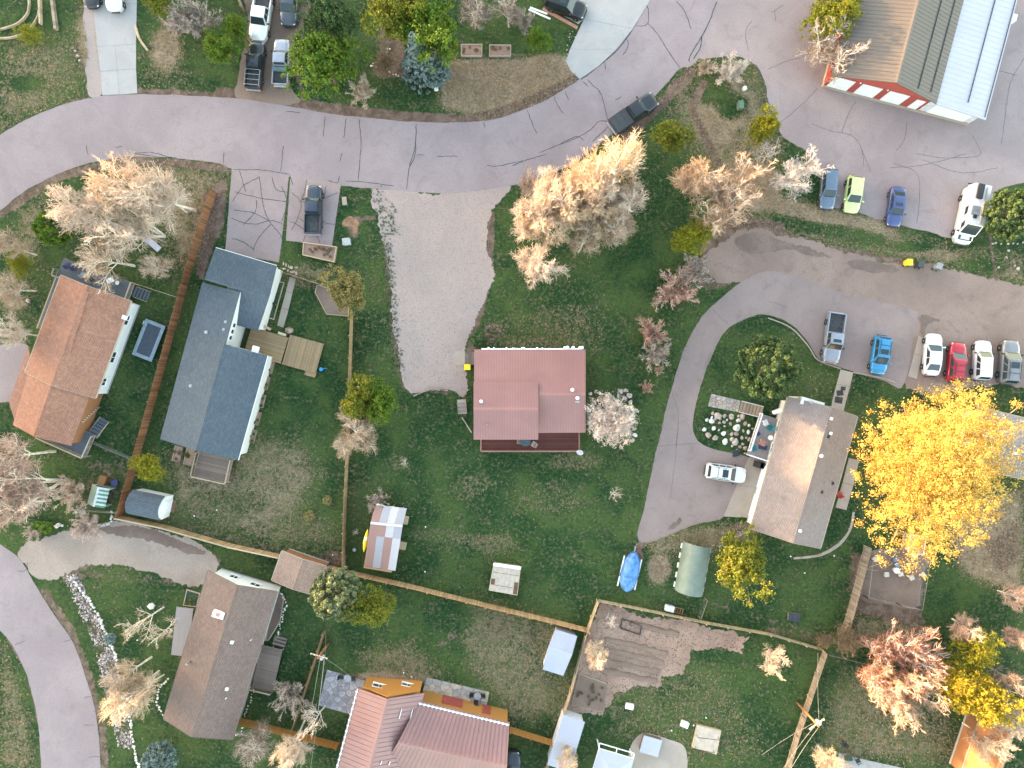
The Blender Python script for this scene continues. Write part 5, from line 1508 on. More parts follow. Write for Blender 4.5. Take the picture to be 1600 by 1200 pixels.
MB().bar(n0 + Vector((.8, .06, -.05)), n1 + Vector((-.5, .06, -.05)), .14, .14).build('gutter', paint_white, rootH)
rs = random.Random(3)
for i in range(16):
    t_ = rs.choice([rs.uniform(.08, .72), rs.uniform(.72, .97), rs.uniform(.72, .97)]); s_ = rs.uniform(.07, .13) + (.13 if t_ > .76 else 0) * rs.random()
    p = n0.lerp(n1, t_) + Vector((0, .08 + s_ * .6, 0.02))
    MB().lathe([(s_ * .6, -.08), (s_, -.02), (s_ * .9, s_ * .5), (s_ * .35, s_ * .8)], 8, p).build('snow_lump', snow_m, rootH, smooth=True)
on = lambda px, py, z: fH(px, py, z)
vent(rootH, fH(894, 609, 4.95), 'cap'); vent(rootH, fH(902, 622, 4.85), 'cap'); vent(rootH, fH(752, 627, 5.4), 'cap', steel); vent(rootH, fH(761, 663, 5.0), 'pipe', steel)
MB().box(fH(902, 628, 4.62), (.45, .15, .12)).build('flashing', steel, rootH)
window(rootH, (hx0 + 3, s0.y + .35, 1.6), 1.6, 1.3, -math.pi / 2); window(rootH, (hx1 - 2.5, s0.y + .35, 1.6), 1.8, 1.9, -math.pi / 2); window(rootH, (hx0 + 5, n0.y - .35, 1.7), 1.4, 1.1, math.pi / 2)
window(rootH, (hx1, 1.0, 1.7), 1.4, 1.2, 0); door(rootH, (hx0, n0.y - 1.3, 1.2), .95, 2.1, math.pi, simple('brown_door', (.13, .07, .05), .6))
deck('deck', 'dark red stained deck along the lower side of the red roof house', [(752, 704), (904, 704), (904, 668), (752, 668)], .9, reddeck, rails=('s', 'e', 'w'), rail_mat=wood_mat('faded_red_rail', (.26, .13, .10), .1))
stairs('stairs', 'small brown entry steps at the upper left corner of the red roof house', (741, 560), (728, 560), .6, 1.4, 3, browndeck)
stairs('stairs', 'pale concrete garden steps left of the red roof house', (721, 624), (723, 647), .75, .95, 4, concrete_tan, oldwood)
dish = thing('satellite_dish', (*P(904, 708, .9), 0), R(80), 'small white satellite dish on a pole at the deck corner', 'dish')
MB().tube([(0, 0, 0), (0, 0, 2.0)], .035, 8).build('mast', grey_metal, dish)
MB().lathe([(.02, 0), (.22, .03), (.38, .11), (.40, .13), (.37, .125), (.2, .06)], 20, (0, 0, 0)).build('reflector', paint_white, dish, smooth=True)
dish.children[1].location = (.1, 0, 2.05); dish.children[1].rotation_euler = (0, R(48), 0)
MB().bar((.08, 0, 2.02), (.55, 0, 2.3), .03, .03).build('feed_arm', grey_metal, dish)

# I: grey roof house right
gI = gable('grey_roof_house', 'grey shingle roofed white house facing the curved driveway', [(1231, 620), (1340, 651), (1282, 856), (1173, 827)], 2.9, 2.1, shingle_grey, cream_wall, trim=sealwood)
wall_windows(gI, [('s', 3, 1.7, 1.4, 1.1), ('s', 5.6, 1.7, 1.2, 1.1), ('n', 5, 1.6, 1.5, 1.1), ('n', 11, 1.6, 1.5, 1.1), ('a', 1.5, 1.6, 1.4, 1.1)])
door(gI['root'], (gI['wx0'] + 9.2, -gI['wy'], 1.15), 2.6, 2.1, -math.pi / 2, paint_white, 4, 'garage_door'); door(gI['root'], (gI['wx0'] + 12.6, -gI['wy'], 1.15), 2.6, 2.1, -math.pi / 2, paint_white, 4, 'garage_door')
cp = local(gI['root'])(1268, 630, 3.4)
ch = MB().box((cp.x, cp.y, 1.9), (.8, 2.6, 3.6)).build('chimney', cream_wall, gI['root'])
MB().lathe([(.13, 0), (.13, .35), (.2, .35), (.2, .42), (.05, .5)], 10, (cp.x, cp.y - .3, 3.7)).build('chimney_pot', grey_metal, ch)
for p, k_ in (((1298, 654), 'box'), ((1297, 677), 'box'), ((1290, 665), 'pipe'), ((1282, 712), 'cap'), ((1288, 753), 'pipe'), ((1301, 755), 'turtle'), ((1284, 769), 'turtle'), ((1249, 829), 'box'), ((1221, 778), 'pipe'), ((1294, 682), 'turtle')):
    vent(gI['root'], on_roof(gI, *p), k_, paint_white if k_ in ('box', 'cap') else None)
MB().bar(local(gI['root'])(1215, 645, 2.6), local(gI['root'])(1213, 640, 2.6), .9, .5).build('bay_cover', paint_white, gI['root'])
dkI = deck('deck', 'pale grey deck with white rails and coloured chairs', [(1185, 645), (1216, 655), (1199, 720), (1168, 711)], .9, lavdeck, rails=('s', ('w', 0.1, 1), ('e', .0, .02)), rail_mat=paint_white, lengthwise=False)
stairs('stairs', 'wooden stairs from the flagstone path up to the pale grey deck', (1192, 644), (1156, 635), .95, 1.25, 7, wood_mat('stair_boards', (.27, .19, .135), .15), paint_white)

# J: red barn
ezJ, rzJ = 3.6, 5.6
cJ = Vector(P(1400, 60, 4.5))
rootJ = thing('barn', (cJ.x, cJ.y, 0), img_ang(34, -129), 'red barn with tan and grey metal roof and white lean-to in the top right corner', 'barn')
fJ = local(rootJ)
l0 = fJ(1297, 126, ezJ); r0 = fJ(1401, 129, rzJ); g0 = fJ(1461, 171, ezJ)
far = Vector((16.0, 0, 0))
xf = min(l0.x, r0.x, g0.x)
yl = l0.y; yr = g0.y; ym = r0.y
xa = r0.x
J = lambda x, y, z: Vector((x, y, z))
gvl = roof_plane(rootJ, [J(xa + 16, yl, ezJ), J(xa, yl, ezJ), J(xa, ym, rzJ), J(xa + 16, ym, rzJ)], metal_tan, .15, .45, None, .03)
gvr = roof_plane(rootJ, [J(xa, yr, ezJ), J(xa + 16, yr, ezJ), J(xa + 16, ym, rzJ), J(xa, ym, rzJ)], metal_tan, .15, .45, None, .03)
ridge_cap(gvl, J(xa, ym, rzJ), J(xa + 16, ym, rzJ), .25, metal_tan)
w1 = fJ(1539, 191, 2.9); yw = w1.y
wht = roof_plane(rootJ, [J(xa, yw, 2.95), J(xa + 16, yw, 2.95), J(xa + 16, yr + .1, ezJ - .12), J(xa, yr + .1, ezJ - .12)], metal_pale, .12, .6, None, .02)
def dash_row(parent, y, z, x0_, x1_, n=60):
    mb = MB()
    for i in range(n): 
        xx = x0_ + (x1_ - x0_) * (i + .5) / n; mb.box((xx, y, z), ((x1_ - x0_) / n * .7, .09, .08))
    mb.build('snow_fence', dark_metal, parent)
ymid = yw + (yr - yw) * .42
dash_row(rootJ, ymid, 2.95 + (ezJ - .12 - 2.95) * .42 + .06, xa + 1.2, xa + 15.8)
dash_row(rootJ, yw + .25, 2.95 + .1, xa + .2, xa + 15.8)
for f_ in (.2, .5):
    dash_row(rootJ, yr + (ym - yr) * f_, ezJ + (rzJ - ezJ) * f_ + .06, xa + 1.0 - f_, xa + 15.8)
xw = xa + .45
MB().prism([(xw, yl - .45), (xa + 15.6, yl - .45), (xa + 15.6, yr + .35), (xw, yr + .35)], .55, ezJ - .12).build('wall', red_wall, rootJ)
MB().prism([(xw - .04, yl - .41), (xa + 15.64, yl - .41), (xa + 15.64, yw + .3), (xw - .04, yw + .3)], .0, .55).build('foundation', concrete_tan, rootJ)
tri_wall(rootJ, J(xw, yl - .45, ezJ - .13), J(xw, yr + .35, ezJ - .13), J(xw, ym, rzJ - .3), red_wall, .2 if True else .2)
MB().prism([(xw + .02, yr + .34), (xa + 15.58, yr + .34), (xa + 15.58, yw + .4), (xw + .02, yw + .4)], .56, 2.8).build('lean_to_wall', simple('pale_metal_siding', (.55, .55, .58), .5), rootJ)
span = yr - yl
for t_ in (.16, .42, .68): door(rootJ, (xw - .01, yl + span * t_, 1.75), 2.3, 2.3, math.pi, paint_white, 4, 'garage_door')
door(rootJ, (xw - .01, yl + span * .90, 1.6), 1.0, 2.05, math.pi, paint_white)
door(rootJ, (xw, yr + (yw - yr) * .45, 1.75), 4.4, 2.3, math.pi, paint_white, 4, 'garage_door')
window(rootJ, (xw - .02, ym + .1, 4.2), 2.0, .95, math.pi, n=2)
for t_ in (.29, .55): MB().lathe([(.05, 0), (.09, -.12), (.03, -.14)], 8, (xw - .18, yl + span * t_, 3.3)).build('wall_lamp', paint_white, rootJ)
MB().box((xa + 12.2, yw - .35, 2.3), (.8, .6, .7)).build('air_unit', paint_white, rootJ, bevel=.04)

# K, L: houses at the right edge
gK = gable('grey_house', 'grey shingle roofed house behind the yellow cottonwood at the right edge', [(1528, 636), (1506, 726), (1688, 770), (1712, 680)], 2.9, 1.4, shingle_grey2, cream_wall, trim=sealwood)
vent(gK['root'], on_roof(gK, 1585, 708), 'box', paint_white)
orange_roof = metal_roof_mat('orange_metal_roof', (.46, .165, .045), .5, .12)
gL = gable('orange_roof_cabin', 'small cabin with an orange lit roof at the bottom right corner', [(1531, 1126), (1585, 1142), (1555, 1235), (1500, 1215)], 2.8, 1.7, orange_roof, brown_wall, trim=sealwood, cat='cabin')
roof_plane(gL['root'], [local(gL['root'])(1518, 1153, 1.5), local(gL['root'])(1510, 1176, 1.5), local(gL['root'])(1520, 1178, 1.7), local(gL['root'])(1528, 1155, 1.7)], metal_pale, .05, name='porch_roof')

# M: striped shed
cM = [(587, 789), (636, 794), (618, 891), (571, 884)]
cc = Vector(P(602, 842, 2.4)); rootM = thing('striped_shed', (cc.x, cc.y, 0), img_ang(46, 5), 'long shed with pink and silver corrugated roof panels beside a yellow kayak', 'shed')
fM = local(rootM)
pinkm = metal_roof_mat('pink_corrugated', (.34, .195, .165), .5, .15); silm = metal_roof_mat('silver_corrugated', (.36, .34, .37), .45, .12); whm = metal_roof_mat('white_corrugated', (.50, .46, .47), .5, .08)
rowA = ([fM(587, 789, 2.3), fM(636, 794, 2.3)], [fM(579, 817, 3.0), fM(629, 822, 3.0)], [pinkm, silm, whm, silm])
rowB = ([fM(579, 818, 2.97), fM(629, 823, 2.97)], [fM(576, 836, 2.75), fM(626, 842, 2.75)], [pinkm, pinkm, whm, silm])
rowC = ([fM(576, 836, 2.70), fM(626, 842, 2.70)], [fM(570, 884, 2.2), fM(618, 892, 2.2)], [pinkm, silm, pinkm, whm])
for (p0, p1), (q0, q1), ms in (rowA, rowB, rowC):
    for i, mm in enumerate(ms):
        f0, f1 = i / 4, (i + 1) / 4 - .004
        roof_plane(rootM, [p0.lerp(p1, f0), p0.lerp(p1, f1), q0.lerp(q1, f1), q0.lerp(q1, f0)], mm, .05, .2, None, .025, name='roof_panel', seam_w=.06)
MB().bar(fM(579, 817, 3.03), fM(629, 822, 3.03), .28, .03).build('ridge_cap', whm, rootM)
wall_poly(rootM, ctr([fM(587, 789, 0), fM(636, 794, 0), fM(618, 892, 0), fM(571, 884, 0)], .90), .02, 2.15, wood_mat('shed_boards', (.25, .15, .08), .2))
for a_, b_, lb in (((593, 783), (611, 789), 'white fibreglass panel leaning on the shed top end, left one'), ((612, 787), (636, 793), 'white fibreglass panel leaning on the shed top end, right one')):
    A_, B_ = P3(*a_), P3(*b_); an = math.atan2((B_ - A_).y, (B_ - A_).x)
    r_ = thing('surfboard', ((A_.x + B_.x) / 2, (A_.y + B_.y) / 2, .05), an, lb, 'board')
    LL = (B_ - A_).length
    o_ = MB().lathe([(.05, -LL / 2), (.16, -LL * .35), (.2, 0), (.15, LL * .36), (.03, LL / 2)], 10).build('hull', paint_white, r_, smooth=True)
    o_.rotation_euler = (0, R(90), 0); o_.scale = (.45, 1, 1); o_.location = (0, 0, 2.0); 
    for s in (-.3, .3): MB().box((s * LL, 0, .98), (.07, .07, 1.96)).build('stand', oldwood, r_)
ky = thing('kayak', P3(574, 842, .6), img_ang(-5, 28), 'yellow kayak leaning along the striped shed', 'kayak')
ym_ = simple('yellow_plastic', (.72, .55, .02), .4)
o_ = MB().lathe([(.02, -1.35), (.14, -1.0), (.26, -.3), (.27, .3), (.15, 1.0), (.02, 1.35)], 12).build('hull', ym_, ky, smooth=True); o_.rotation_euler = (0, R(90), 0); o_.scale = (.6, 1, 1); o_.location = (0, 0, .9)
o_ = MB().lathe([(.13, 0), (.17, .04), (.13, .06)], 12).build('cockpit_rim', paint_white, ky); o_.location = (-.25, 0, 1.03); o_.scale = (1.5, 1, 1)
for s in (-.7, .7): MB().box((s, 0, .38), (.06, .4, .74)).build('stand', oldwood, ky)

# N: slatted cold house
cc = Vector(P(789, 906, 1.8)); rootN = thing('greenhouse', (cc.x, cc.y, 0), img_ang(43, 6), 'small greenhouse with clouded panes in tan frames on the lawn', 'greenhouse')
fN = local(rootN)
p0, p1, q1, q0 = fN(771, 884, 2.0), fN(813, 890, 2.0), fN(808, 930, 1.6), fN(764, 922, 1.6)
clouded = simple('clouded_pane', (.36, .31, .27), .35, 0, .1, 2); darkp = simple('brown_pane', (.09, .045, .03), .5)
n_ = 6
for i in range(n_):
    for j in range(4):
        a_, b_ = i / n_ + .01, (i + 1) / n_ - .01; c_, d_ = j / 4 + .01, (j + 1) / 4 - .01
        L_ = lambda u, v_: (p0.lerp(p1, u)).lerp(q0.lerp(q1, u), v_)
        MB().slab([L_(a_, c_), L_(b_, c_), L_(b_, d_), L_(a_, d_)], .02).build('pane', darkp if (i, j) in ((0, 2), (5, 2), (5, 3)) else clouded, rootN)
    a_ = i / n_
    MB().bar(L_(a_, 0), L_(a_, 1), .06, .07).build('rafter', palewood, rootN)
MB().bar(L_(1, 0), L_(1, 1), .06, .07).build('rafter', palewood, rootN)
for v_ in (0, .5, 1): MB().bar(L_(0, v_) + Vector((0, 0, -.03)), L_(1, v_) + Vector((0, 0, -.03)), .06, .07).build('purlin', palewood, rootN)
MB().bar(L_(-.02, -.06), L_(1.02, -.06), .36, .10).build('ridge_tarp', paint_white, rootN, bevel=.04)
wall_poly(rootN, ctr([p0, p1, q1, q0], .96), .02, 1.5, oldwood)

# O, P: metal sheds
gO = gable('metal_shed', 'small pale blue metal shed on the lawn beside the garden fence', [(872, 985), (848, 1046), (880, 1055), (901, 994)], 2.0, .001, metal_silver, cream_wall, over=.15, gover=.12, walls=False)
for ch_ in list(gO['root'].children): 
    for c2 in list(ch_.children): bpy.data.objects.remove(c2)
    bpy.data.objects.remove(ch_)
rO = gO['root']; fO = local(rO); rO['category'] = 'shed'
o1, o2, o3, o4 = fO(870, 984, 1.9), fO(902, 994, 1.9), fO(880, 1056, 1.9), fO(848, 1046, 1.9); k1, k2 = fO(857, 1010, 2.5), fO(894, 1023, 2.5)
roof_plane(rO, [o1, o2, k2, k1], metal_silver, .05, .25, None, .025); roof_plane(rO, [o3, o4, k1, k2], metal_silver, .05, .25, None, .025)
wall_poly(rO, ctr([o1, o2, o3, o4], .93), .02, 1.85, simple('pale_metal_siding', (.55, .55, .58), .5))
MB().bar(k1, k2, .2, .04).build('ridge_cap', metal_silver, rO)
cc = Vector(P(885, 1160, 2.2)); rP = thing('metal_shed', (cc.x, cc.y, 0), img_ang(34, 11), 'lavender grey metal roofed shed against the pale fence at the bottom', 'shed'); fP = local(rP)
o1, o2, o3, o4 = fP(880, 1117, 2.1), fP(914, 1128, 2.1), fP(890, 1206, 2.1), fP(855, 1195, 2.1); k1, k2 = fP(868, 1157, 2.55), fP(902, 1168, 2.55)
roof_plane(rP, [o1, o2, k2, k1], metal_silver, .05, .25, None, .025); roof_plane(rP, [o3, o4, k1, k2], metal_silver, .05, .25, None, .025)
wall_poly(rP, ctr([o1, o2, o3, o4], .93), .02, 2.02, simple('pale_metal_siding', (.55, .55, .58), .5)); MB().bar(k1, k2, .2, .04).build('ridge_cap', metal_silver, rP)

# Q: white gazebo at the bottom
cc = Vector(P(962, 1195, 2.2)); rQ = thing('gazebo', (cc.x, cc.y, 0), img_ang(48, 13), 'white framed gazebo with a lavender grey canopy at the bottom edge', 'gazebo'); fQ = local(rQ)
o1, o2, o3, o4 = fQ(936, 1170, 2.2), fQ(990, 1186, 2.2), fQ(974, 1240, 2.2), fQ(920, 1224, 2.2); ap = fQ(956, 1208, 2.9)
for a_, b_ in ((o1, o2), (o2, o3), (o3, o4), (o4, o1)): roof_plane(rQ, [a_, b_, ap], metal_silver, .05, name='canopy_panel')
for p in (o1, o2, o3, o4): MB().box((p.x * .97, p.y * .97, 1.07), (.12, .12, 2.1)).build('post', paint_white, rQ)
for a_, b_ in ((o1, o2), (o4, o1), (o2, o3)): MB().bar(a_ * .99 + Vector((0, 0, -.08)), b_ * .99 + Vector((0, 0, -.08)), .12, .10).build('beam', paint_white, rQ)
MB().bar(o1 + Vector((0, .45, -.4)), o2 + Vector((0, .45, -.4)), .1, .1).build('front_beam', paint_white, rQ)
for t_ in (0, .5, 1): MB().bar(o1.lerp(o2, t_) + Vector((0, .45, -.36)), o1.lerp(o2, t_) + Vector((0, 0, -.1)), .09, .09).build('rafter', paint_white, rQ)

# small pink roofed coop in the dirt yard
gC = gable('chicken_coop', 'pink roofed chicken coop under the yellow cottonwood', [(1424, 838), (1447, 838), (1442, 866), (1420, 863)], 1.7, .12, metal_rose, oldwood, over=.1, gover=.1, cat='coop')

# fences
fence('red-brown picket fence running down beside the slate roof house', [(338, 302), (300, 423), (251, 600), (219, 712), (197, 790), (192, 805)], 1.75, redwood, .155)
fence('long light cedar fence from the curved roof shed past the carport', [(191, 806), (260, 820), (365, 850), (440, 866), (540, 889)], 1.6, cedar, .16, cap=palewood)
fence('cedar fence below the red house lawn ending at the vegetable garden', [(543, 890), (640, 912), (760, 942), (860, 966), (919, 981)], 1.7, cedar, .16)
fence('upright pale fence between the slate house lawn and the red house lawn', [(552, 492), (550, 560), (546, 690), (541, 800), (539, 888)], 1.5, wood_mat('fence_tan', (.33, .22, .12), .2), .16)
fence('pale fence down the left side of the vegetable garden', [(933, 936), (914, 988), (891, 1075), (870, 1140), (852, 1200)], 1.5, palewood, .15)
fence('long pale fence along the top of the vegetable garden', [(935, 936), (1000, 949), (1100, 970), (1200, 988), (1282, 1012)], 1.1, palewood, .16)
fence('tan fence between the grey roof house lawn and the dirt yard', [(1350, 852), (1338, 900), (1322, 960), (1312, 990)], 1.7, oldwood, .15)
fence('weathered fence at the bottom right lawn ending at the picture edge', [(1285, 1016), (1262, 1085), (1242, 1145), (1226, 1200)], 1.3, oldwood, .15)
fence('thin brown fence left of the flagstone patios', [(509, 985), (493, 1035), (475, 1090), (461, 1133)], 1.5, wood_mat('brown_fence', (.24, .14, .08), .2), .15)
fence('orange fence left of the orange house', [(374, 1121), (420, 1132), (530, 1160)], 1.5, orange_wall, .15)
fence('short orange fence right of the orange house', [(797, 1135), (862, 1155)], 1.5, orange_wall, .15)
fence('low timber fence beside the garage of the slate roof house', [(433, 423), (462, 432), (504, 446)], .7, palewood, .15)
wire_fence('thin wire fence right of the grey deck stairs', [(212, 443), (285, 467)], 1.1)
wire_fence('thin wire fence below the tan shingle house', [(150, 690), (213, 717)], 1.1)
wire_fence('low wire fence behind the striped playhouse', [(115, 795), (190, 800)], .9)
wire_fence('old wire fence beside the green tunnel shelter', [(1101, 934), (1091, 962)], 1.2)
wire_fence('thin wire fence below the garage of the grey roof house', [(1172, 822), (1120, 852)], 1.0, post=sealwood)
wire_fence('poultry wire fence round the dirt yard', [(1356, 872), (1349, 930), (1400, 942), (1432, 948), (1440, 900), (1444, 868)], 1.2)
fence('timber wall beside the trucks at the top', [(372, -10), (384, 20)], 1.6, oldwood, .15)
wire_fence('dark timber and wire fence right of the long pale fence', [(1290, 1018), (1340, 1030), (1420, 1050)], 1.2, dark_metal, oldwood)
# ------------------------------------------------------------------ vehicles
def car_paint(name, col, metal=.35):
    if name in _cache: return _cache[name]
    m, nt, b = new_mat(name)
    f = noise(nt, objvec(nt), 2.5, 4, .6)
    nt.links.new(mixcol(nt, ramp(nt, f, .35, .7), [c * .88 for c in col], col), b.inputs['Base Color'])
    b.inputs['Metallic'].default_value = metal; b.inputs['Roughness'].default_value = .38
    b.inputs['Coat Weight'].default_value = .7; b.inputs['Coat Roughness'].default_value = .12
    _cache[name] = m
    return m
lamp_white = simple('headlamp', (.75, .77, .8), .2, .2, .05)
lamp_red = simple('tail_lamp', (.42, .02, .02), .3, 0, .05)
car_glass = glass_mat('car_glass', (.022, .034, .038), .10)
car_glass.node_tree.nodes['Principled BSDF'].inputs['Coat Weight'].default_value = 0.25
car_glass.node_tree.nodes['Principled BSDF'].inputs['Specular IOR Level'].default_value = 0.5

def loft(stations, ring):
    """stations: (x, half width, z top, z bottom); ring: (fy, fz) from left sill over the top to right sill"""
    mb = MB(); n = len(ring); vs = []; fs = []
    for x, w, zt, zb in stations:
        for fy, fz, dz in ring: vs.append((x, w * fy, zb + (zt - zb) * fz + dz))
    for i in range(len(stations) - 1):
        for k in range(n - 1): fs.append((i * n + k, i * n + k + 1, (i + 1) * n + k + 1, (i + 1) * n + k))
        fs.append((i * n + n - 1, i * n, (i + 1) * n, (i + 1) * n + n - 1))
    fs.append(tuple(range(n))[::-1]); fs.append(tuple((len(stations) - 1) * n + k for k in range(n)))
    return mb.add(vs, fs)
RING = [(-.86, 0, 0), (-1, .16, 0), (-1, .62, 0), (-.965, .88, 0), (-.86, .985, 0), (-.45, 1, .025), (0, 1, .035), (.45, 1, .025), (.86, .985, 0), (.965, .88, 0), (1, .62, 0), (1, .16, 0), (.86, 0, 0)]

CAR = {  # L, W, H, belt, nose z, tail z ; cabin: rear base, rear top, front top, front base as fractions of L from the middle
    'sedan': dict(L=4.75, W=1.84, H=1.45, belt=.98, nose=.72, tail=.98, cab=(-.40, -.22, .06, .24), hood=.92),
    'hatch': dict(L=4.25, W=1.79, H=1.56, belt=1.0, nose=.76, tail=1.0, cab=(-.485, -.40, .05, .25), hood=.96),
    'suv': dict(L=4.75, W=1.90, H=1.74, belt=1.10, nose=.86, tail=1.08, cab=(-.488, -.42, .06, .23), hood=1.06),
    'wagon': dict(L=4.80, W=1.85, H=1.62, belt=1.04, nose=.80, tail=1.02, cab=(-.487, -.41, .06, .24), hood=.99),
    'pickup': dict(L=5.85, W=2.0, H=1.88, belt=1.20, nose=1.0, tail=1.15, cab=(-.10, -.075, .13, .24), hood=1.16),
    'van': dict(L=6.6, W=2.05, H=2.65, belt=1.45, nose=.95, tail=1.45, cab=(-.495, -.485, .22, .36), hood=1.18)}

def vehicle(kind, px, py, dx, dy, col, label, name='parked_car', cat='car', L=None, group='parked vehicles', bed=None, sunroof=False, rack=False, roof_col=None, hood_col=None, cx=None):
    d = dict(CAR[kind]); s = (L / d['L']) if L else 1.0
    x, y = P(px, py, .7)
    root = thing(name, (x, y, 0), img_ang(dx, dy), label, cat, None)
    root.scale = (s, max(.93, min(1.05, s)), max(.95, min(1.05, s)))
    Ln, W, Hh, belt, nose, tail = d['L'], d['W'], d['H'], d['belt'], d['nose'], d['tail']
    w = W / 2; hl = Ln / 2; rb, rt, ft, fb = [f * Ln for f in d['cab']]
    if kind == 'pickup' and cx: rb += cx; rt += cx
    paint = car_paint('paint_%02d_%02d_%02d' % tuple(int(c * 99) for c in col), col)
    zb = .24
    st = [(-hl, w * .60, tail * .78, .36), (-hl + .06, w * .79, tail * .90, .30), (-hl + .18, w * .91, tail * .97, .27), (-hl + .42, w * .975, tail, zb), (-hl * .6, w, belt if kind != 'sedan' else (belt + tail) / 2, zb), (rb * .5, w, belt, zb), (0, w, belt, zb), (fb * .8, w, belt, zb),
          (fb + .08, w * .995, d['hood'] + .03, zb), ((fb + hl) / 2, w * .985, d['hood'] - .02, zb), (hl - .52, w * .96, (d['hood'] * 1.4 + nose) / 2.4 + .03, zb), (hl - .28, w * .87, (d['hood'] + nose * 2) / 3 + .02, zb), (hl - .10, w * .70, nose, .26), (hl, w * .42, nose * .84, .32)]
    if kind == 'pickup':
        bz = .78
        st = [(-hl, w * .93, bz, .42), (-hl + .05, w * .97, bz, .34), (-hl * .7, w, bz, .3), (rb - .06, w, bz, .3), (rb - .04, w, belt, .3)] + [q for q in st if q[0] > rb]
    body = loft(st, RING).build('body', paint, root, smooth=True)
    body.data.polygons.foreach_set('use_smooth', [True] * len(body.data.polygons))
    b_ = body.modifiers.new('edge', 'EDGE_SPLIT'); b_.split_angle = R(48)
    # cabin shell with glass panels let into it
    tw, bw = w * (.74 if kind != 'van' else .90), w * (.93 if kind != 'van' else .985)
    zt = Hh - .03
    zb_ = belt - .06
    B0 = [Vector((rb, -bw, zb_)), Vector((rb, bw, zb_)), Vector((fb, bw, zb_)), Vector((fb, -bw, zb_))]
    T0 = [Vector((rt, -tw, zt)), Vector((rt, tw, zt)), Vector((ft, tw, zt)), Vector((ft, -tw, zt))]
    nx_ = 6
    vs = list(B0); fs = []
    # crowned roof grid
    grid = []
    for i in range(nx_ + 1):
        row = []
        for j in range(7):
            u = i / nx_; v_ = j / 6
            p = T0[0].lerp(T0[3], v_).lerp(T0[1].lerp(T0[2], v_), 0)
            p = Vector((rt + (ft - rt) * u, -tw + 2 * tw * v_, zt + .055 * (1 - (2 * v_ - 1) ** 4) * (1 - (2 * u - 1) ** 4 * .9)))
            row.append(len(vs)); vs.append(p)
        grid.append(row)
    for i in range(nx_):
        for j in range(6): fs.append((grid[i][j], grid[i + 1][j], grid[i + 1][j + 1], grid[i][j + 1]))
    fs.append(tuple([0] + [grid[0][j] for j in range(7)] + [1])); fs.append(tuple([2] + [grid[nx_][j] for j in range(6, -1, -1)] + [3]))
    fs.append(tuple([0, 3] + [grid[i][0] for i in range(nx_, -1, -1)])); fs.append(tuple([1] + [grid[i][6] for i in range(nx_ + 1)] + [2]))
    cab = MB().add(vs, fs).build('cabin', paint if roof_col is None else car_paint('roof_' + name + str(_tc[0]), roof_col), root, smooth=True)
    e_ = cab.modifiers.new('edge', 'EDGE_SPLIT'); e_.split_angle = R(30)
    def glass_panel(a, b, c, e, i0, i1, j0, j1, nm):
        """a-b lower edge, e-c upper edge of the cabin face"""
        Lp = lambda u, v_: a.lerp(b, u).lerp(e.lerp(c, u), v_)
        q = [Lp(i0, j0), Lp(i1, j0), Lp(i1 - (.0), j1), Lp(i0, j1)]
        n = (q[1] - q[0]).cross(q[3] - q[0]).normalized()
        if n.dot((q[0] + q[2]) / 2 - Vector((0, 0, .8))) < 0: n = -n
        vs = [p + n * .012 for p in q] + [p - n * .01 for p in q]
        return MB().add(vs, [(0, 1, 2, 3), (7, 6, 5, 4), (0, 4, 5, 1), (1, 5, 6, 2), (2, 6, 7, 3), (3, 7, 4, 0)]).build(nm, car_glass, root)
    ws = glass_panel(B0[3], B0[2], T0[2], T0[3], .05, .95, .12, .93, 'windshield')
    for o_ in (.28, -.3): MB().bar((fb - .10, o_ * w * 2 * .5 + .25, belt + .07), (fb - .14, o_ * w * 2 * .5 - .28, belt + .09), .025, .02).build('wiper', black_plastic, ws)
    if kind != 'van': glass_panel(B0[1], B0[0], T0[0], T0[1], .09, .91, .30 if kind != 'sedan' else .14, .92, 'rear_window')
    for (bb, bf, tf, tb) in ((B0[0], B0[3], T0[3], T0[0]), (B0[1], B0[2], T0[2], T0[1])):
        if kind == 'van':
            glass_panel(bb, bf, tf, tb, .83, .955, .20, .62, 'side_window'); glass_panel(bb, bf, tf, tb, .50, .68, .30, .66, 'side_window')
        elif kind == 'pickup':
            glass_panel(bb, bf, tf, tb, .07, .46, .20, .90, 'side_window'); glass_panel(bb, bf, tf, tb, .50, .90, .20, .90, 'side_window')
        else:
            cuts = (.10, .36, .40, .64, .68, .90) if kind in ('suv', 'wagon') else (.12, .47, .51, .88)
            for k in range(0, len(cuts), 2): glass_panel(bb, bf, tf, tb, cuts[k], cuts[k + 1], .18, .88, 'side_window')
    # hood panel, bumpers, lights, mirrors, wheels
    hz = d['hood']
    if hood_col is not None:
        MB().slab([(fb + .06, -w * .80, hz + .055), (hl - .36, -w * .74, (hz + nose) / 2 + .10), (hl - .36, w * .74, (hz + nose) / 2 + .10), (fb + .06, w * .80, hz + .055)], .02).build('hood', car_paint('hood_' + name, hood_col), root)
    else:
        for s_ in (-1, 1): MB().bar((fb + .15, s_ * w * .62, hz + .048), (hl - .4, s_ * w * .52, (hz + nose) / 2 + .07), .025, .012).build('hood_crease', paint, root)
    trim = black_plastic
    MB().box((hl - .03, 0, .48), (.16, W * (.80 if kind == 'pickup' else .5), .24)).build('front_bumper', steel if kind == 'pickup' else trim, root, bevel=.05)
    MB().box((-hl - .02, 0, .50), (.18, W * (.9 if kind == 'pickup' else .62), .22)).build('rear_bumper', steel if kind == 'pickup' else trim, root, bevel=.05)
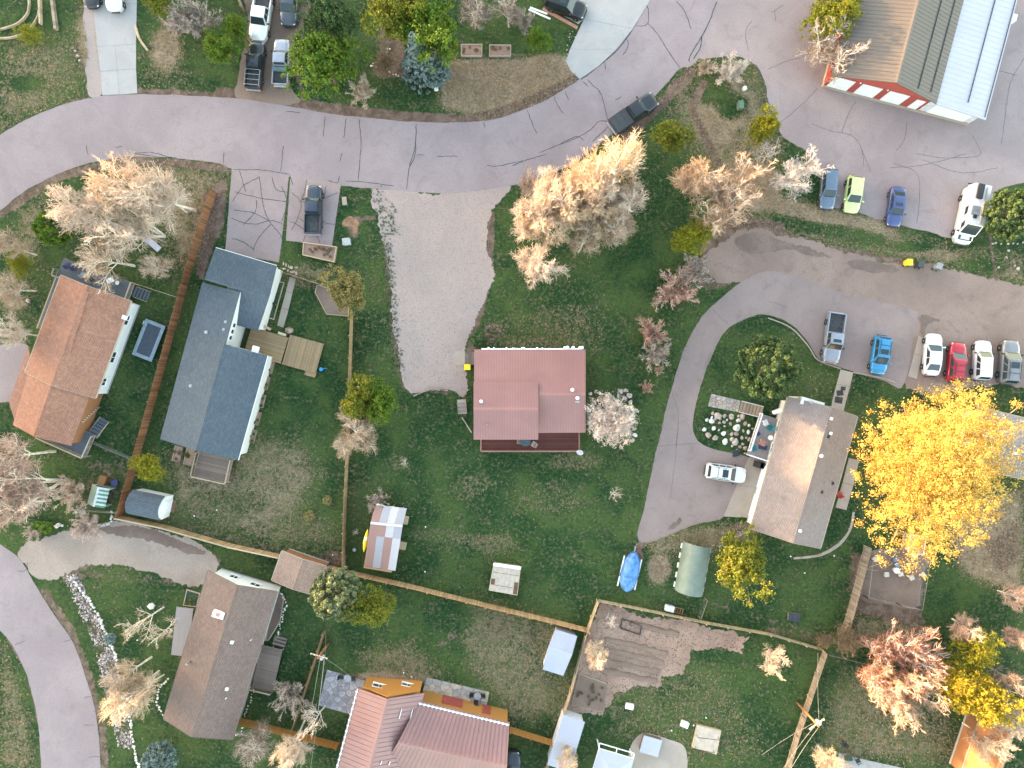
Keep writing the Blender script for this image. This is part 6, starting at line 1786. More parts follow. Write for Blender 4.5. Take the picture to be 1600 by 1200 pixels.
    for s_ in (-1, 1):
        MB().box((hl - .24, s_ * w * .70, nose * .95 - .02), (.26, w * .22, .13), s_ * -.55).build('headlight', lamp_white, root, bevel=.03)
        MB().box((-hl + (.05 if kind == 'pickup' else .11), s_ * w * (.83 if kind == 'pickup' else .74), (tail if kind != 'pickup' else 1.0) * .84), (.12, w * .18, .28)).build('tail_light', lamp_red, root, bevel=.02)
        mz = belt + .06
        mr = MB().box((fb - .28, s_ * (w + .12), mz), (.16, .24, .18)).build('mirror', trim if kind in ('pickup', 'suv', 'van') else paint, root, bevel=.03)
        MB().bar((fb - .24, s_ * (w - .04), mz - .05), (fb - .26, s_ * (w + .06), mz - .02), .05, .05).build('mirror_arm', trim, mr)
        for xw_ in (-hl * .60, hl * .63):
            rad = .33 if kind in ('sedan', 'hatch') else .38
            ty = MB().lathe([(rad * .6, -.11), (rad * .95, -.115), (rad, -.07), (rad, .07), (rad * .95, .115), (rad * .6, .11)], 20).build('wheel', rubber, root, smooth=False)
            ty.rotation_euler = (R(90), 0, 0); ty.location = (xw_, s_ * (w - .085), rad)
            rim = MB().lathe([(.05, .115), (rad * .58, .10), (rad * .62, .09), (rad * .3, .07)], 14).build('rim', steel, ty)
            rim.rotation_euler = (0 if s_ < 0 else R(180), 0, 0)
            MB().box((xw_, s_ * (w * .985), rad + .31), (.78, .06, .12)).build('wheel_arch', trim, root, bevel=.03)
    if sunroof: MB().box(((rt + ft) / 2 + (ft - rt) * .22, 0, zt + .055), ((ft - rt) * .30, tw * 1.25, .014)).build('sunroof', car_glass, root)
    if rack:
        for s_ in (-1, 1): MB().bar((rt + .15, s_ * tw * .86, zt + .10), (ft - .25, s_ * tw * .86, zt + .10), .04, .05).build('roof_rail', dark_metal, root)
        for f_ in (.35, .7): MB().bar((rt + (ft - rt) * f_, -tw * .86, zt + .12), (rt + (ft - rt) * f_, tw * .86, zt + .12), .05, .03).build('crossbar', dark_metal, root)
    if kind == 'pickup':
        x0_, x1_ = -hl + .03, rb - .05
        for s_ in (-1, 1): MB().box(((x0_ + x1_) / 2, s_ * (w - .06), .96), (x1_ - x0_, .12, .42)).build('bed_side', paint, root, bevel=.03)
        MB().box((x0_ + .05, 0, .95), (.1, W - .26, .40)).build('tailgate', paint, root, bevel=.02)
        if bed == 'cover':
            cv = MB().box(((x0_ + x1_) / 2 + .03, 0, 1.19), (x1_ - x0_ - .08, W - .20, .05)).build('bed_cover', simple('tonneau', (.035, .038, .042), .5), root, bevel=.02)
            for f_ in (.33, .66): MB().box((x0_ + (x1_ - x0_) * f_, 0, 1.222), (.05, W - .24, .016)).build('cover_seam', black_plastic, cv)
        else:
            ln = MB().box(((x0_ + x1_) / 2 + .05, 0, .80), (x1_ - x0_ - .12, W - .27, .03)).build('bed_liner', simple('bed_liner', (.045, .047, .05), .8, 0, .3), root)
            for i in range(8): MB().box(((x0_ + x1_) / 2 + .05, -w + .28 + i * (W - .56) / 7, .822), (x1_ - x0_ - .14, .07, .014)).build('liner_rib', simple('bed_liner', (.045, .047, .05)), ln)
            if bed == 'toolbox': MB().box((x1_ - .34, 0, 1.06), (.5, W - .05, .42)).build('tool_box', simple('teal_box', (.10, .15, .165), .5), root, bevel=.03)
            if bed == 'rack':
                for f_ in (.12, .4, .68, .95): MB().bar((x0_ + (x1_ - x0_) * f_, -w + .1, 1.45), (x0_ + (x1_ - x0_) * f_, w - .1, 1.45), .05, .05).build('rack_bar', steel, root)
                for s_ in (-1, 1):
                    MB().bar((x0_ + .1, s_ * (w - .1), 1.45), (x1_ - .1, s_ * (w - .1), 1.45), .05, .05).build('rack_rail', steel, root)
                    for f_ in (.12, .95): MB().box((x0_ + (x1_ - x0_) * f_, s_ * (w - .1), 1.30), (.05, .05, .30)).build('rack_post', steel, root)
    if kind == 'van':
        rz_ = zt + .06
        MB().box((-2.3, -.35, rz_ + .12), (1.7, .75, .2)).build('roof_box', black_plastic, root, bevel=.07)
        for i in range(2): MB().box((-.35 + i * .55, -.35, rz_ + .05), (.5, .95, .04)).build('solar_panel', simple('solar_grey', (.20, .21, .24), .3), root)
        MB().box((.6, -.35, rz_ + .08), (.42, .4, .12)).build('roof_fan', dark_metal, root, bevel=.03)
        MB().bar((-2.9, .38, rz_ + .07), (1.2, .38, rz_ + .07), .12, .12).build('awning', simple('tan_awning', (.35, .27, .25), .7), root)
        MB().box((-hl - .25, 0, 1.2), (.12, 1.9, .12)).build('bike_rack', black_plastic, root)
    return root

V = vehicle
V('pickup', 409, 24, -10, 65, (.78, .78, .80), 'white crew cab pickup in the dirt drive at the top', 'pickup_truck', 'pickup', L=6.1)
V('suv', 453, 8, -5, 65, (.05, .062, .08), 'dark blue-grey car parked beside the white pickup at the top', L=4.9)
V('pickup', 399, 103, 6, -65, (.022, .027, .035), 'black pickup with a rack in its bed nearest the road', 'pickup_truck', 'pickup', L=5.4, bed='rack')
V('pickup', 440, 98, 3, -65, (.34, .34, .40), 'silver pickup with a dark tool box bed beside the green tree', 'pickup_truck', 'pickup', L=5.3, bed='toolbox')
V('pickup', 990, 177, 64, -45, (.016, .018, .022), 'black pickup with covered bed parked on the road shoulder', 'pickup_truck', 'pickup', L=6.0, bed='cover')
V('suv', 884, 9, 62, 22, (.013, .014, .016), 'black car with a sunroof on the concrete apron at the top', sunroof=True, L=4.9)
V('pickup', 490, 328, 2, -65, (.026, .036, .058), 'dark slate blue pickup on the cracked parking pad', 'pickup_truck', 'pickup', L=5.6)
V('wagon', 1294, 295, -5, 62, (.115, .155, .215), 'slate blue car first in the parking lot row beside the bare tree', L=4.7)
V('hatch', 1333, 304, -8, 60, (.60, .66, .28), 'pale lime green car in the parking lot', L=4.35)
V('sedan', 1400, 323, -8, 60, (.055, .075, .20), 'navy blue car parked alone in the parking lot', L=4.6, sunroof=True)
V('van', 1511, 338, -13, 60, (.74, .74, .76), 'white camper van with roof boxes and a dark hood', 'camper_van', 'van', hood_col=(.06, .065, .075))
V('pickup', 1302, 528, -9, 62, (.26, .28, .34), 'silver grey pickup on the asphalt beside the round pine lawn', 'pickup_truck', 'pickup', L=5.8, sunroof=True)
V('hatch', 1375, 555, -9, 60, (.035, .25, .50), 'bright blue hatchback beside the silver grey pickup', L=4.5, sunroof=True, rack=True)
V('sedan', 1457, 554, 5, -62, (.74, .74, .76), 'white sedan in the dirt parking row next to the kerb strip', L=4.9)
V('hatch', 1494, 566, 7, -62, (.42, .018, .035), 'red car in the dirt parking row partly under the yellow tree', L=4.6, rack=True)
V('suv', 1534, 563, 4, -62, (.66, .66, .74), 'white car between the red car and the grey one', L=4.6)
V('suv', 1576, 566, 5, -62, (.20, .20, .21), 'grey car at the right end of the dirt parking row', L=5.1, sunroof=True, rack=True)
V('suv', 1134, 739, 62, 9, (.76, .77, .78), 'white car with a dark sunroof in front of the grey roof house', L=4.7, sunroof=True, rack=True)
V('suv', 802, 1206, -4, -60, (.03, .035, .05), 'dark car at the bottom edge beside the orange house')
V('sedan', 142, -20, 3, 62, (.02, .022, .025), 'black car cut by the top edge at the concrete drive')
V('suv', 178, -14, 3, 62, (.70, .70, .72), 'white car cut by the top edge at the concrete drive')
# ------------------------------------------------------------------ stones
def stone_mesh(seed):
    r = np.random.default_rng(seed)
    import bmesh
    bm = bmesh.new(); bmesh.ops.create_icosphere(bm, subdivisions=1, radius=.5)
    ax = r.normal(size=(7, 3)); ax /= np.linalg.norm(ax, axis=1, keepdims=True); lim = .30 + .2 * r.random(7)
    for v_ in bm.verts:
        p = np.array(v_.co)
        p = p * (1 + r.normal() * .10)
        for a_, l_ in zip(ax, lim):
            d_ = p.dot(a_)
            if d_ > l_: p = p - a_ * (d_ - l_)
        v_.co = p
    me_ = bpy.data.meshes.new('stone'); bm.to_mesh(me_); bm.free()
    return me_
STONES = [stone_mesh(i) for i in range(8)]
rock_pale = simple('pale_rock', (.40, .325, .28), .85, 0, .25, 2.5)
rock_white = simple('white_rock', (.58, .54, .50), .85, 0, .2, 3)
rock_pink = simple('pink_rock', (.36, .25, .215), .85, 0, .25, 2.5)
rs = random.Random(21)
def rock(px, py, w_px, h_px, mat, label, name='boulder', cat='rock', group=None, tall=.7):
    x, y = P(px, py)
    o = link_mesh(name, STONES[rs.randrange(8)], mat, None, (x, y, 0), rs.uniform(0, 6.28))
    w_, h_ = w_px / S, h_px / S
    o.scale = (w_ * 1.15, h_ * 1.15, max(w_, h_) * tall); o.location.z = max(w_, h_) * tall * .22
    tag(o, label, cat, group)
    return o
boulders = [(1113, 646, 6), (1121, 649, 12), (1104, 656, 6), (1111, 658, 9), (1117, 655, 5), (1125, 654, 5), (1131, 660, 6), (1132, 650, 7), (1142, 651, 10), (1159, 651, 9), (1154, 657, 8), (1164, 662, 7), (1141, 662, 6), (1124, 661, 5),
            (1132, 666, 4), (1150, 668, 12), (1100, 671, 8), (1106, 680, 10), (1117, 684, 11), (1130, 677, 9), (1150, 678, 8), (1143, 678, 6), (1159, 684, 6), (1133, 690, 11), (1148, 691, 12), (1143, 686, 7), (1169, 675, 7), (1161, 673, 5), (1166, 684, 5), (1171, 687, 7),
            (1164, 700, 8), (1156, 698, 6), (1160, 694, 5), (1144, 697, 4), (1115, 669, 7), (1170, 665, 5), (1154, 650, 5), (1136, 656, 4), (1112, 652, 5), (1152, 704, 6), (1176, 670, 4), (1123, 672, 4)]
for x, y, d_ in boulders:
    rock(x, y, d_ * rs.uniform(.9, 1.15), d_ * rs.uniform(.75, 1.0), rs.choice([rock_pale, rock_pale, rock_pink, rock_white]), 'one of the many boulders in the rock garden beside the stairs', group='boulders in the rock garden', tall=rs.uniform(.45, .7))
for x, y, d_ in [(922, 615, 7), (930, 612, 6), (937, 614, 6), (970, 612, 9), (978, 610, 9), (983, 618, 10), (985, 628, 8), (988, 640, 6), (992, 680, 8), (988, 688, 7), (992, 670, 6), (986, 652, 6), (986, 662, 6), (976, 622, 8)]:
    rock(x, y, d_, d_ * .8, rock_white if rs.random() < .4 else rock_pale, 'one of the rocks round the white blossom tree', group='rocks round the blossom tree')
def stone_row(pts, n, d_, mat, label, group, jit=.12):
    q = smooth_poly(pxpoly(pts), False, .05)
    for i in range(n):
        x, y = q[int((len(q) - 1) * (i + .5) / n)]
        o = link_mesh('edging_stone', STONES[rs.randrange(8)], mat, None, (x + rs.uniform(-jit, jit), y + rs.uniform(-jit, jit), 0), rs.uniform(0, 6.28))
        k = d_ / S * rs.uniform(.75, 1.3); o.scale = (k, k * rs.uniform(.7, 1), k * .6); o.location.z = k * .15
        tag(o, label, 'stone', group)
stone_row([(110, 900), (122, 915), (138, 935), (150, 955), (163, 982), (170, 1000), (178, 1015), (183, 1040), (190, 1070), (196, 1090), (203, 1120), (206, 1150), (212, 1180), (219, 1200)], 74, 5, rock_white, 'white stone in the line along the top of the stone bank', 'white stones edging the bank')
stone_row([(262, 1060), (250, 1075), (246, 1095), (250, 1110), (256, 1116)], 16, 3.6, rock_white, 'small white stone left of the brown roof house', 'white stones left of the brown roof house')
stone_row([(434, 921), (443, 930), (447, 945), (441, 965), (436, 985), (432, 1000)], 26, 3.2, rock_white, 'small white stone edging the bed right of the brown roof house', 'white stones edging the right bed')
stone_row([(397, 1078), (388, 1105), (380, 1125), (378, 1142), (368, 1150)], 20, 3.2, rock_white, 'small white stone below the weathered brown deck', 'white stones below the weathered deck')
stone_row([(173, 798), (175, 808), (172, 818), (160, 821), (148, 820)], 14, 4.5, rock_white, 'white stone in the small curve behind the playhouse', 'white stones behind the playhouse')
stone_row([(88, 823), (98, 820)], 3, 7, rock_white, 'larger white stone at the edge of the gravel drive', 'white stones at the gravel drive')
stone_row([(78, 766), (126, 805)], 3, 5, rock_white, 'white stone near the orange willow shrub', 'white stones near the willow')
stone_row([(580, 102), (600, 110), (625, 120), (640, 124)], 22, 2.8, rock_white, 'small pale stone edging the bark bed under the trees', 'stones edging the bark bed')
stone_row([(608, 76), (600, 90), (582, 100)], 14, 2.8, rock_white, 'small pale stone on the upper edge of the bark bed', 'stones on the upper bark bed edge')
stone_row([(1548, 381), (1600, 380)], 7, 4, rock_pale, 'pale stone in the row below the rounded bright pine', 'stones below the bright pine')
stone_row([(900, 60), (892, 52), (884, 98), (882, 110)], 12, 2.6, rock_pale, 'small stone along the concrete apron edge', 'stones along the concrete apron')
for x, y, d_ in [(1572, 402, 4), (1575, 392, 5), (1590, 420, 6), (1560, 418, 4), (1585, 415, 4)]: rock(x, y, d_, d_, rock_pale, 'pale stone lying on the verge at the right edge', 'stone', 'stone', 'stones on the right verge')
for x, y, d_ in [(118, 80, 5), (122, 88, 6), (115, 75, 4), (125, 95, 5)]: rock(x, y, d_, d_ * .8, rock_pink, 'stone beside the gravel verge at the top left', 'stone', 'stone', 'stones by the top left verge')
rock(237, 946, 12, 10, rock_white, 'big pale stump-like boulder on the lawn above the bare trees')
rock(452, 516, 15, 10, rock_pink, 'rounded brown boulder between the walk and the tan deck')
rock(45, 470, 8, 6, rock_pale, 'lone pale stone on the lawn left of the side deck')

# the loose stones of the bank and other uncountable litter
def scatter(name, label, poly, n, size, mat, cat='stones', parent=None, seed=3, tall=.6, zoff=.0, patch=False):
    pp = pxpoly(poly); r = np.random.default_rng(seed)
    x0, x1 = min(p[0] for p in pp), max(p[0] for p in pp); y0, y1 = min(p[1] for p in pp), max(p[1] for p in pp)
    X = r.uniform(x0, x1, n * 4); Y = r.uniform(y0, y1, n * 4); m = inside(pp, X, Y)
    if patch: m &= (np.sin(X * 2.1 + 1.7 * np.sin(Y * 1.3)) + np.sin(Y * 2.7 + np.sin(X * 3.1)) + r.normal(size=n * 4) * .8) > -.35
    X, Y = X[m][:n], Y[m][:n]
    vs = []; fs = []
    oc = np.array([(1, 0, 0), (0, 1, 0), (-1, 0, 0), (0, -1, 0), (0, 0, 1), (.6, .6, .5), (-.6, .6, .5), (-.6, -.6, .5), (.6, -.6, .5)])
    F = [(0, 5, 8), (1, 6, 5), (2, 7, 6), (3, 8, 7), (0, 1, 5), (1, 2, 6), (2, 3, 7), (3, 0, 8), (5, 6, 4), (6, 7, 4), (7, 8, 4), (8, 5, 4)]
    k = len(X); s = size * (.5 + r.random(k) ** 2 * 1.1); a = r.random(k) * 6.28
    c_, s_ = np.cos(a), np.sin(a)
    o = oc[None] * (1 + r.normal(size=(k, 9, 1)) * .18)
    px_ = (o[..., 0] * c_[:, None] - o[..., 1] * s_[:, None] * .8) * s[:, None] + X[:, None]
    py_ = (o[..., 0] * s_[:, None] + o[..., 1] * c_[:, None] * .8) * s[:, None] + Y[:, None]
    pz_ = o[..., 2] * s[:, None] * tall + .005 + zoff
    V_ = np.stack([px_, py_, pz_], -1).reshape(-1, 3)
    Fq = (np.array(F)[None] + (np.arange(k) * 9)[:, None, None]).reshape(-1, 3)
    me_ = arrays_mesh(name, V_, Fq, None, False, True)
    o_ = link_mesh(name, me_, mat, parent); o_['kind'] = 'stuff'
    if parent is None: tag(o_, label, cat)
    return o_
bank = [(98, 900), (120, 896), (140, 935), (165, 985), (182, 1020), (188, 1060), (198, 1095), (205, 1140), (208, 1170), (184, 1168), (178, 1140), (170, 1100), (158, 1060), (152, 1030), (140, 990), (125, 960), (112, 930)]
scatter('stone_bank', 'bank of loose pale stones along the lower road', bank, 2600, .11, simple('bank_stone', (.36, .30, .29), .9, 0, .55, 3), patch=True)
scatter('gravel_pebbles', 'loose gravel over the main driveway', [(592, 300), (786, 296), (764, 350), (766, 432), (745, 490), (728, 545), (728, 618), (672, 606), (630, 594), (614, 510), (600, 380)], 9000, .035, simple('pebbles', (.36, .30, .27), .9, 0, .4, 6), seed=8, zoff=.01)
scatter('garden_stubble', 'loose clods and stubble over the vegetable garden', [(938, 942), (1165, 998), (1158, 1018), (1076, 1012), (1068, 1055), (1030, 1055), (1026, 1074), (960, 1090), (940, 1116), (885, 1108), (918, 990)], 3500, .06, simple('clods', (.19, .135, .105), .95, 0, .4, 5), 'soil', seed=9)
scatter('dirt_clods', 'loose dirt along the lane', [(1140, 380), (1300, 392), (1600, 456), (1600, 600), (1450, 500), (1300, 460), (1140, 430)], 3500, .03, simple('lane_grit', (.16, .12, .10), .95, 0, .4, 5), 'dirt', seed=10)

# flagstones: cells grown from scattered seeds, each stone its own piece
def flagstones(name, label, corners, n, mats, seed, cat='patio', thick=.06, group=None):
    poly = [Vector(P(*p)) for p in corners]; r = np.random.default_rng(seed)
    c = sum(poly, Vector((0, 0))) / len(poly)
    root = thing(name, (c.x, c.y, 0), 0, label, cat)
    pp = [p - c for p in poly]
    x0, x1 = min(p.x for p in pp), max(p.x for p in pp); y0, y1 = min(p.y for p in pp), max(p.y for p in pp)
    S_ = []
    while len(S_) < n:
        q_ = r.uniform([x0, y0], [x1, y1])
        if inside([tuple(p) for p in pp], np.array([q_[0]]), np.array([q_[1]]))[0]: S_.append(q_)
    S_ = np.array(S_)
    for _ in range(2):
        G = np.stack(np.meshgrid(np.linspace(x0, x1, 60), np.linspace(y0, y1, 60)), -1).reshape(-1, 2)
        G = G[inside([tuple(p) for p in pp], G[:, 0], G[:, 1])]
        w_ = np.argmin(((G[:, None] - S_[None]) ** 2).sum(-1), 1)
        S_ = np.array([S_[i] * .5 + .5 * (G[w_ == i].mean(0) if (w_ == i).any() else S_[i]) for i in range(n)])
    MB().prism([tuple(p) for p in pp], .004, thick * .55).build('mortar_bed', simple('mortar', (.17, .14, .12), .95), root)
    for i in range(n):
        cell = [np.array(p) for p in pp]
        for j in range(n):
            if i == j: continue
            m_ = (S_[i] + S_[j]) / 2; d_ = S_[j] - S_[i]; out = []
            for k in range(len(cell)):
                a_, b_ = cell[k], cell[(k + 1) % len(cell)]
                fa, fb_ = (a_ - m_).dot(d_), (b_ - m_).dot(d_)
                if fa <= 0: out.append(a_)
                if (fa < 0) != (fb_ < 0) and fa != fb_: out.append(a_ + (b_ - a_) * fa / (fa - fb_))
            cell = out
            if len(cell) < 3: break
        if len(cell) < 3: continue
        cc_ = np.mean(cell, 0)
        cell = [cc_ + (p - cc_) * max(.6, 1 - .035 / (np.linalg.norm(p - cc_) + .01)) for p in cell]
        t_ = thick * r.uniform(.85, 1.2)
        MB().prism([tuple(p) for p in cell], .006, t_).build('flagstone', mats[r.integers(len(mats))], root)
    return root
fs_blue = [simple('flag_%d' % i, c_, .8, 0, .15, 2) for i, c_ in enumerate([(.24, .235, .27), (.30, .29, .32), (.27, .25, .26), (.36, .34, .35)])]
fs_tan = [simple('flagt_%d' % i, c_, .8, 0, .15, 2) for i, c_ in enumerate([(.36, .31, .255), (.30, .275, .26), (.40, .345, .28), (.27, .265, .275)])]
flagstones('flagstone_patio', 'bluish flagstone patio at the upper left corner of the orange house', [(511, 1046), (571, 1063), (550, 1117), (498, 1102)], 46, fs_blue, 4)
flagstones('flagstone_patio', 'tan flagstone patio along the wall of the orange house', [(667, 1058), (765, 1081), (759, 1109), (658, 1085)], 26, fs_tan, 5)
flagstones('flagstone_path', 'flagstone path leading to the wooden stairs', [(1111, 615), (1157, 626), (1153, 644), (1106, 635)], 34, [rock_pale, rock_pink] + fs_tan, 6, 'path')
st_ = thing('stepping_stones', P3(453, 418), 0, 'set of flat stepping stones above the low timber fence', 'stones')
for x, y, w_, h_ in [(443, 412, 2.5, 6), (447, 414, 2.5, 6), (451, 416, 2.5, 5), (455, 418, 6, 5), (463, 418, 6, 3), (444, 420, 6, 3), (457, 425, 8, 4), (463, 427, 4, 6), (450, 423, 2.5, 4)]:
    p = P3(x, y) - st_.location
    MB().lathe([(.5, .004), (.52, .03), (.47, .05)], 8).build('stone', rock_pale, st_).matrix_local = Matrix.Translation(p) @ Matrix.Diagonal((w_ / S, h_ / S, 1, 1))

# ------------------------------------------------------------------ yard things
def timber_frame(name, label, corners, h, mat, fill=None, cat='planter', fill_h=None, plants=0, w=.10, leafm='olive'):
    pts = [Vector((*P(*p), 0)) for p in corners]; c = sum(pts, Vector()) / len(pts)
    root = thing(name, c, 0, label, cat); q = [p - c for p in pts]; n = len(q)
    for i in range(n):
        a_, b_ = q[i], q[(i + 1) % n]
        d_ = (b_ - a_).normalized() * (w / 2)
        MB().bar(a_ - d_ * .98 + Vector((0, 0, h / 2)), b_ - d_ * 1.02 + Vector((0, 0, h / 2)), w, h - .01).build('timber', mat, root)
    if fill: MB().prism([(p.x * .97, p.y * .97) for p in q], .004, fill_h or h * .75).build('soil', fill, root)
    rr_ = random.Random(len(label))
    for i in range(plants):
        u, v_ = rr_.uniform(.1, .9), rr_.uniform(.15, .85)
        p = q[0].lerp(q[1], u).lerp(q[3].lerp(q[2], u), v_)
        o = link_mesh('plant', LEAFY['bush'][0][1], LEAF[leafm], root, (p.x, p.y, (fill_h or h * .75) - .05), rr_.uniform(0, 6))
        o.scale = (.34, .34, .34)
    return root
timber_frame('planter_bed', 'timber planting bed on the dark lawn, left of two', [(721, 71), (753, 71), (753, 89), (721, 89)], .3, sealwood, garden_dirt, plants=6, leafm='russet')
timber_frame('planter_bed', 'timber planting bed on the dark lawn, right of two', [(765, 72), (798, 72), (798, 89), (765, 89)], .3, sealwood, garden_dirt, plants=6, leafm='russet')
timber_frame('planter_bed', 'long planter with pale timber edges beside the parking pad', [(476, 380), (527, 387), (523, 410), (475, 399)], .5, palewood, garden_dirt, plants=14, leafm='russet')
timber_frame('flower_bed', 'green bed with a timber edge along the garage wall', [(422, 437), (444, 442), (428, 499), (411, 494)], .15, palewood, simple('dark_ivy', (.03, .055, .03), .9, 0, .4, 6), 'bed', .1, 10, leafm='dark')
timber_frame('tree_bed', 'angular timber-edged bed under the straw-coloured tree', [(496, 446), (545, 458), (545, 494), (511, 491), (493, 457)], .2, palewood, bare_dirt, 'bed', .12)
timber_frame('raised_bed', 'small raised bed left of the square brown deck', [(276, 696), (287, 699), (282, 722), (271, 719)], .35, oldwood, garden_dirt, plants=4, leafm='russet')
timber_frame('raised_bed', 'small raised bed touching the square brown deck', [(294, 700), (306, 704), (301, 727), (289, 724)], .35, oldwood, garden_dirt, plants=4, leafm='olive')
for i, (x, y) in enumerate([(421, 572), (414, 597), (407, 625), (400, 652), (393, 680)]):
    timber_frame('raised_bed', ['topmost raised bed along the right wall of the slate roof house', 'second raised bed from the top along the slate roof house', 'middle raised bed along the right wall of the slate roof house', 'fourth raised bed from the top along the slate roof house', 'lowest raised bed along the right wall of the slate roof house'][i],
                 [(x - 2, y - 10), (x + 9, y - 7), (x + 4, y + 12), (x - 7, y + 9)], .4, oldwood, garden_dirt, plants=4, leafm='dark', w=.06)
timber_frame('wire_cloche', 'wire garden frame lying in the vegetable garden', [(972, 966), (1002, 977), (1000, 991), (969, 981)], .25, dark_metal, None, 'frame', w=.05)
timber_frame('side_bed', 'small bed beside the upper end of the brown roof house', [(293, 921), (313, 927), (308, 947), (288, 945)], .2, sealwood, simple('dark_ivy', (.03, .055, .03), .9, 0, .4, 6), 'bed', .12, 5)
timber_frame('soil_bed', 'dark mulched bed along the right wall of the brown roof house', [(432, 922), (444, 932), (438, 970), (420, 1000), (415, 1000)], .08, sealwood, kerb_dirt, 'bed', .06)
timber_frame('sunken_bed', 'dark square vegetable bed at the lower left of the garden', [(905, 1052), (948, 1068), (942, 1112), (893, 1100)], .12, oldwood, bare_dirt, 'bed', .1, 16, leafm='russet')
# furrows in the vegetable garden
fr = thing('garden_rows', P3(975, 1030), 0, 'raised soil rows of the vegetable garden', 'garden')
for (a_, b_) in [((945, 1000), (1040, 1022)), ((942, 1014), (1036, 1036)), ((940, 1030), (1030, 1050)), ((938, 1046), (1026, 1064)), ((985, 975), (1060, 992))]:
    q = smooth_poly(pxpoly([a_, b_]), False, .4, .12, int(a_[1]))
    pts = [Vector((x, y, 0)) - fr.location for x, y in q]
    mb = MB(); mb.tube(pts, [.32] * len(pts), 8); o = mb.build('soil_row', bare_dirt, fr, smooth=True); o.scale = (1, 1, .62)

def curve_edge(name, label, pts, h, w, mat, cat='edging', n=14):
    q = smooth_poly(pxpoly(pts), False, .5)
    o0 = Vector((q[0][0], q[0][1], 0)); root = thing(name, o0, 0, label, cat)
    for i in range(len(q) - 1):
        MB().bar(Vector((*q[i], h / 2)) - o0, Vector((*q[i + 1], h / 2)) - o0, w, h).build('timber', mat, root)
    return root
curve_edge('timber_edging', 'curved timber edging at the top left, inner line', [(47, 0), (46, 20), (30, 38), (0, 48)], .35, .12, palewood)
curve_edge('timber_edging', 'curved timber edging at the top left, outer line', [(62, 0), (62, 25), (45, 50), (20, 60), (0, 61)], .35, .12, palewood)
curve_edge('timber_edging', 'straight timber wall at the top left', [(65, 0), (66, 40)], .5, .15, palewood)
curve_edge('timber_edging', 'dark timber wall ending at the stones top left', [(84, 0), (90, 48)], .5, .3, oldwood)
curve_edge('timber_edging', 'low timber edge at the lower end of the gravel driveway', [(646, 619), (672, 609), (700, 610)], .2, .12, oldwood)
curve_edge('timber_edging', 'timber edge descending from the garden steps', [(722, 652), (737, 676)], .2, .12, sealwood)
curve_edge('log', 'pale log lying beside the concrete drive', [(212, 40), (218, 60), (232, 80)], .22, .25, palewood, 'log')
curve_edge('kerb_timber', 'long timber kerb along the lawn of the round pine', [(1200, 497), (1235, 512), (1262, 540), (1278, 563), (1313, 576)], .12, .12, concrete_tan)
curve_edge('kerb_timber', 'timber kerb below the bright blue hatchback', [(1333, 582), (1375, 590), (1400, 598)], .12, .12, concrete_tan)
curve_edge('brick_edging', 'red edging strip beside the concrete apron', [(848, 14), (902, 44)], .12, .35, simple('brick_red', (.36, .18, .13), .85))
for i, (a_, b_) in enumerate([((826, 15), (860, 30)), ((828, 12), (855, 22))]):
    curve_edge('white_board', ['white board lying beside the red edging strip', 'second white board lying beside the red edging strip'][i], [a_, b_], .08, .2, paint_white, 'board')

def bin_(px, py, col, label, ang=0.0, sc=1.0):
    m_ = simple('bin_%d' % int(col[0] * 1000), col, .5, 0, .08)
    r_ = thing('wheelie_bin', P3(px, py), ang, label, 'bin'); r_.scale = (sc, sc, sc)
    MB().add([(-.26, -.24, .05), (.26, -.24, .05), (.26, .24, .05), (-.26, .24, .05), (-.34, -.30, .98), (.34, -.30, .98), (.34, .30, .98), (-.34, .30, .98)], [(3, 2, 1, 0), (4, 5, 6, 7), (0, 1, 5, 4), (1, 2, 6, 5), (2, 3, 7, 6), (3, 0, 4, 7)]).build('body', m_, r_)
    MB().box((0, 0, 1.02), (.76, .68, .07)).build('lid', m_, r_, bevel=.03)
    MB().bar((-.40, -.28, .95), (-.40, .28, .95), .05, .05).build('handle', black_plastic, r_)
    for s in (-1, 1):
        o = MB().lathe([(.03, -.04), (.12, -.04), (.12, .04), (.03, .04)], 12).build('wheel', rubber, r_); o.rotation_euler = (R(90), 0, 0); o.location = (-.27, s * .27, .12)
bin_(1414, 412, (.72, .58, .02), 'yellow bin at the edge of the dirt lane', R(90))
bin_(1432, 415, (.045, .05, .055), 'black bin between the yellow and grey bins', R(80))
bin_(1460, 418, (.24, .245, .26), 'grey bin at the edge of the dirt lane', R(70))
bin_(731, 574, (.75, .62, .02), 'yellow bin beside the entry of the red roof house', 0)

# trampoline
c, a, L, W = frame([(206, 552), (237, 567), (259, 508), (228, 499)], .8)
tr = thing('trampoline', (c.x, c.y, 0), a, 'rectangular trampoline with a grey-blue pad on the shaded lawn', 'trampoline')
pad = simple('trampoline_pad', (.16, .21, .25), .6)
MB().box((0, 0, .80), (L - .75, W - .75, .012)).build('mat', simple('trampoline_mat', (.035, .045, .065), .8), tr)
for s in (-1, 1):
    MB().box((0, s * (W / 2 - .2), .82), (L, .40, .06)).build('pad', pad, tr, bevel=.02); MB().box((s * (L / 2 - .2), 0, .82), (.40, W - .81, .06)).build('pad', pad, tr, bevel=.02)
    for t_ in (-1, 1): MB().tube([(s * (L / 2 - .3), t_ * (W / 2 - .15), 0), (s * (L / 2 - .3), t_ * (W / 2 - .15), .79)], .03, 6).build('leg', steel, tr)
ldr = [MB().bar((L / 2 - .75 + .0, W / 2 + .12 + i * .0, .15 + i * .2), (L / 2 - .35, W / 2 + .12, .15 + i * .2), .05, .04).build('ladder_rung', paint_white, tr) for i in range(4)]
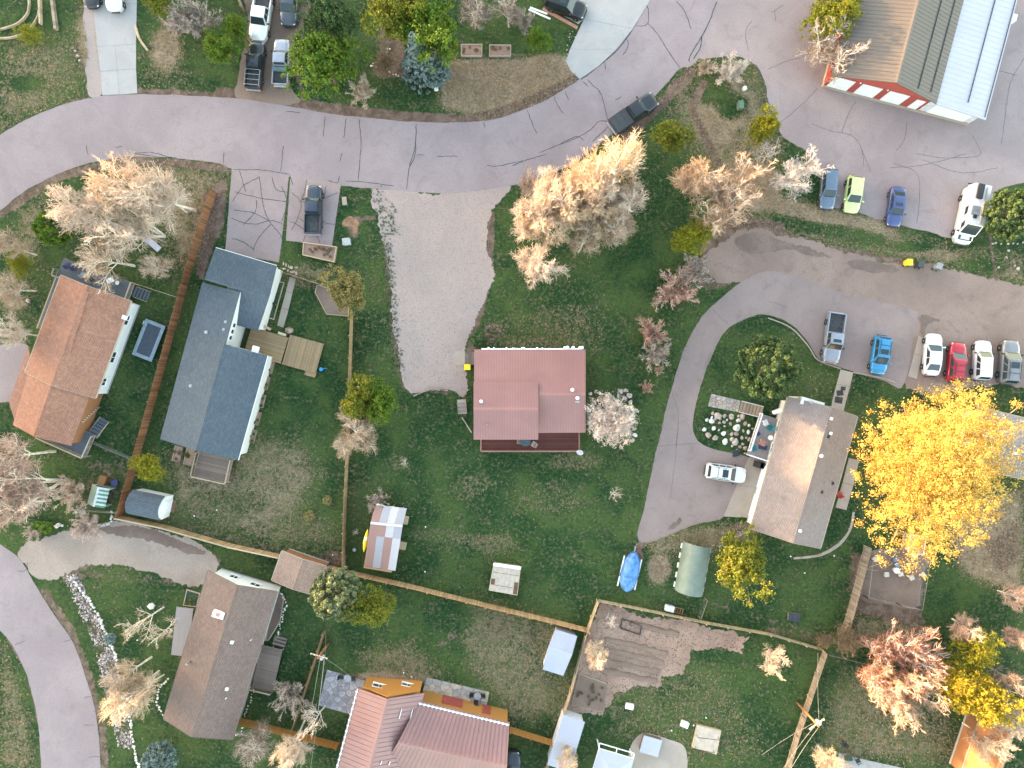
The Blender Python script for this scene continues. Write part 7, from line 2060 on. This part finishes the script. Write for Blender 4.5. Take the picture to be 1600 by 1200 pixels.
for xx in (L / 2 - .75, L / 2 - .35): MB().tube([(xx, W / 2 + .16, 0), (xx, W / 2 + .08, .85)], .02, 6).build('ladder_rail', paint_white, tr)

# white slide
sl_ = thing('slide', P3(239, 380), img_ang(22, 20), 'pale lavender slide under the bare trees', 'slide')
slm = simple('slide_plastic', (.48, .46, .54), .4)
for i in range(6):
    x0_ = -1.2 + i * .4; z0_ = .25 + .5 * (1 - i / 6) ** 1.5; z1_ = .25 + .5 * (1 - (i + 1) / 6) ** 1.5
    MB().slab([(x0_, -.3, z0_), (x0_ + .4, -.3, z1_), (x0_ + .4, .3, z1_), (x0_, .3, z0_)], .04).build('chute_panel', slm, sl_)
for s in (-1, 1):
    MB().tube([(-1.2, s * .32, .85), (-.4, s * .32, .52), (.4, s * .32, .34), (1.2, s * .32, .33)], .04, 6).build('side_rail', slm, sl_)
    MB().tube([(-1.1, s * .28, 0), (-1.1, s * .28, .72)], .03, 6).build('leg', grey_metal, sl_)

def chair(px, py, z, ang, mat, label, name='patio_chair', s=1.0, pz=None):
    x, y = P(px, py, z + .4)
    r_ = thing(name, (x, y, z), ang, label, 'chair'); r_.scale = (s, s, s)
    MB().box((0, 0, .42), (.56, .56, .06)).build('seat', mat, r_, bevel=.02)
    o = MB().box((0, 0, .28), (.06, .56, .56)).build('backrest', mat, r_, bevel=.02); o.location = (-.27, 0, .44); o.rotation_euler = (0, -.2, 0)
    for sx in (-1, 1):
        for sy in (-1, 1): MB().box((sx * .23, sy * .24, .195), (.05, .05, .39)).build('leg', mat, r_)
    for sy in (-1, 1): MB().box((0, sy * .29, .64), (.5, .07, .04)).build('armrest', mat, r_)
    return r_
def table(px, py, z, r, mat, label, h=.72, rect=None, ang=0):
    x, y = P(px, py, z + h); r_ = thing('patio_table', (x, y, z), ang, label, 'table')
    if rect: MB().box((0, 0, h), (rect[0], rect[1], .04)).build('tabletop', mat, r_, bevel=.01)
    else: MB().lathe([(r, -.02), (r, .015), (r * .98, .02)], 20, (0, 0, h)).build('tabletop', mat, r_)
    for i in range(4):
        a_ = .785 + i * 1.571; k = (r * .7 if not rect else min(rect) * .45)
        MB().tube([(math.cos(a_) * k, math.sin(a_) * k, 0), (math.cos(a_) * k * .9, math.sin(a_) * k * .9, h - .02)], .02, 6).build('leg', dark_metal, r_)
    return r_
teal = simple('teal_plastic', (.02, .16, .19), .45); navy = simple('navy_cushion', (.03, .04, .11), .8); coral = simple('coral_cushion', (.5, .22, .17), .8); redp = simple('red_plastic', (.40, .06, .045), .5)
zD = .9
chair(1202, 668, zD, 2.6, teal, 'upper teal chair on the pale grey deck'); chair(1178, 700, zD, .3, teal, 'lower teal chair on the pale grey deck')
chair(1191, 691, zD, 1.2, coral, 'coral chair on the pale grey deck'); chair(1184, 677, zD, .8, navy, 'navy cushioned chair by the deck rail', s=.8)
chair(1196, 660, zD, .4, paint_white, 'white chair on the pale grey deck'); table(1204, 684, zD, .3, paint_white, 'small white table against the house wall', .45)
table(1192, 699, zD, .5, navy, 'navy and tan side table on the pale grey deck', .5, (1.0, .5), img_ang(10, 2))
gr_ = thing('barbecue', (*P(1208, 645, zD + .6), zD), 0, 'round black kettle barbecue in the deck corner', 'barbecue')
MB().lathe([(.05, -.25), (.22, -.15), (.29, 0), (.29, .05), (.2, .18), (.03, .23)], 16, (0, 0, .75)).build('kettle', black_plastic, gr_, smooth=True)
for i in range(3): MB().tube([(.28 * math.cos(i * 2.09), .28 * math.sin(i * 2.09), 0), (.15 * math.cos(i * 2.09), .15 * math.sin(i * 2.09), .62)], .015, 6).build('leg', steel, gr_)
chair(1311, 772, .08, 2.0, redp, 'red chair on the tan back patio')
chair(533, 1058, .07, 0, dark_metal, 'dark chair left of the table on the bluish patio', s=.85); chair(552, 1061, .07, 3.1, dark_metal, 'dark chair right of the table on the bluish patio', s=.85); table(543, 1060, .07, .42, grey_metal, 'round grey table on the bluish patio')
chair(738, 1086, .07, 0, dark_metal, 'left dark chair of the set on the tan patio', s=.85); chair(754, 1087, .07, 3.1, dark_metal, 'right dark chair of the set on the tan patio', s=.85); chair(744, 1096, .07, 1.6, dark_metal, 'lower dark chair of the set on the tan patio', s=.85); table(746, 1088, .07, .42, grey_metal, 'round grey table on the tan patio')
chair(677, 1088, .07, 1.6, dark_metal, 'single dark chair at the left of the tan patio', s=.8)
table(821, 689, .92, .62, simple('dark_teal_top', (.045, .07, .085), .5), 'round dark table on the dark red deck'); chair(834, 694, .92, 2.6, simple('tan_cushion', (.42, .33, .27), .8), 'tan cushioned chair on the dark red deck', s=.95); chair(812, 690, .92, 0, sealwood, 'wooden chair left of the round dark table', s=.8)
for x, y, m_, lb in [(106, 415, navy, 'navy chair on the upper grey deck corner'), (116, 418, navy, 'second navy chair on the upper grey deck'), (131, 430, grey_metal, 'grey metal chair on the upper grey deck'), (143, 436, dark_metal, 'dark chair beside the grey one on the upper deck')]: chair(x, y, .92, .8, m_, lb, s=.9)
table(172, 438, .92, .4, paint_white, 'white table on the upper grey deck', .7, (.85, .6), .4); table(183, 442, .92, .22, paint_white, 'small round white table on the upper grey deck', .5)
table(1017, 1166, .05, .9, metal_silver, 'square lavender covered hot tub on the round pad', .85, (2.2, 2.0), img_ang(28, 8)).name = 'hot_tub'
ht = bpy.data.objects['hot_tub']; ht['category'] = 'hot tub'
MB().box((0, 0, .40), (2.05, 1.85, .78)).build('shell', browndeck, ht)

# tarp-covered boat, tunnel shelter, platform, boxes
bt = thing('covered_boat', P3(983, 892), img_ang(-7, 30), 'boat on a trailer wrapped in a bright blue tarp', 'boat')
tarp = simple('blue_tarp', (.065, .19, .45), .5, 0, .3, 2.0)
secs = [(-2.5, .12, .95), (-2.0, .62, 1.15), (-1.0, .98, 1.35), (0, 1.05, 1.5), (1.0, 1.0, 1.45), (1.8, .8, 1.3), (2.25, .25, 1.05)]
vs = []; fs = []; rb_ = random.Random(5)
pr = [(-1, .30), (-1.0, .62), (-.75, .85), (-.35, .96), (0, 1.04), (.35, .95), (.75, .84), (1.0, .60), (1, .30)]
for x, w_, h_ in secs:
    for fy, fz in pr: vs.append((x + rb_.uniform(-.06, .06), w_ * fy + rb_.uniform(-.04, .04), h_ * fz + rb_.uniform(-.05, .05)))
n_ = len(pr)
for i in range(len(secs) - 1):
    for k in range(n_ - 1): fs.append((i * n_ + k, i * n_ + k + 1, (i + 1) * n_ + k + 1, (i + 1) * n_ + k))
fs += [tuple(range(n_))[::-1], tuple((len(secs) - 1) * n_ + k for k in range(n_))]
MB().add(vs, fs).build('tarp', tarp, bt, sub=1)
MB().box((.1, 1.02, .42), (3.6, .14, .12)).build('trailer_rail', paint_white, bt); MB().box((.1, -1.02, .42), (3.6, .14, .12)).build('trailer_rail', paint_white, bt)
for s in (-1, 1):
    o = MB().lathe([(.1, -.09), (.3, -.09), (.3, .09), (.1, .09)], 14).build('wheel', rubber, bt); o.rotation_euler = (R(90), 0, 0); o.location = (.5, s * 1.0, .3)
MB().bar((-2.2, 0, .4), (-3.0, 0, .35), .1, .1).build('tongue', steel, bt)
c, a, L, W = frame([(1070, 846), (1112, 856), (1098, 932), (1056, 922)], 1.0)
tu = thing('tunnel_shelter', (c.x, c.y, 0), a, 'green fabric tunnel shelter on the lawn below the driveway', 'shelter')
tm = simple('green_canvas', (.135, .175, .15), .6, 0, .12, .8); nA = 28
for k in range(4):
    x0_, x1_ = -L / 2 + L * k / 4 + .005, -L / 2 + L * (k + 1) / 4 - .005; vs = []; fs = []
    for x in (x0_, x1_):
        for i in range(nA + 1):
            t_ = math.pi * i / nA; vs.append((x, -math.cos(t_) * W / 2, .45 + math.sin(t_) * 1.75))
    m_ = nA + 1
    for i in range(nA): fs.append((i, i + 1, m_ + i + 1, m_ + i))
    o = MB().add(vs, fs).build('cover_panel', tm, tu); sd = o.modifiers.new('thick', 'SOLIDIFY'); sd.thickness = .03
for x in np.linspace(-L / 2, L / 2, 5):
    MB().tube([(x, -math.cos(math.pi * i / 10) * (W / 2 - .05), .45 + math.sin(math.pi * i / 10) * 1.69) for i in range(11)], .03, 6).build('hoop', grey_metal, tu)
    for s in (-1, 1): MB().tube([(x, s * (W / 2 - .04), 0), (x, s * (W / 2 - .04), .46)], .035, 6).build('leg', grey_metal, tu)
for s in (-1, 1):
    for k in range(5): MB().box((-L / 2 + L * (k + .5) / 5, s * (W / 2 + .1), .35), (.6, .12, .2)).build('skirt_weight', paint_white, tu)
pf = timber_frame('play_platform', 'pale square platform with black hoops on the lower lawn', [(1089, 1131), (1125, 1140), (1118, 1176), (1081, 1165)], .35, palewood, simple('pale_ply', (.42, .35, .29), .8, 0, .12, 2), 'platform', .34)
for (p0_, p1_) in (((1088, 1148), (1122, 1152)), ((1086, 1166), (1114, 1172))):
    a_, b_ = P3(*p0_, .35) - pf.location, P3(*p1_, .35) - pf.location; a_.z = b_.z = .3
    MB().tube([a_, a_ + Vector((0, 0, .7)), b_ + Vector((0, 0, .7)), b_], .03, 6).build('hoop', black_plastic, pf)
gf = thing('goal_frame', P3(1112, 1118), img_ang(30, 10), 'dark green folded goal frame on the lawn above the pale platform', 'frame')
MB().tube([(-1.0, -.6, .1), (-1.0, .5, .4), (-.9, .6, .45), (.9, .6, .45), (1.0, .5, .4), (1.0, -.6, .1)], .04, 6).build('frame', simple('dark_green_pipe', (.03, .07, .055), .5), gf)
def box_thing(name, label, px, py, size, ang, mat, cat, lid=None, z=0):
    r_ = thing(name, (*P(px, py, z), z), ang, label, cat)
    MB().box((0, 0, size[2] / 2), size).build('body', mat, r_, bevel=.02)
    MB().box((0, 0, size[2] + .02), (size[0] * 1.05, size[1] * 1.05, .04)).build('lid', lid or mat, r_, bevel=.01)
    return r_
box_thing('utility_box', 'grey utility box on the lawn beside the parking pad', 543, 379, (.85, .75, .7), .1, simple('utility_grey', (.32, .34, .35), .6), 'utility box')
box_thing('utility_box', 'green utility box on the dry verge by the lot', 1155, 167, (.6, .9, .7), .1, simple('utility_green', (.10, .16, .11), .6), 'utility box')
box_thing('utility_box', 'small white utility box on the dry verge by the lot', 1162, 140, (.35, .4, .5), .3, paint_white, 'utility box')
box_thing('bee_box', 'white box on the lawn below the vegetable garden, upper one', 983, 1102, (.9, .6, .35), img_ang(10, 2), paint_white, 'box')
box_thing('bee_box', 'white box on the lawn left of the pale platform', 1069, 1130, (.85, .65, .35), img_ang(10, 4), paint_white, 'box')
box_thing('mailbox', 'small white box beside the blue spruce at the verge', 682, 140, (.45, .4, .4), .1, paint_white, 'box')
box_thing('crate', 'small pale crate on the lawn beside the striped shed, upper one', 635, 812, (.5, .9, .4), -.2, palewood, 'crate')
box_thing('crate', 'small pale crate on the lawn beside the striped shed, lower one', 630, 852, (.75, .85, .3), -.2, palewood, 'crate')
box_thing('storage_box', 'small tan box lying on the lawn above the utility box', 539, 315, (.5, .9, .3), .1, sealwood, 'box')
box_thing('storage_box', 'brown lidless box beside the striped playhouse', 164, 750, (.8, 1.1, .6), -.3, wood_mat('crate_brown', (.25, .12, .05), .2), 'box')
box_thing('water_heater_box', 'dark air unit on the concrete at the garage wall, left one', 1183, 725, (.7, .9, .9), img_ang(3, -12), dark_metal, 'air unit')
box_thing('water_heater_box', 'dark air unit on the concrete at the garage wall, right one', 1190, 727, (.6, .9, .9), img_ang(3, -12), dark_metal, 'air unit')
box_thing('step_box', 'small black framed hatch at the driveway edge', 1149, 708, (.75, .7, .15), .2, simple('utility_grey', (.32, .34, .35)), 'hatch', dark_metal)
box_thing('fire_pit', 'low grey metal fire pit frame on the lawn by the fence corner', 1239, 963, (1.3, .9, .4), img_ang(10, 1), grey_metal, 'fire pit', dark_metal)
box_thing('washer', 'white barrow-like tub by the long pale fence', 1045, 949, (1.0, .65, .5), img_ang(12, 3), simple('lav_white', (.55, .54, .58), .5), 'tub')
rk = thing('wooden_rack', P3(1060, 953), img_ang(12, 3), 'small brown wooden rack beside the white tub', 'rack')
for s in (-1, 1): MB().box((0, s * .3, .25), (1.1, .06, .06)).build('rail', redwood, rk)
for i in range(4): MB().box((-.45 + i * .3, 0, .29), (.06, .66, .03)).build('slat', redwood, rk)
for sx in (-1, 1):
    for sy in (-1, 1): MB().box((sx * .5, sy * .3, .11), (.05, .05, .22)).build('leg', redwood, rk)
bk = lambda px, py, r, m_, lb, nm='bucket': (lambda t_: (MB().lathe([(r * .8, .0), (r, .4), (r * .93, .42)], 14).build('body', m_, t_), MB().lathe([(r * 1.04, .42), (r * 1.04, .46), (r * .9, .47)], 14).build('lid', m_, t_)))(thing(nm, P3(px, py), 0, lb, 'bucket'))
bluep = simple('steel_blue', (.10, .17, .24), .5)
bk(1398, 890, .34, paint_white, 'white round tub in the middle of the dirt yard'); bk(1426, 866, .32, paint_white, 'white round tub below the pink roofed coop')
bk(1397, 873, .3, bluep, 'blue barrel in the dirt yard, upper one'); bk(1399, 882, .3, bluep, 'blue barrel in the dirt yard, lower one')
bk(555, 858, .2, grey_metal, 'grey bucket between the fence and the striped shed'); bk(182, 754, .42, navy, 'dark blue tub with a white lid beside the playhouse')
for i, (x, y) in enumerate([(1384, 897), (1406, 896), (1423, 902), (1365, 873), (1441, 898)]): box_thing('concrete_block', ['pale block left of the white tub in the dirt yard', 'pale block right of the white tub in the dirt yard', 'pale block on the right of the dirt yard', 'pale block in the upper left of the dirt yard', 'pale block outside the poultry wire'][i], x, y, (.5, .5, .25), .2 * i, simple('pale_block', (.5, .45, .4), .9), 'block')
for i, (x, y, a_) in enumerate([(1367, 883, .3), (1362, 890, -.2), (1376, 880, -.5), (1391, 881, .6)]):
    r_ = thing('timber_pole', P3(x, y), a_, ['pale pole lying in the dirt yard, longest one', 'pale pole in the dirt yard nearest the fence', 'pale pole crossing the longest one in the dirt yard', 'short pale pole beside the blue barrel'][i], 'pole')
    LL = 1.4 - .2 * i; MB().tube([(-LL / 2, 0, .05), (LL / 2, 0, .06)], [.05, .035], 6).build('shaft', palewood, r_); MB().tube([(LL / 2 - .1, 0, .06), (LL / 2 + .2, .15, .07)], [.02, .012], 5).build('branch_stub', palewood, r_)
for i, (x, y, a_) in enumerate([(1317, 607, .2), (1312, 614, .4), (1310, 625, .1)]):
    r_ = thing('paving_mat', P3(x, y), img_ang(18, 5) + a_, ['small dark mat on the front walk, topmost', 'dark mat in the middle of the front walk', 'dark mat nearest the house on the front walk'][i], 'mat'); k_ = (.5, .7, .8)[i]
    MB().box((0, 0, .075), (1.1 * k_, .9 * k_, .02)).build('mat', dark_metal, r_); MB().box((0, 0, .088), (.9 * k_, .7 * k_, .006)).build('inlay', black_plastic, r_)
toy = thing('blue_toy', P3(502, 577), .3, 'small bright blue scoop toy on the lawn beside the newer deck', 'toy'); bt_ = simple('bright_blue', (.02, .25, .6), .4)
MB().lathe([(.05, .0), (.2, .08), (.22, .16)], 12).build('scoop', bt_, toy); MB().tube([(.15, 0, .12), (.7, -.12, .06)], .035, 6).build('handle', bt_, toy)
# utility poles and wires
def pole(px, py, h, label, arm, mat=redwood):
    r_ = thing('utility_pole', P3(px, py), arm, label, 'pole')
    MB().tube([(0, 0, 0), (0, 0, h)], [.15, .11], 10).build('shaft', mat, r_, smooth=True)
    for dz in (0, .45)[: 1 if h < 6 else 2]:
        MB().box((0, .14, h - .35 - dz), (2.0, .1, .12)).build('crossarm', palewood, r_)
        for s in (-.9, -.5, .5, .9): MB().lathe([(.03, 0), (.06, .04), (.05, .1), (.02, .13)], 8, (s, .14, h - .29 - dz)).build('insulator', paint_white, r_)
    MB().lathe([(.2, -.45), (.2, .3), (.1, .36)], 12, (.3, -.22, h - .9)).build('transformer', simple('transformer_grey', (.45, .46, .48), .5), r_)
    return r_
pole(1246, 1098, 5.6, 'utility pole with pale crossarm at the weathered fence', R(35))
pole(514, 1004, 4.6, 'utility pole with white insulators at the thin brown fence', img_ang(20, 6))
def wire(a_px, za, b_px, zb, label, sag=.5, r=.014):
    a_ = Vector((*P(*a_px, za), za)); b_ = Vector((*P(*b_px, zb), zb))
    pts = [a_.lerp(b_, t_) - Vector((0, 0, sag * 4 * t_ * (1 - t_))) for t_ in np.linspace(0, 1, 13)]
    o = thing('overhead_wire', a_, 0, label, 'wire'); MB().tube([p - a_ for p in pts], r, 4, False).build('cable', simple('wire_grey', (.4, .38, .34), .5), o)
wire((1275, 1132), 5.2, (1215, 1215), 4.6, 'overhead wire running down left from the right utility pole', .2); wire((1281, 1134), 5.2, (1228, 1215), 4.6, 'overhead wire just right of the first one from the right utility pole', .2)
wire((1271, 1130), 5.2, (1190, 1180), 4.6, 'thin overhead wire crossing the weathered fence', .2, .01); wire((1280, 1130), 5.0, (1278, 1020), 3.5, 'overhead wire running up to the long pale fence', .2, .01)
wire((506, 1030), 4.3, (496, 1115), 4.0, 'overhead wire down over the bluish patio edge', .2); wire((500, 1030), 4.3, (468, 1210), 4.0, 'overhead wire down to the bottom edge, left one', .2); wire((507, 1030), 4.3, (484, 1210), 4.0, 'overhead wire down to the bottom edge, right one', .2)
wire((508, 1026), 4.3, (509, 985), 1.6, 'short wire from the left utility pole up to the brown fence', .1, .01); wire((510, 1030), 4.3, (545, 1055), 2.9, 'thin service wire to the orange house', .1, .01)
# pale patio at the bottom right
slabs('lower_patio', .06, concrete, [[(1311, 1176), (1340, 1184), (1330, 1230), (1300, 1225)], [(1340, 1184), (1380, 1193), (1372, 1240), (1330, 1230)], [(1380, 1193), (1430, 1204), (1420, 1250), (1372, 1240)]])
chair(1341, 1189, .06, .5, dark_metal, 'dark chair at the edge of the lower patio', s=.9); chair(1319, 1163, .0, 2.5, dark_metal, 'dark chair on the lawn above the lower patio', s=.9)
box_thing('planter_box', 'grey planter box at the end of the lower patio', 1322, 1181, (.9, .7, .5), .2, grey_metal, 'planter', simple('dark_ivy', (.03, .055, .03)))
# dark soil of the bark bed and white lumps on the lawns
for i, (x, y) in enumerate([(664, 893), (520, 867), (1103, 1121), (1084, 1133), (1049, 1141), (1235, 869), (1303, 868), (1257, 895), (304, 806), (339, 797), (631, 1051), (643, 1057), (665, 823), (215, 1000)]):
    o = link_mesh('white_ball', STONES[i % 8], paint_white, None, (*P(x, y), .07), i); o.scale = (.22, .2, .18)
    tag(o, 'small white object lying on the lawn', 'litter', 'white specks on the lawns')

# ------------------------------------------------------------------ dry grass and weeds that nobody could count
def tufts(name, label, mask, n, h, spread, mats, seed, width=.014, blades=7):
    r = np.random.default_rng(seed)
    pr_ = mask.copy(); pr_[(np.abs(gx) > 67) | (np.abs(gy) > 51)] = 0
    pr_ = pr_ / pr_.sum()
    idx_ = r.choice(len(gx), n, p=pr_)
    cx_, cy_ = gx[idx_] + r.uniform(-.15, .15, n), gy[idx_] + r.uniform(-.15, .15, n)
    C = np.repeat(np.stack([cx_, cy_, np.zeros(n)], 1), blades, 0); m = len(C)
    a = r.random(m) * 6.283; L = h * (.5 + r.random(m)); out = spread * (.4 + r.random(m))
    d = np.stack([np.cos(a) * out, np.sin(a) * out, L], 1)
    s = np.stack([-np.sin(a), np.cos(a), np.zeros(m)], 1) * width
    base = C + np.stack([np.cos(a), np.sin(a), np.zeros(m)], 1) * .03
    V_ = np.stack([base - s, base + s, base + d * np.array([.55, .55, .75]) + s * .7, base + d], 1).reshape(-1, 3)
    k = np.arange(m)[:, None] * 4
    T_ = np.concatenate([k + np.array([[0, 1, 2]]), k + np.array([[0, 2, 3]])], 1).reshape(-1, 3)
    me_ = arrays_mesh(name, V_, T_, np.repeat(r.random(m), 4), False, True)
    o = link_mesh(name, me_, mats); tag(o, label, 'grass', kind='stuff')
    return o
keep = np.ones(gx.shape)
for o_ in (road, lot, lane, drv, low_road, asph_l, asph_r): keep[inside([tuple(v_.co.xy) for v_ in o_.data.vertices], gx, gy)] = 0
for nm_ in ('gravel_driveway', 'gravel_drive', 'dirt_drive', 'side_yard_asphalt', 'garden_soil', 'yard_dirt', 'gravel_verge', 'round_pad'):
    keep[inside([tuple(v_.co.xy) for v_ in bpy.data.objects[nm_].data.vertices], gx, gy)] = 0
for q_ in ([(134, -10), (216, -10), (216, 150), (158, 150)], [(740, 545), (916, 545), (916, 706), (740, 706)], [(905, 125), (880, 100), (905, 40), (860, 10), (860, -20), (1030, -20)], [(95, 400), (235, 445), (110, 715), (10, 650)], [(335, 387), (435, 413), (508, 535), (490, 590), (372, 720), (250, 690)],
           [(325, 890), (445, 920), (362, 1160), (255, 1120)], [(495, 1045), (800, 1125), (790, 1200), (520, 1200)], [(1230, 620), (1340, 650), (1340, 720), (1285, 860), (1170, 830), (1130, 805), (1170, 640)], [(1290, 0), (1600, 0), (1540, 210), (1290, 150)]):
    keep[inside(pxpoly(q_), gx, gy)] = 0
inside_frame = (np.abs(gx) < 64) & (np.abs(gy) < 49)
straw_m = leaf_mat('dry_grass', (.29, .215, .135), (.56, .435, .30), (.42, .32, .215), .45)
green_m = leaf_mat('grass_blades', (.03, .07, .028), (.085, .135, .05), (.06, .105, .04), .3)
tufts('dry_grass', 'tangled dry straw grass on the verges', np.clip(dry - .22, 0, 1) ** 1.6 * keep * inside_frame, 34000, .13, .13, straw_m, 31, .013, 5)
tufts('grass', 'short green lawn grass', np.clip(1.05 - dry - dirt, .02, 1) * keep * inside_frame, 40000, .08, .08, green_m, 32, .02, 4)
wd = np.zeros(gx.shape); strip(wd, [(592, 300), (600, 340), (606, 400), (612, 470), (614, 520), (624, 570)], .9, 1); strip(wd, [(610, 330), (612, 360)], 1.0, 1)
strip(wd, [(560, 300), (600, 310)], .6, .6)
tufts('weeds', 'weeds creeping over the gravel driveway edge', wd * inside_frame, 480, .08, .11, green_m, 33, .03, 8)
